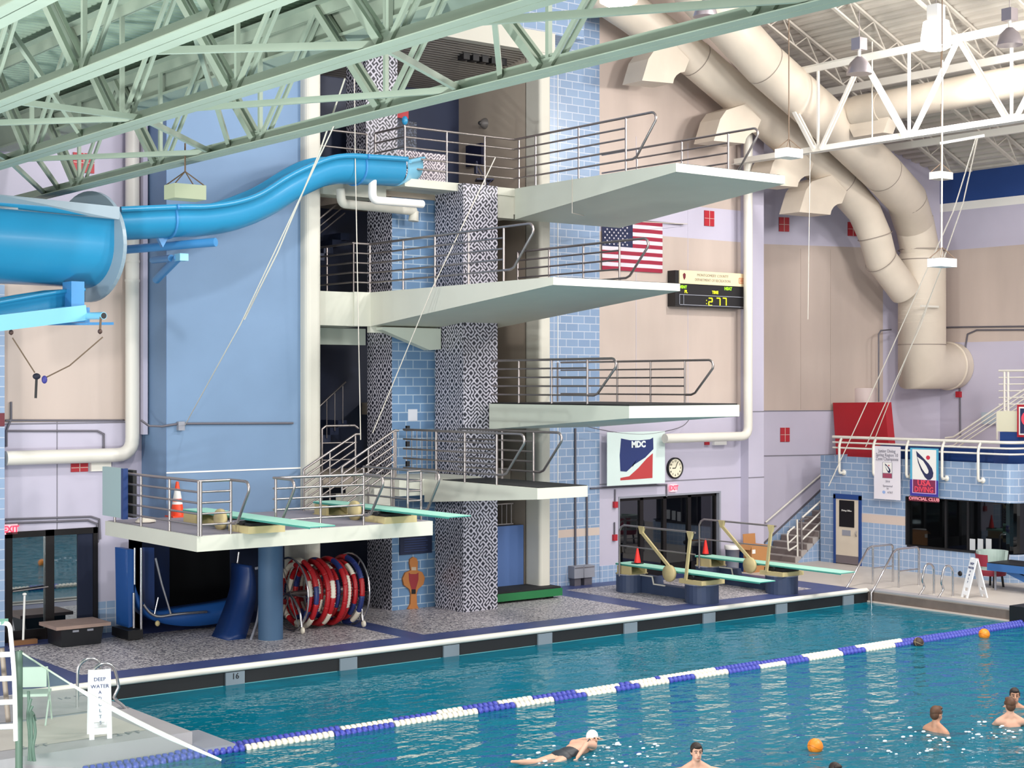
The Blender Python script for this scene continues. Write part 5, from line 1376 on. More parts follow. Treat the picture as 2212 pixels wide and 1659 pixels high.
# ------------------------------------------------------------------ under the deck
# folded crash mat on a wheeled metal frame
t = thing('trampoline_cart', 'blue padded folding trampoline stored upright on a steel frame under the springboard deck', 'trampoline', (14.6, 30.0, FZ))
y = 29.9
def Q(u, v, yy=29.9): return P(u, v, y=yy)
MB().prism([Q(275, 1187), Q(291, 1187), Q(291, 1352), Q(278, 1356)], (0, 0.6, 0)).build('end_pad', VINYL, t, t)
MB().prism([Q(312, 1183, 30.3), Q(333, 1183, 30.3), Q(334, 1318, 30.3), Q(314, 1310, 30.3)], (0, 0.12, 0)).build('quilted_pad', NAVYF, t, t)
pts = smooth_path([Q(289, 1250), Q(298, 1282), Q(318, 1310), Q(345, 1322), Q(400, 1315), Q(500, 1300), Q(540, 1285)], 5)
low = smooth_path([Q(289, 1275), Q(300, 1310), Q(330, 1338), Q(370, 1350), Q(430, 1352), Q(500, 1340), Q(545, 1318)], 5)
mb = MB()
for off in (0.0, 0.5):
    pass
n = len(pts); o = Vector((0, 0.5, 0))
vs = pts + low + [p + o for p in pts] + [p + o for p in low]
fs = []
for i in range(n - 1): fs += [(i, i + 1, n + i + 1, n + i), (2*n + i, 3*n + i, 3*n + i + 1, 2*n + i + 1), (i, 2*n + i, 2*n + i + 1, i + 1), (n + i, n + i + 1, 3*n + i + 1, 3*n + i)]
fs += [(0, n, 3*n, 2*n), (n - 1, 3*n - 1, 4*n - 1, 2*n - 1)]
mb.add(vs, fs, 0, True); mb.build('sling_pad', VINYL, t, t)
for nm, pts_, r in (('frame_tube', [Q(289, 1183), Q(289, 1262)], 0.022), ('frame_tube', [Q(303, 1183), Q(303, 1380)], 0.03), ('frame_tube', [Q(287, 1280), Q(287, 1356)], 0.028),
                    ('frame_tube', [Q(334, 1205), Q(348, 1262), Q(367, 1325)], 0.025), ('frame_tube', [Q(514, 1192), Q(505, 1260), Q(496, 1312)], 0.025), ('frame_tube', [Q(340, 1290), Q(332, 1326)], 0.018),
                    ('curved_tube', smooth_path([Q(308, 1305), Q(322, 1323), Q(342, 1331), Q(380, 1326), Q(445, 1321)], 5), 0.03)):
    MB().tube([p - Vector((0, 0.04, 0)) for p in pts_], r, 8).build(nm, CHROME, t, t)
MB().box(Q(268, 1370).x, Q(300, 1370).x, 29.7, 30.5, FZ + 0.02, FZ + 0.2).build('frame_base', DARK, t, t)
q = Q(338, 1346); MB().ell(q - Vector((0, 0.05, 0.0)), (0.05, 0.05, 0.06)).build('caster', FULC, t, t)
# leaning mats
t = thing('crash_mat', 'deep blue crash mat leaning beside the round pillar under the springboard deck', 'mat', (15.6, 29.2, FZ))
p_ = smooth_path([P(545, 1222, y=29.0), P(553, 1260, y=29.0), P(550, 1310, y=28.9), P(530, 1382, y=28.5)], 4)
p2 = [p + Vector((-0.10 - 0.30 * i / (len(p_) - 1), 0.02, 0)) for i, p in enumerate(p_)]
mb = MB(); n = len(p_); o = Vector((0.0, 0.7, 0)); vs = p_ + p2 + [p + o for p in p_] + [p + o for p in p2]
fs = []
for i in range(n - 1): fs += [(i, i + 1, n + i + 1, n + i), (2*n + i, 3*n + i, 3*n + i + 1, 2*n + i + 1), (i, 2*n + i, 2*n + i + 1, i + 1), (n + i, n + i + 1, 3*n + i + 1, 3*n + i)]
fs += [(0, n, 3*n, 2*n), (n - 1, 3*n - 1, 4*n - 1, 2*n - 1)]
mb.add(vs, fs, 0, True); mb.build('pad', NAVYF, t, t)
MB().tube(smooth_path([P(552, 1228, y=28.95), P(564, 1232, y=28.95), P(562, 1290, y=28.9), P(556, 1340, y=28.6), P(541, 1384, y=28.35)], 4), 0.03, 6).build('pale_edge', GREY, t, t)
MB().box(14.6, 15.4, 32.2, 32.6, FZ, 2.0).build('navy_stack', NAVYF, t, t)
# lane line reel
t = thing('lane_line_reel', 'big wheeled reel wound with red, white and blue lane line floats under the deck', 'reel', P(705, 1370, z=FZ))
xc0, xc1 = ux(640, 28.6), ux(775, 28.6)
cc = Vector(((xc0 + xc1) / 2, 28.9, 1.06))
FR, FW, FB = mat('float_red', '#a3121c', 0.45), mat('float_white', '#d8d0c0', 0.5), mat('float_navy', '#1d2c66', 0.45)
k = 0; random.seed(3)
wid = (xc1 - xc0) * 0.86
for j in range(13):
    xj = cc.x - wid / 2 + wid * (j + 0.5) / 13
    rr = 0.60 + 0.09 * math.sin(j * 1.7)
    seq = [random.choice([0, 0, 0, 0, 1, 2]) for _ in range(12)]
    for sgi in range(12):
        a0 = 30 * sgi + j * 13; mm = (FR, FW, FB)[seq[sgi]]
        pts_, rs_ = [], []
        for q_ in range(13):
            a = R(a0 + 30 * q_ / 12.0); pts_.append((xj + 0.01 * math.sin(a * 3), cc.y + rr * math.cos(a), cc.z + rr * math.sin(a))); rs_.append(0.062 if q_ % 2 else 0.05)
        MB().tube(pts_, rs_, 8).build('wound_float', mm, t, t)
MB().tube([(xc0, cc.y, cc.z), (xc1, cc.y, cc.z)], 0.06, 10).build('drum_axle', STEEL, t, t)
for x in (xc0 + 0.02, xc1 - 0.02):
    mb = MB(); pts_ = [(x, cc.y + 0.76 * math.cos(R(a)), cc.z + 0.76 * math.sin(R(a))) for a in range(0, 360, 12)]
    mb.tube(pts_, 0.022, 6, closed=True)
    for a in (0, 60, 120): mb.tube([(x, cc.y + 0.76 * math.cos(R(a)), cc.z + 0.76 * math.sin(R(a))), (x, cc.y - 0.76 * math.cos(R(a)), cc.z - 0.76 * math.sin(R(a)))], 0.014, 5)
    mb.build('rim_hoop', CHROME, t, t)
    mb = MB(); mb.tube(smooth_path([(x - 0.03, cc.y - 0.55, FZ + 0.1), (x - 0.03, cc.y - 0.42, 0.8), (x - 0.03, cc.y, cc.z), (x - 0.03, cc.y + 0.42, 0.8), (x - 0.03, cc.y + 0.55, FZ + 0.1)], 4), 0.028, 8)
    mb.build('leg_frame', CHROME, t, t)
    for s in (-1, 1): MB().lathe([(0.02, -0.03), (0.07, -0.02), (0.07, 0.02), (0.02, 0.03)], (x - 0.03, cc.y + s * 0.57, FZ + 0.075), 'x', 14).build('caster', FW, t, t)
# tote, broom
a = P(122, 1388, z=FZ); 
t = thing('tote_box', 'black plastic tote with a weathered wooden lid beside the left glass door', 'tote', a)
MB().prism([(11.95, 29.75, FZ), (12.75, 29.75, FZ), (12.78, 29.68, FZ + 0.36), (11.9, 29.68, FZ + 0.36)], (0, 0.7, 0)).build('tote_body', PLAST, t, t)
MB().box(11.78, 12.9, 29.6, 30.5, FZ + 0.365, FZ + 0.43).build('wooden_lid', WOOD, t, t)
for x in (12.2, 12.5): MB().box(x - 0.06, x + 0.06, 29.66, 29.7, FZ + 0.29, FZ + 0.33).build('latch', GREY, t, t)
q = P(50, 1392, z=FZ); t = thing('push_broom', 'white-handled push broom with a brown head standing by the left glass door', 'broom', q)
MB().box(q.x - 0.27, q.x + 0.27, q.y - 0.06, q.y + 0.06, FZ, FZ + 0.09).build('broom_head', WOODB, t, t)
MB().tube([(q.x, q.y, FZ + 0.09), (q.x + 0.03, q.y, FZ + 0.98)], 0.024, 8).build('handle', WHITE, t, t)
MB().ell((q.x + 0.03, q.y, FZ + 0.99), (0.045, 0.045, 0.03)).build('handle_cap', WHITE, t, t)
# green-edged mat box by the tower column
t = thing('landing_mat', 'low black-topped landing mat with green sides between the mosaic column and the electrical boxes', 'mat', (23.5, 29.8, FZ))
x0, x1 = ux(1068, 29.3), ux(1215, 29.3)
MB().box(x0, x1, 29.3, 30.2, FZ + 0.06, FZ + 0.24).build('green_side', GREENM, t, t)
MB().box(x0 + 0.03, x1 - 0.03, 29.33, 30.17, FZ + 0.24, FZ + 0.28).build('black_top', BLACKM, t, t)
for x in (x0 + 0.2, x1 - 0.2): MB().box(x - 0.08, x + 0.08, 29.5, 30.0, FZ, FZ + 0.06).build('foot', DARK, t, t)
# cardboard box and bins behind the boards
t = thing('cardboard_box', 'open brown cardboard box standing by the stairs behind the low springboards', 'box', P(1625, 1215, z=FZ))
x0, x1 = ux(1606, 30.3), ux(1646, 30.3)
MB().box(x0, x1, 30.0, 30.55, FZ, 1.02).build('carton', CARD, t, t)
MB().prism([(x0, 30.0, 1.02), (x0 - 0.1, 29.95, 0.92), (x0 - 0.1, 30.5, 0.92), (x0, 30.55, 1.02)], (0, 0, 0.012)).build('flap', CARD, t, t)
MB().prism([(x0 + 0.25, 30.54, 1.02), (x1, 30.54, 1.02), (x1, 30.56, 1.3), (x0 + 0.25, 30.56, 1.3)], (0, 0.012, 0)).build('flap', CARD, t, t)
MB().box(x0 + 0.02, x0 + 0.14, 29.985, 30.0, 0.82, 0.93).build('shipping_label', WHITE, t, t)
q = P(1582, 1200, z=FZ); t = thing('waste_bin', 'grey waste bin with a white liner between the doors and the cardboard box', 'bin', (ux(1582, 30.5), 30.5, FZ))
MB().lathe([(0.17, 0), (0.2, 0.7), (0.21, 0.7)], (ux(1582, 30.5), 30.5, FZ), n=20).build('bin_body', GREY, t, t)
MB().lathe([(0.215, 0.62), (0.22, 0.72), (0.2, 0.73)], (ux(1582, 30.5), 30.5, FZ), n=20).build('liner', WHITE, t, t)
one('blue_tub', MB().box(ux(1594, 30.5), ux(1605, 30.5), 30.3, 30.7, FZ, 0.85), NAVYF, 'narrow blue tub squeezed between the grey bin and the cardboard box', 'tub')
# ------------------------------------------------------------------ office side: stairs, balcony, banners, deck furniture
SY0 = 30.9
def walla(x): return A0.y + (A1.y - A0.y) * (x - A0.x) / (A1.x - A0.x) - 0.03
t = thing('stairs', 'grey concrete stairs with white rails climbing behind the office door', 'stairs', (34.5, 31.5, FZ))
NR = 15; rise = 0.172; run = 0.25; sx = 34.3
TREAD, RISER = mat('stair_tread_grey', '#aaa29e', 0.7), mat('stair_riser_brown', '#7a6f6c', 0.7)
for k in range(NR):
    x = sx + run * k; yf = walla(x + run + 0.02)
    MB().box(x, x + run + 0.02, SY0, yf, FZ + 0.001 if k == 0 else FZ + rise * (k - 0.4), FZ + rise * (k + 1)).build('step', TREAD, t, t)
    MB().box(x - 0.01, x, SY0 + 0.02, yf, FZ + rise * k, FZ + rise * (k + 1) - 0.02).build('riser', RISER, t, t)
MB().prism([(sx + 0.1, SY0 - 0.03, FZ), (sx + run * NR, SY0 - 0.03, FZ), (sx + run * NR, SY0 - 0.03, FZ + rise * NR - 0.16), (sx + 0.1, SY0 - 0.03, FZ + 0.02)], (0, 0.03, 0)).build('tile_stringer', TILES, t, t)
MB().prism([onA(1652, 1215), onA(1652, 1174), onA(1796, 1036), onA(1796, 1100)], nA * 0.02).build('far_skirting', TILES, t, t)
MB().beam(onA(1650, 1173) + nA * 0.02, onA(1800, 1032) + nA * 0.02, 0.03, 0.05).build('skirting_edge', DGREY, t, t)
MB().tube([onA(1651, 1128) + nA * 0.08, onA(1800, 1000) + nA * 0.08], 0.03, 8).build('wall_rail', WHITEP, t, t)
ya = SY0 + 0.06
def S(u, v): return P(u, v, y=ya)
mb = MB()
mb.tube([S(1733, 1118)] + [S(1797, 1061)], 0.03, 8)
mb.tube([S(1731, 1146), S(1797, 1083)], 0.026, 8); mb.tube([S(1733, 1166), S(1797, 1105)], 0.026, 8)
mb.build('near_rail', WHITEP, t, t)
MB().tube([S(1797, 1058), S(1797, 1118)], 0.022, 8).build('rail_post', WHITEP, t, t)
MB().tube([S(1722, 1122), S(1723, 1212)], 0.026, 8).build('rail_post', WHITEP, t, t)
MB().tube([S(1731, 1120), S(1733, 1212)], 0.03, 8).build('rail_post', STEEL, t, t)
mb = MB(); mb.tube(bend(S(1701, 1152), S(1716, 1140), S(1702, 1188), 0.08) + bend(S(1703, 1191), S(1701, 1160), S(1722, 1175), 0.08) + [S(1722, 1178)], 0.026, 8); mb.tube([S(1716, 1138), S(1701.5, 1150)], 0.026, 8); mb.tube([S(1703, 1173), S(1721, 1157)], 0.022, 8)
mb.build('rail_return', WHITEP, t, t)
MB().tube([S(1727, 1126), S(1735, 1122), S(1745, 1120)], 0.03, 6).build('chain', STEEL, t, t)
# balcony rail on brackets
XB = XO - 0.14
t = thing('balcony_railing', 'white balcony railing bracketed over the tiled office wall', 'railing', (XB, 27, 2.9))
ztop_, zm1, zm2 = P(1810, 944, x=XB).z, P(1810, 955.5, x=XB).z, P(1810, 967, x=XB).z
yA, yB = uy(1799, XB), OY0 - 0.05
for z, r in ((ztop_, 0.042), (zm1, 0.026), (zm2, 0.026)):
    mb = MB(); c = [Vector((XB, yA, z)), Vector((XB, yB, z))]
    k = bend((XB, OY0 - rc, z), (XB, yB, z), (38.5, OY0 - rc - 0.1, z), 0.4)
    mb.tube([c[0]] + k + [Vector((38.5, OY0 - rc - 0.1, z))], r, 8)
    mb.build('rail', WHITEP, t, t)
for u in (1812, 1885.5, 1957, 2034, 2112):
    y = uy(u, XB - 0.08); zb3 = P(u, 830 + 830 * 0, x=XB).z
    zf = P(1812, 1021, x=XB).z
    b = MB(); b.tube([(XB, y - 0.05, ztop_), (XB - 0.02, y, ztop_ - 0.12), (XB - 0.06, y + 0.0, ztop_ - 0.25), (XB - 0.06, y, zf + 0.06), (XB - 0.03, y, zf), (XO, y, zf)], 0.038, 8)
    b = b.build('bracket_post', WHITEP, t, t)
    MB().lathe([(0.08, 0.0), (0.08, -0.02), (0.04, -0.04)], (XO, y, zf), 'x', 16).build('wall_flange', WHITEP, t, b)
# mats stored on the balcony
t = thing('folded_mat', 'tall red folded mat leaning on the balcony behind the white railing', 'mat', (36.3, 29.8, 2.95))
a = [P(1808, 988, x=36.3), P(1925, 985, x=36.3), P(1911, 869, x=36.7), P(1799, 870, x=36.7)]
a[0].z = a[1].z = 2.96
MB().prism(a, (0.3, 0, 0)).build('mat_body', REDM, t, t)
for k, (u0, u1, lb) in enumerate(((1850, 1998, 'long navy mat lying on the balcony behind the banners'), (2016, 2166, 'second long navy mat on the balcony nearest the office corner'))):
    y1_, y0_ = uy(u0, 36.0), uy(u1, 36.0)
    if k == 0: y1_ = min(y1_, 28.9)
    t = thing('navy_mat', lb, 'mat', (36.3, (y0_ + y1_) / 2, 2.95))
    MB().box(35.6, 36.25, y0_, y1_, 2.95, 3.72).build('mat_body', NAVYF, t, t)
    MB().box(35.59, 35.6, y0_ + 0.02, y1_ - 0.02, 3.3, 3.34).build('dark_fold', DARK, t, t)
t = thing('navy_block', 'navy foam block topped by a cream box at the far end of the balcony', 'block', (36.5, 24.5, 2.95))
y1_, y0_ = uy(2160, 37.0), uy(2212, 37.0) - 0.5
MB().box(37.0, 37.6, y0_, y1_, 2.95, P(2160, 932, x=37).z - 0.01).build('foam_block', NAVYB, t, t)
MB().box(37.0, 37.5, y0_, y1_ + 0.1, P(2160, 932, x=37).z, P(2160, 888, x=37).z).build('cream_box', mat('cream_box_paint', '#d8d4bc', 0.6), t, t)
# upper stair rails on the right wall
xs_ = 38.6
t = thing('upper_railing', 'white stair railing climbing to an upper landing at the right edge', 'railing', (xs_, 26, 2.95))
mb = MB()
for k in range(4):
    d = k * 9
    mb.tube([P(2042, 946 + d, x=xs_), P(2060, 944 + d, x=xs_), P(2212, 842 + d * 1.1, x=xs_), P(2260, 810 + d * 1.1, x=xs_)], 0.03 if k == 0 else 0.02, 6)
mb.build('sloping_rails', WHITEP, t, t)
mb = MB()
for k in range(6): mb.tube([P(2158, 801 + 14.5 * k, x=xs_), P(2300, 800 + 14.5 * k, x=xs_)], 0.035 if k == 0 else 0.022, 6)
mb.build('landing_rails', WHITEP, t, t)
for u in (2170, 2178): MB().tube([P(u, 803, x=xs_), P(u, 888, x=xs_)], 0.035, 8).build('post', WHITEP, t, t)
MB().tube([P(2154, 890, x=xs_), P(2154, 950, x=xs_)], 0.03, 8).build('post', WHITEP, t, t)
q = P(2140, 905, x=XW); one('wall_box', MB().box(XW - 0.12, XW, q.y - 0.3, q.y + 0.25, q.z - 0.15, q.z + 0.2), mat('pale_glass_box', '#a9b6c2', 0.4), 'pale box on the right wall seen through the sloping white rails', 'box')
# banners on the balcony
BT = mat('banner_vinyl_white', '#ddd8e0', 0.5)
def vbanner(name, label, u0, u1, v0, v1, m, x=XB - 0.056):
    y1, y0 = uy(u0, x), uy(u1, x); zt, zb = P(u0, v0, x=x).z, P(u0, v1, x=x).z
    t = thing(name, label, 'banner', (x, (y0 + y1) / 2, zb))
    MB().box(x, x + 0.012, y0, y1, zb, zt).build('cloth', m, t, t)
    def W(a, b, d=0.003): return Vector((x - d, y1 + (y0 - y1) * a, zt + (zb - zt) * b))
    return t, W, (y1 - y0), (zt - zb)
def patch(t, W, name, pts, m, d=0.003, par=None):
    n = len(pts); MB().add([W(a, b, d) for a, b in pts], [tuple(range(n))]).build(name, m, t, par or t)
HN, HR = mat('emblem_navy', '#252a52', 0.6), mat('emblem_red', '#c02a44', 0.6)
def hook(t, W, x0, y0, sx_, sy_, k):
    # diving emblem: a tapering hooked stroke and a dot
    outer = [(0.0, 0.0), (0.28, 0.22), (0.52, 0.42), (0.66, 0.58), (0.72, 0.74), (0.70, 0.88), (0.60, 0.98), (0.48, 0.99), (0.36, 0.9), (0.2, 0.66), (0.08, 0.4), (0.03, 0.18)]
    inner = [(0.05, 0.2), (0.14, 0.42), (0.26, 0.62), (0.38, 0.76), (0.46, 0.79), (0.52, 0.74), (0.52, 0.66), (0.44, 0.52), (0.3, 0.34)]
    f = lambda p: (x0 + p[0] * sx_, y0 + p[1] * sy_)
    patch(t, W, 'hook_emblem', [f(p) for p in outer], HN, 0.004 * k)
    patch(t, W, 'hook_opening', [f(p) for p in inner], WHITE, 0.006 * k)
    c = (0.5, 0.22); patch(t, W, 'red_dot', [f((c[0] + 0.085 * math.cos(R(a)), c[1] + 0.075 * math.sin(R(a)))) for a in range(0, 360, 30)], HR, 0.004 * k)
t, W, bw_, bh_ = vbanner('champion_banner', 'white vertical banner with grey script and a small emblem on the balcony railing', 1888, 1945, 963, 1077, BT)
GT = mat('grey_script', '#8b8894', 0.6)
for k, s_ in enumerate(('Junior Diving', 'Spring Region 10', 'Zone Champions')): text('script_line', s_, W(0.5, 0.09 + 0.075 * k, 0.008), (0, -1, 0), 0.095, GT, t, sx=0.85)
patch(t, W, 'emblem_frame', [(0.32, 0.3), (0.7, 0.3), (0.7, 0.6), (0.32, 0.6)], GREY); patch(t, W, 'emblem_ground', [(0.34, 0.305), (0.68, 0.305), (0.68, 0.5), (0.34, 0.5)], WHITE, 0.004)
hook(t, W, 0.42, 0.32, 0.3, 0.18, 1.5); patch(t, W, 'emblem_red_bar', [(0.34, 0.51), (0.68, 0.51), (0.68, 0.595), (0.34, 0.595)], mat('emblem_maroon', '#98405a', 0.6), 0.005)
for b, s_ in ((0.66, '2010'), (0.745, 'Sponsored'), (0.79, 'by'), (0.865, 'AT&T')): text('small_line', s_, W(0.53 if b < 0.8 else 0.62, b, 0.008), (0, -1, 0), 0.055, GT, t)
patch(t, W, 'sponsor_globe', [(0.38 + 0.06 * math.cos(R(a)), 0.865 + 0.03 * math.sin(R(a))) for a in range(0, 360, 30)], mat('globe_blue', '#8fa8d8', 0.6), 0.005)
t, W, bw_, bh_ = vbanner('diving_banner', 'white and purple USA DIVING banner with a navy hook emblem hung over the office window', 1966, 2027, 967, 1070, mat('banner_teal_border', '#4fa3c4', 0.5))
patch(t, W, 'purple_base', [(0, 0.66), (1, 0.66), (1, 1), (0, 1)], mat('banner_purple', '#3a3592', 0.5), 0.003)
patch(t, W, 'white_field', [(0.08, 0.03), (0.93, 0.03), (0.93, 0.66), (0.08, 0.66)], WHITE, 0.004)
hook(t, W, 0.22, 0.06, 0.85, 0.6, 2.0)
patch(t, W, 'letter_border', [(0.08, 0.655), (0.93, 0.655), (0.93, 0.945), (0.08, 0.945)], mat('border_lilac', '#c9a8d8', 0.5), 0.005)
patch(t, W, 'letter_ground', [(0.11, 0.66), (0.9, 0.66), (0.9, 0.93), (0.11, 0.93)], mat('letter_maroon', '#7a2a4c', 0.5), 0.007)
LR = mat('letter_red', '#e2495c', 0.5)
text('banner_word', 'USA', W(0.5, 0.73, 0.012), (0, -1, 0), 0.15, LR, t, sx=1.15, bold=0.006); text('banner_word', 'DIVING', W(0.5, 0.865, 0.012), (0, -1, 0), 0.15, LR, t, sx=0.9, bold=0.004)
patch(t, W, 'club_strip', [(-0.05, 1.01), (1.03, 1.01), (1.03, 1.115), (-0.05, 1.115)], mat('strip_maroon', '#5a1428', 0.5), 0.002)
text('strip_text', 'OFFICIAL CLUB', W(0.5, 1.06, 0.006), (0, -1, 0), 0.085, mat('strip_pink', '#e8919c', 0.5), t, sx=1.25, bold=0.004)
# framed sign at the right edge
x = 36.9; t = thing('framed_sign', 'red and white bordered navy sign cut by the right edge above the balcony', 'sign', P(2205, 945, x=x))
y1 = uy(2197, x); zt, zb = P(2197, 874, x=x).z, P(2197, 944, x=x).z
MB().box(x, x + 0.04, y1 - 1.3, y1, zb, zt).build('red_border', REDS, t, t); MB().box(x - 0.005, x, y1 - 1.24, y1 - 0.06, zb + 0.06, zt - 0.06).build('white_border', WHITE, t, t); MB().box(x - 0.01, x - 0.005, y1 - 1.2, y1 - 0.1, zb + 0.1, zt - 0.1).build('navy_field', HN, t, t)
MB().lathe([(0.001, -0.02), (0.2, -0.018)], (x, y1 - 0.34, (zt + zb) / 2 + 0.06), 'x', 24).build('emblem_disc', LR, t, t)
# papers in the office window
for k, u in enumerate((2101, 2118, 2136)):
    y = uy(u, XO + 0.08); zc_ = P(u, 1177, x=XO).z
    o = one('paper_notice', MB().box(XO + 0.07, XO + 0.078, y - 0.085, y + 0.085, zc_ - 0.15, zc_ + 0.15), mat('paper_grey', '#b9bcc0', 0.8) if k == 0 else MATS['paper_grey'], ('white paper taped inside the office window, leftmost of three', 'white paper taped inside the office window, middle of three', 'white paper taped inside the office window, rightmost of three')[k], 'notice')
# ------------------------------------------------------------------ deck furniture at the far end
def ladder(label, ua, ub):
    t = thing('pool_ladder', label, 'ladder', (XR + 0.2, 24.5, FZ))
    def rail(u):
        y = uy(u, XR)
        xs2 = XR + 1.0
        zt_l = 1.28
        mb = MB(); mb.tube([(XR - 0.12, y, -1.0), (XR - 0.12, y, 0.25), (XR + 0.05, y, 0.42), (XR + 0.75, y, zt_l - 0.05)] + bend((XR + 0.85, y, zt_l), (XR + 0.7, y, zt_l - 0.12), (XR + 1.5, y, zt_l), 0.1) + bend((XR + 1.75, y, zt_l), (XR + 0.9, y, zt_l), (XR + 1.75, y, FZ), 0.12) + [(XR + 1.75, y, FZ)], 0.026, 8)
        mb.tube([(XR + 0.95, y, zt_l), (XR + 0.95, y, FZ)], 0.024, 8); mb.tube([(XR + 0.95, y, 0.72), (XR + 1.75, y, 0.72)], 0.018, 6)
        mb.build('side_rail', CHROME, t, t)
    rail(ua); rail(ub)
    for k in range(3):
        z = -0.05 - 0.28 * k
        MB().box(XR - 0.2, XR - 0.06, uy(ub, XR), uy(ua, XR), z - 0.02, z + 0.02).build('tread', CHROME, t, t)
ladder('polished pool ladder with tall looping rails at the far end of the pool', 1833, 1889)
def grab(label, x, y, s, rot):
    t = thing('grab_rail', label, 'grab rail', (x, y, FZ)); M = Matrix.Rotation(rot, 3, 'Z')
    for d in (-0.28, 0.28):
        pts = [(-0.25, 0, -0.02), (-0.25, 0, 0.5)] + [(-0.05 - 0.2 * math.cos(R(a)), 0, 0.55 + 0.2 * math.sin(R(a))) for a in range(20, 180, 20)] + [(0.2, 0, 0.35), (0.12, 0, 0.2), (0.24, 0, 0.08), (0.34, 0, -0.02)]
        MB().tube([Vector((x, y, FZ)) + M @ Vector((p[0] * s, d, p[2] * s)) for p in smooth_path(pts, 2)], 0.026, 8).build('side_rail', CHROME, t, t)
grab('pair of polished curved grab rails on the far deck right of the ladder', XR + 0.45, uy(2024, XR + 0.45), 1.0, R(180))
grab('pair of polished curved grab rails on the near left deck beside the white sign', 10.2, 23.85, 1.0, 0)
def a_sign(label, c, rot, h, w, lines, spread=0.25):
    t = thing('floor_sign', label, 'sign', c); c = Vector(c); M = Matrix.Rotation(rot, 3, 'Z')
    WS = MATS.get('sign_plastic') or mat('sign_plastic', '#e4e6ea', 0.45)
    for s in (-1, 1):
        def W(x, z, d=0.0): return c + M @ Vector((x, s * (spread * (1 - z / h) + 0.02 + d), z))
        mb = MB()
        n = M @ Vector((0, s * -0.03, 0))
        def slab(x0, x1, z0, z1): mb.prism([W(x0, z0), W(x1, z0), W(x1, z1), W(x0, z1)], n)
        slab(-w/2, w/2, 0.24, h - 0.03); slab(-w/2, -w/2 + 0.07, 0, 0.24); slab(w/2 - 0.07, w/2, 0, 0.24); slab(-w/2 + 0.07, w/2 - 0.07, 0.07, 0.16); slab(-w/2, -w/2 + 0.08, h - 0.03, h); slab(w/2 - 0.08, w/2, h - 0.03, h)
        pn = mb.build('sign_panel', WS, t, t)
        if s == -1:
            ax = M @ Vector((1, 0, 0)); up = (W(0, h) - W(0, 0)).normalized()
            for i, ln in enumerate(lines):
                p = W(0, h - 0.14 - (0.1 * i if i < 2 else 0.1 + 0.085 * (i - 1)), 0.006)
                text('sign_text', ln, p, ax, 0.055 if i < 2 else 0.05, MATS.get('sign_navy') or mat('sign_navy', '#3c4470', 0.6), pn, up=up)
    MB().tube([c + M @ Vector((-w/2, 0, h - 0.02)), c + M @ Vector((w/2, 0, h - 0.02))], 0.015, 6).build('hinge', WHITE, t, t)
    return t
q = P(228, 1596, z=FZ)
a_sign('white folding floor sign reading DEEP WATER on the near left deck', (q.x, q.y + 0.22, FZ), R(-18), 0.98, 0.32, ['DEEP', 'WATER', 'N', 'O', 'D', 'I', 'V', 'I', 'N', 'G'][:2] + ['A', 'D', 'U', 'L', 'T', 'S'], 0.2)
q = P(2105, 1290, z=FZ)
a_sign('white folding floor sign on the far deck seen edge-on beside the gaming chair', (q.x, q.y, FZ), R(-115) , 0.95, 0.3, ['DEEP', 'WATER', 'O', 'N', 'L', 'Y'], 0.26)
bpy.context.view_layer.update()
# bucket chair and blue table
q = P(2143, 1262, z=FZ); c = Vector((34.2, uy(2143, 34.2), FZ)); t = thing('tub_chair', 'rounded grey tub chair with red and black printed sides by the office window', 'chair', c)
vs = MB()
for nm, r0, r1, z0, z1, a0, a1, m in (('backrest', 0.30, 0.36, 0.50, 0.92, -70, 160, mat('chair_sage', '#9fb0aa', 0.5)), ('printed_side', 0.37, 0.38, 0.54, 0.84, 110, 200, mat('chair_red_print', '#8a2238', 0.6)), ('printed_side', 0.37, 0.38, 0.54, 0.84, -60, 20, mat('chair_black_print', '#201c22', 0.6))):
    mb = MB(); k = 16; P_ = []
    for i in range(k + 1):
        a = R(a0 + (a1 - a0) * i / k); P_.append([(c.x + r * math.cos(a), c.y + r * math.sin(a), FZ + z) for r, z in ((r0, z0), (r1, z0), (r1 + 0.04, z1), (r0 + 0.03, z1))])
    vs_ = [p for l in P_ for p in l]
    mb.add(vs_, [(4*i + j, 4*i + (j+1) % 4, 4*i + 4 + (j+1) % 4, 4*i + 4 + j) for i in range(k) for j in range(4)] + [(0, 1, 2, 3), (4*k + 3, 4*k + 2, 4*k + 1, 4*k)], 0, False)
    mb.build(nm, m, t, t)
MB().lathe([(0.001, 0.5), (0.34, 0.5), (0.36, 0.45), (0.33, 0.3)], (c.x, c.y, FZ), n=24).build('seat', MATS['chair_sage'], t, t)
MB().lathe([(0.345, 0.47), (0.365, 0.44), (0.35, 0.36), (0.335, 0.3)], (c.x, c.y, FZ), n=24).build('seat_band', MATS['chair_red_print'], t, t)
for a in (45, 135, 225, 315): MB().tube([(c.x + 0.24 * math.cos(R(a)), c.y + 0.24 * math.sin(R(a)), FZ + 0.32), (c.x + 0.28 * math.cos(R(a)), c.y + 0.28 * math.sin(R(a)), FZ)], 0.03, 8).build('leg', DARK, t, t)
x0 = 33.6; yt1 = uy(2152, 33.9)
t = thing('folding_table', 'blue slanted dryland table with a dark top cut by the right edge', 'table', (34.0, yt1 - 1, FZ))
TB = mat('table_blue', '#2f5f9a', 0.5)
MB().box(33.55, 34.5, yt1 - 2.6, yt1, FZ + 0.66, FZ + 0.70).build('table_top', DARK, t, t)
MB().box(33.53, 33.56, yt1 - 2.6, yt1 + 0.01, FZ + 0.5, FZ + 0.68).build('apron', TB, t, t)
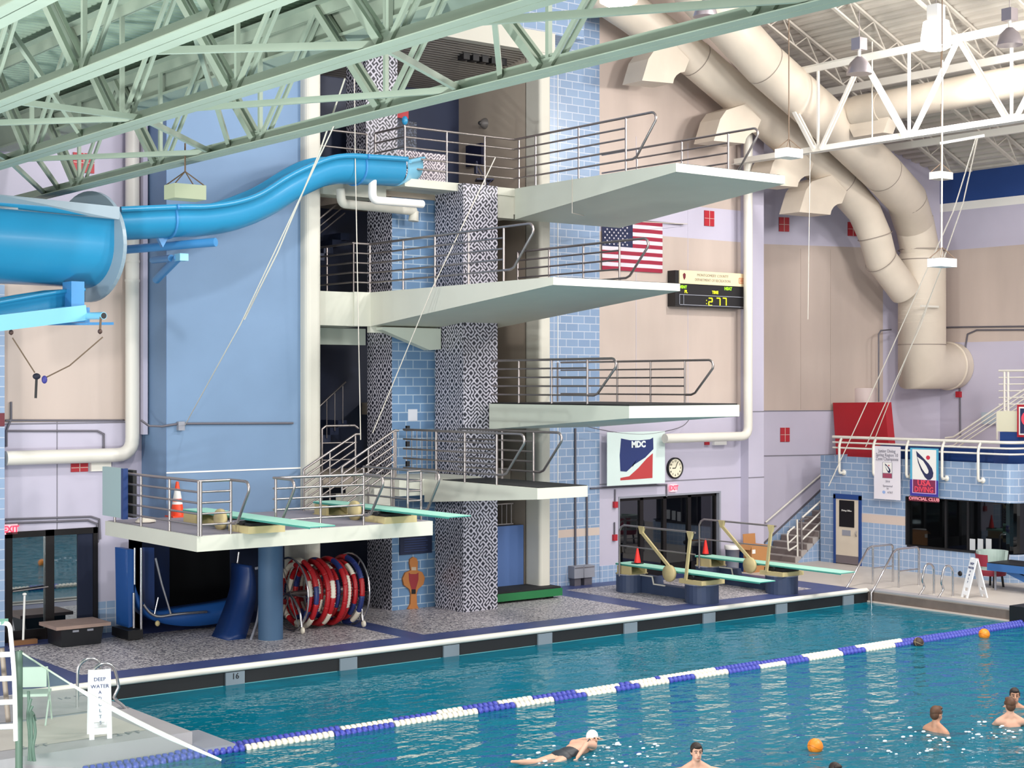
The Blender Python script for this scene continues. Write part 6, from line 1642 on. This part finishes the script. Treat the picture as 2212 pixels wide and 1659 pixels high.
MB().beam((33.7, yt1 - 0.5, FZ + 0.52), (33.7, yt1 - 1.9, FZ + 0.05), 0.12, 0.14).build('leg', TB, t, t)
MB().beam((34.3, yt1 - 2.0, FZ + 0.52), (34.3, yt1 - 0.6, FZ + 0.05), 0.12, 0.14).build('leg', TB, t, t)
MB().tube([(33.75, yt1 - 0.08, FZ + 0.55), (33.75, yt1 - 0.08, FZ)], 0.03, 6).build('leg', GREY, t, t)
q = P(2074, 1239, x=XO); one('wall_drain', MB().lathe([(0.001, -0.02), (0.06, -0.02), (0.07, 0.0)], q, 'x', 16), DARK, 'small round dark wall drain low on the office tiles', 'drain')
one('dark_block', MB().box(XR - 0.1, XR + 0.8, uy(2186, XR) - 1.5, uy(2186, XR), 0.02, FZ + 0.08), DARK, 'dark starting block with a white top edge at the right edge of the far deck', 'block')
# bracket dark speaker on white riser at balcony back
q = P(1868, 838, x=37.9); one('round_drum', MB().lathe([(0.36, 2.95), (0.36, q.z - 0.03), (0.34, q.z)], (q.x, q.y, 0), n=24), mat('pale_pink_grey', '#c4b4b2', 0.6), 'pale round drum standing behind the red mat on the balcony', 'drum')
# ------------------------------------------------------------------ lane lines
yl0, yl1 = 21.02, 21.26
def lane(label, y, whites, u_end, r=0.07, ph=0.0):
    t = thing('lane_line', label, 'lane line', (20, y, 0))
    X0, X1 = ux(180, y), ux(u_end, y) + 0.5
    MB().tube([(X0, y, 0.0), (X1, y, 0.0)], 0.012, 5).build('cable', DARK, t, t)
    wx = sorted((ux(a, y), ux(b, y)) for a, b in whites)
    cuts = [X0]
    for a, b in wx: cuts += [a, b]
    cuts.append(X1)
    for i in range(len(cuts) - 1):
        a, b = cuts[i], cuts[i + 1]
        if b - a < 0.05: continue
        # split long runs so each section is one countable float group
        n = max(1, round((b - a) / 1.6))
        for s in range(n):
            p, q = a + (b - a) * s / n, a + (b - a) * (s + 1) / n
            mb = MB(); prof = []
            k = max(2, int((q - p) / 0.1)); st = (q - p) / k
            for j in range(k):
                x = p + st * j
                prof += [(r * 0.55, x), (r, x + st * 0.1), (r, x + st * 0.6), (r * 0.5, x + st * 0.72)]
            mb.lathe(prof, (0, y, 0.012 + 0.012 * math.sin(p * 1.3 + ph)), 'x', 10)
            mb.build('white_float' if i % 2 else 'blue_float', LWH if i % 2 else LBL, t, t)
LWH, LBL = mat('lane_white_plastic', '#e6dfd0', 0.5), mat('lane_blue_plastic', '#3d46a8', 0.45)
lane('floating lane line of blue and white discs, the one farther from the camera', yl1, [(735, 850), (945, 1000), (1075, 1150), (1243, 1338), (1362, 1416), (1424, 1545), (1733, 1812), (1848, 1947)], 2260)
lane('floating lane line of blue and white discs, the one nearer the camera', yl0, [(530, 722), (852, 1032), (1113, 1196), (1266, 1330), (1381, 1444), (1500, 1572), (1640, 1696), (1745, 1819), (1868, 1932)], 2260, ph=1.0)
# ------------------------------------------------------------------ balls
BALL = mat('orange_ball_vinyl', '#e8881c', 0.45, var=0.08, vscale=9); BALLD = mat('dark_brown_ball', '#3c2c26', 0.55)
def ball(label, u, v, r, m, seam):
    q = P(u, v, z=r * 0.55); t = thing('ball', label, 'ball', q)
    MB().ell(q, (r, r, r), 24).build('shell', m, t, t)
    mb = MB()
    for ax in range(2):
        pts = [q + Vector(((r + .001) * math.cos(R(a)), (r + .001) * math.sin(R(a)) * (0.3 if ax else 1), (r + .001) * (math.sin(R(a)) * 0.95 if ax else 0.25 * math.cos(R(2 * a))))) for a in range(0, 360, 15)]
        pts = [q + (p - q).normalized() * (r + 0.0005) for p in pts]
        mb.tube(pts, 0.003, 4, closed=True)
    mb.build('seams', seam, t, t)
ball('orange ball floating in the open pool nearest the camera', 1761, 1612, 0.117, BALL, mat('ball_seam', '#a85a10', 0.6))
ball('orange ball floating against the lane line at the right', 2126, 1370, 0.12, BALL, MATS['ball_seam'])
ball('dark brown ball floating beside the lane line', 1984, 1388, 0.11, BALLD, FULC)
# ------------------------------------------------------------------ near left deck: net, post, lifeguard chair, small things
GRN = mat('dark_green_post', '#52685a', 0.5)
net_m = bpy.data.materials.new('green_net_mesh'); net_m.use_nodes = True
nt = net_m.node_tree; b = nt.nodes['Principled BSDF']; b.inputs['Base Color'].default_value = lin('#6f8a7d'); b.inputs['Alpha'].default_value = 0.2; b.inputs['Roughness'].default_value = 0.8
pt, pe = P(41, 1406, Z=21.5), P(478, 1642, Z=21.8)
t = thing('volleyball_net', 'green mesh net drooping from a dark post across the near left deck to the water', 'net', Vector((pt.x, pt.y, 0)))
post_b = Vector((pt.x, pt.y, -0.3))
MB().tube([post_b, pt], 0.05, 12).build('post', GRN, t, t)
top = [pt + (pe - pt) * k / 12 - Vector((0, 0, 0.10 * math.sin(math.pi * k / 12))) for k in range(13)]
bot = [Vector((p.x, p.y, min(p.z, 0.02 + 0.25 * (1 - k / 12)))) for k, p in enumerate(top)]
mb = MB()
for k in range(12): mb.quad(top[k], top[k+1], bot[k+1], bot[k])
nm = mb.build('net_mesh', net_m, t, t)
MB().tube(top[:5], 0.014, 6).build('top_cord', mat('net_cord', '#a9b8a6', 0.7), t, t)
MB().tube(top[3:], [0.018, 0.03, 0.036, 0.036, 0.036, 0.036, 0.036, 0.03, 0.024, 0.016], 6).build('top_tape', mat('tape_white', '#d9ddd6', 0.6), t, t)
mb = MB(); random.seed(5)
for k in range(5):
    x = pt + Vector((0.1 + 0.015 * k, -0.02 * k, 0))
    mb.tube(smooth_path([(x.x + 0.05 * random.random(), x.y, z) for z in (1.25 - 0.1 * k, 0.95, 0.7, 0.5, 0.3)], 3), 0.022, 5)
mb.build('bundled_net', GRN, t, t)
# lifeguard stand at the left edge
t = thing('lifeguard_stand', 'white lifeguard stand with ladder rungs cut by the left edge', 'lifeguard stand', (6.9, 20.6, FZ))
Zl = 20.5
def LW(u, v, dz=0): return P(u, v, Z=Zl + dz)
MB().tube(smooth_path([LW(-30, 1343), LW(8, 1346), LW(20, 1352), LW(24, 1380), LW(31, 1470), LW(34, 1600)], 4), 0.03, 8).build('frame', WHITE, t, t)
for v in (1413, 1465, 1516, 1569): MB().tube([LW(-40, v + 3), LW(30, v)], 0.036, 8).build('rung', WHITE, t, t)
MB().beam(LW(-40, 1345), LW(10, 1343), 0.3, 0.04).build('platform', mat('mint_step', '#8fc8b4', 0.6), t, t)
MB().tube([LW(4, 1400, 0.5), LW(18, 1560, 0.5)], 0.035, 8).build('back_leg', mat('stand_brown', '#7d7066', 0.6), t, t)
# deck markings on the near deck
for u, v, s_, lb in ((158, 1506, '16', 'painted depth marking in front of the pebble patch'), (268, 1585, '12', 'painted depth marking right of the DEEP WATER sign foot'), (75, 1612, '5', 'painted depth marking near the dark net post')):
    q = P(u, v, z=FZ + 0.004)
    t = text('deck_marking', s_ + ' FT', (q.x, q.y, FZ + 0.003), (1, 0, 0), 0.17, mat('marking_grey', '#6d6a78', 0.7) if 'marking_grey' not in MATS else MATS['marking_grey'], None, up=(0, 1, 0), depth=0.001)
    tag(t, lb, 'marking')
# chair on the near deck seen through the net
q = P(75, 1560, z=FZ)
folding_chair('deck_chair', 'pale green chair on the near left deck seen through the net', Vector((q.x, q.y, FZ)), mat('sage_chair', '#a9bdb0', 0.6), R(150))

# ------------------------------------------------------------------ swimmers
SKIN = mat('light_skin', '#d8a68e', 0.5, var=0.04, vscale=6); SKIN2 = mat('tan_skin', '#c08d72', 0.5, var=0.04, vscale=6)
HAIRD = mat('dark_hair', '#2a1d18', 0.6, var=0.2, vscale=30); HAIRB = mat('brown_hair', '#5a3a26', 0.6, var=0.2, vscale=30)
CAP = mat('white_swim_cap', '#e6e2e4', 0.4); SUIT = mat('dark_swimsuit', '#2c3138', 0.5)
EYE = mat('eye_dark', '#2a2020', 0.4); LIP = mat('lip', '#a8625a', 0.5); BROW = mat('brow_dark', '#3a281f', 0.7)
def body(parts, voxel, m, t):
    """continuous skin: overlapping tapered volumes fused by a voxel remesh and smoothed"""
    mb = MB()
    for p in parts:
        if p[0] == 'e': mb.ell(p[1], p[2], 18, M=p[3] if len(p) > 3 else None)
        else:
            mb.tube(p[1], p[2], 14)
            for q, r in ((p[1][0], p[2][0]), (p[1][-1], p[2][-1])): mb.ell(q, (r, r, r), 12)
    o = mb.build('body', m, t, t)
    r = o.modifiers.new('remesh', 'REMESH'); r.mode = 'VOXEL'; r.voxel_size = voxel; r.use_smooth_shade = True
    s = o.modifiers.new('smooth', 'SMOOTH'); s.factor = 0.5; s.iterations = 3
    return o
def swimmer(label, hc, face, skin, hair, arms, sub=0.0, tilt=0.0, cap=False, trunks=False, lean=Vector((0, 0, 0)), back=False):
    """upright swimmer: hc head centre, face = heading angle the head looks to, arms = list of (shoulder side, elbow, wrist) offsets in body axes"""
    hc = Vector(hc); t = thing('person', label, 'person', Vector((hc.x, hc.y, 0)))
    M = Matrix.Rotation(face, 3, 'Z') @ Matrix.Rotation(tilt, 3, 'X')      # local: -Y is the face direction
    B = Matrix.Rotation(face if not isinstance(lean, tuple) else lean[0], 3, 'Z')
    def H(x, y, z): return hc + M @ Vector((x, y, z))
    def T(x, y, z): return hc + B @ Vector((x, y, z))
    pr = [('e', H(0, 0.01, 0.02), (0.076, 0.096, 0.105), M), ('e', H(0, -0.025, -0.055), (0.06, 0.07, 0.068), M), ('e', H(0, -0.062, -0.085), (0.032, 0.03, 0.03), M),
          ('t', [H(0, -0.094, 0.015), H(0, -0.112, -0.025)], [0.012, 0.017]), ('e', H(0.078, 0.012, -0.008), (0.012, 0.022, 0.032), M), ('e', H(-0.078, 0.012, -0.008), (0.012, 0.022, 0.032), M),
          ('t', [H(0, 0.02, -0.06), T(0, 0.03, -0.2)], [0.056, 0.064]),
          ('t', [T(-0.14, 0.03, -0.26), T(0.14, 0.03, -0.26)], [0.07, 0.07]), ('t', [T(-0.05, 0.03, -0.16), T(-0.17, 0.03, -0.25)], [0.045, 0.06]), ('t', [T(0.05, 0.03, -0.16), T(0.17, 0.03, -0.25)], [0.045, 0.06]),
          ('e', T(0, 0.03, -0.38), (0.175, 0.11, 0.2), B), ('e', T(0, 0.03, -0.58), (0.15, 0.1, 0.2), B), ('e', T(0, 0.04, -0.76), (0.165, 0.11, 0.13), B),
          ('t', [T(-0.09, 0.03, -0.8), T(-0.13, -0.1, -1.15)], [0.09, 0.06]), ('t', [T(0.09, 0.03, -0.8), T(0.14, -0.05, -1.15)], [0.09, 0.06]),
          ('t', [T(-0.13, -0.1, -1.15), T(-0.13, 0.1, -1.5)], [0.058, 0.04]), ('t', [T(0.14, -0.05, -1.15), T(0.14, 0.16, -1.5)], [0.058, 0.04])]
    for s, el, wr in arms:
        sh = (s * 0.19, 0.03, -0.26)
        pr.append(('t', [T(*sh), T(*el)], [0.056, 0.042])); pr.append(('t', [T(*el), T(*wr)], [0.042, 0.028]))
        d = (T(*wr) - T(*el)).normalized(); sd = d.cross(Vector((0, 0, 1))).normalized()
        pm = T(*wr) + d * 0.05; pr.append(('e', pm, (0.04, 0.04, 0.026)))
        for k, (f, ln) in enumerate(((-0.03, 0.085), (-0.01, 0.1), (0.01, 0.095), (0.03, 0.075))): pr.append(('t', [pm + sd * f, pm + sd * f * 1.5 + d * ln * 0.6, pm + sd * f * 1.6 + d * ln - Vector((0, 0, 0.012))], [0.011, 0.010, 0.008]))
        pr.append(('t', [pm - sd * 0.03 - d * 0.02, pm - sd * 0.065 + d * 0.03], [0.013, 0.010]))
    body(pr, 0.013, skin, t)
    hm = MB()
    if cap: hm.ell(H(0, 0.02, 0.04), (0.085, 0.103, 0.098), 22, M=M)
    else:
        hm.ell(H(0, 0.03, 0.045), (0.084, 0.098, 0.092), 22, M=M); hm.ell(H(0, 0.06, -0.005), (0.078, 0.062, 0.085), 18, M=M); hm.ell(H(0, -0.05, 0.088), (0.062, 0.045, 0.035), 14, M=M)
        for s in (-1, 1): hm.ell(H(s * 0.074, 0.005, 0.03), (0.014, 0.035, 0.04), 10, M=M)
    hm.build('swim_cap' if cap else 'hair', hair, t, t)
    for s in (-1, 1):
        MB().ell(H(s * 0.031, -0.086, 0.012), (0.014, 0.008, 0.007), 10, M=M).build('eye', EYE, t, t)
        MB().tube([H(s * 0.014, -0.093, 0.034), H(s * 0.034, -0.091, 0.04), H(s * 0.052, -0.077, 0.033)], 0.006, 6).build('eyebrow', BROW, t, t)
    MB().tube([H(-0.024, -0.092, -0.066), H(0, -0.1, -0.063), H(0.024, -0.092, -0.066)], [0.004, 0.008, 0.004], 6).build('mouth', LIP, t, t)
    if trunks:
        MB().lathe([(0.16, -0.86), (0.185, -0.78), (0.18, -0.66), (0.165, -0.6)], T(0, 0.035, 0), n=20).build('swim_trunks', SUIT, t, t)
    return t
FACE = -HEAD            # looking straight at the camera
arm_low = [(-1, (-0.3, -0.02, -0.45), (-0.34, -0.18, -0.62)), (1, (0.3, -0.02, -0.45), (0.34, -0.18, -0.62))]
hd = P(1505, 1625, Z=22.2)
swimmer('dark-haired man treading water facing the camera with an arm stretched out sideways', hd, FACE + R(8), SKIN, HAIRD,
        [(-1, (-0.42, -0.10, -0.24), (-0.62, -0.2, -0.24)), (1, (0.38, -0.05, -0.27), (0.55, -0.14, -0.34))])
hd = P(2024, 1542, Z=24.8)
swimmer('brown-haired swimmer alone in the water with head turned away to the right', hd, FACE + R(125), SKIN2, HAIRB, arm_low)
hd = P(2181, 1523, Z=25.2)
swimmer('bare-backed swimmer in dark trunks seen from behind at the right edge', hd, FACE + R(180), SKIN, HAIRB, [(-1, (-0.22, -0.16, -0.38), (-0.05, -0.26, -0.4)), (1, (0.22, -0.16, -0.38), (0.05, -0.26, -0.4))], trunks=True)
hd = P(2192, 1503, Z=26.6)
swimmer('dark-haired swimmer facing the camera behind the bare-backed one', hd, FACE - R(12), SKIN2, HAIRD, arm_low)
hd = P(1806, 1668, Z=22.0)
swimmer('swimmer of whom only the dark top of the head shows at the bottom edge', hd, FACE + R(20), SKIN2, HAIRD, arm_low)
# crawl swimmer lying in the water
hd = P(1280, 1606, Z=23.7); hd.z = 0.12
t = thing('person', 'swimmer in a white cap and dark suit doing front crawl, breathing toward the camera', 'person', Vector((hd.x, hd.y, 0)))
Rr, Ff = Vector((FY, -FX, 0)), Vector((FX, FY, 0))
fw = (Rr * 0.62 + Ff * 0.78).normalized()                         # swims away to the right
up = Vector((0, 0, 1)); sd = fw.cross(up)                         # camera side
if sd.dot(Ff) > 0: sd = -sd
def G(f, s, z): return hd + fw * f + sd * s + up * z
zt_h = (up * 0.88 + fw * 0.3 - Rr * 0.1).normalized()             # crown of the lifted head
fc = (-Ff * 0.85 + Rr * 0.5 - up * 0.1); fc = (fc - zt_h * fc.dot(zt_h)).normalized()
yh = -fc; xh = yh.cross(zt_h)
Mh = Matrix((xh, yh, zt_h)).transposed()
def H(x, y, z): return hd + Mh @ Vector((x, y, z))
pr = [('e', H(0, 0.01, 0.02), (0.076, 0.096, 0.105), Mh), ('e', H(0, -0.025, -0.055), (0.06, 0.07, 0.068), Mh), ('e', H(0, -0.062, -0.085), (0.032, 0.03, 0.03), Mh), ('t', [H(0, -0.094, 0.015), H(0, -0.112, -0.025)], [0.012, 0.017]),
      ('t', [G(-0.05, 0, -0.02), G(-0.2, 0.02, -0.07)], [0.055, 0.062]), ('t', [G(-0.24, -0.17, -0.06), G(-0.24, 0.17, -0.03)], [0.075, 0.075]), ('e', G(-0.4, 0.0, -0.09), (0.22, 0.17, 0.11), Matrix((fw, sd, up)).transposed()), ('e', G(-0.62, 0.0, -0.13), (0.2, 0.15, 0.1), Matrix((fw, sd, up)).transposed()), ('e', G(-0.8, 0.0, -0.14), (0.16, 0.17, 0.11), Matrix((fw, sd, up)).transposed()),
      ('t', [G(-0.85, 0.08, -0.15), G(-1.22, 0.14, -0.2)], [0.085, 0.06]), ('t', [G(-1.22, 0.14, -0.2), G(-1.58, 0.2, -0.3)], [0.058, 0.036]), ('t', [G(-0.85, -0.08, -0.15), G(-1.25, -0.1, -0.14)], [0.085, 0.058]), ('t', [G(-1.25, -0.1, -0.14), G(-1.62, -0.12, -0.06)], [0.056, 0.036]), ('t', [G(-1.62, -0.12, -0.06), G(-1.8, -0.12, -0.02)], [0.032, 0.022]),
      ('t', [G(-0.22, -0.2, -0.06), G(0.08, -0.22, -0.06)], [0.055, 0.042]), ('t', [G(0.08, -0.22, -0.06), G(0.34, -0.2, -0.08)], [0.042, 0.027]), ('e', G(0.4, -0.2, -0.09), (0.05, 0.04, 0.025)),
      ('t', [G(-0.26, 0.2, -0.02), G(-0.5, 0.24, 0.04)], [0.055, 0.043]), ('t', [G(-0.5, 0.24, 0.04), G(-0.74, 0.26, -0.1)], [0.043, 0.028]), ('e', G(-0.8, 0.26, -0.14), (0.05, 0.03, 0.03))]
for k, f in enumerate((-0.03, -0.01, 0.01, 0.03)): pr.append(('t', [G(0.42, -0.2 + f, -0.09), G(0.5 + 0.01 * (k in (1, 2)), -0.2 + f * 1.4, -0.11)], [0.011, 0.008]))
body(pr, 0.013, SKIN, t)
MB().ell(H(0, 0.018, 0.04), (0.086, 0.104, 0.1), 22, M=Mh).build('swim_cap', CAP, t, t)
for s in (-1, 1): MB().ell(H(s * 0.031, -0.088, 0.012), (0.017, 0.01, 0.01), 10, M=Mh).build('goggle_lens', EYE, t, t)
MB().tube([H(-0.022, -0.092, -0.066), H(0, -0.1, -0.066), H(0.022, -0.092, -0.066)], [0.005, 0.012, 0.005], 6).build('mouth', LIP, t, t)
Ms = Matrix((fw, sd, up)).transposed()
MB().ell(G(-0.6, 0.0, -0.115), (0.3, 0.158, 0.104), 20, M=Ms).ell(G(-0.8, 0.0, -0.135), (0.15, 0.178, 0.115), 20, M=Ms).build('swimsuit', SUIT, t, t)
MB().tube([G(-0.34, 0.13, 0.0), G(-0.22, 0.1, 0.045), G(-0.14, 0.09, -0.02)], 0.014, 6).build('suit_strap', SUIT, t, t)
# splash: broken white water around the swimmers
random.seed(11)
FOAM = mat('white_foam', '#dfeaf0', 0.4)
def splash(label, cx, cy, rx, ry, n):
    mb = MB()
    for _ in range(n):
        a = random.random() * 6.283; q = random.random() ** 0.7
        x, y = cx + rx * q * math.cos(a), cy + ry * q * math.sin(a); s = 0.008 + 0.022 * random.random()
        mb.ell((x, y, 0.004 + 0.03 * random.random()), (s * 1.6, s * 1.2, s * 0.6), 7)
    o = mb.build('splash', FOAM); tag(o, label, 'splash', None, 'stuff')
splash('white splash around the crawling swimmer', hd.x - 0.4, hd.y - 0.5, 1.2, 1.0, 50)
c = P(2020, 1600, z=0); splash('scattered white splashes around the lone brown-haired swimmer', c.x, c.y, 1.5, 0.8, 36)
c = P(2180, 1580, z=0); splash('white splashes around the bare-backed swimmer', c.x, c.y, 0.9, 0.7, 26)
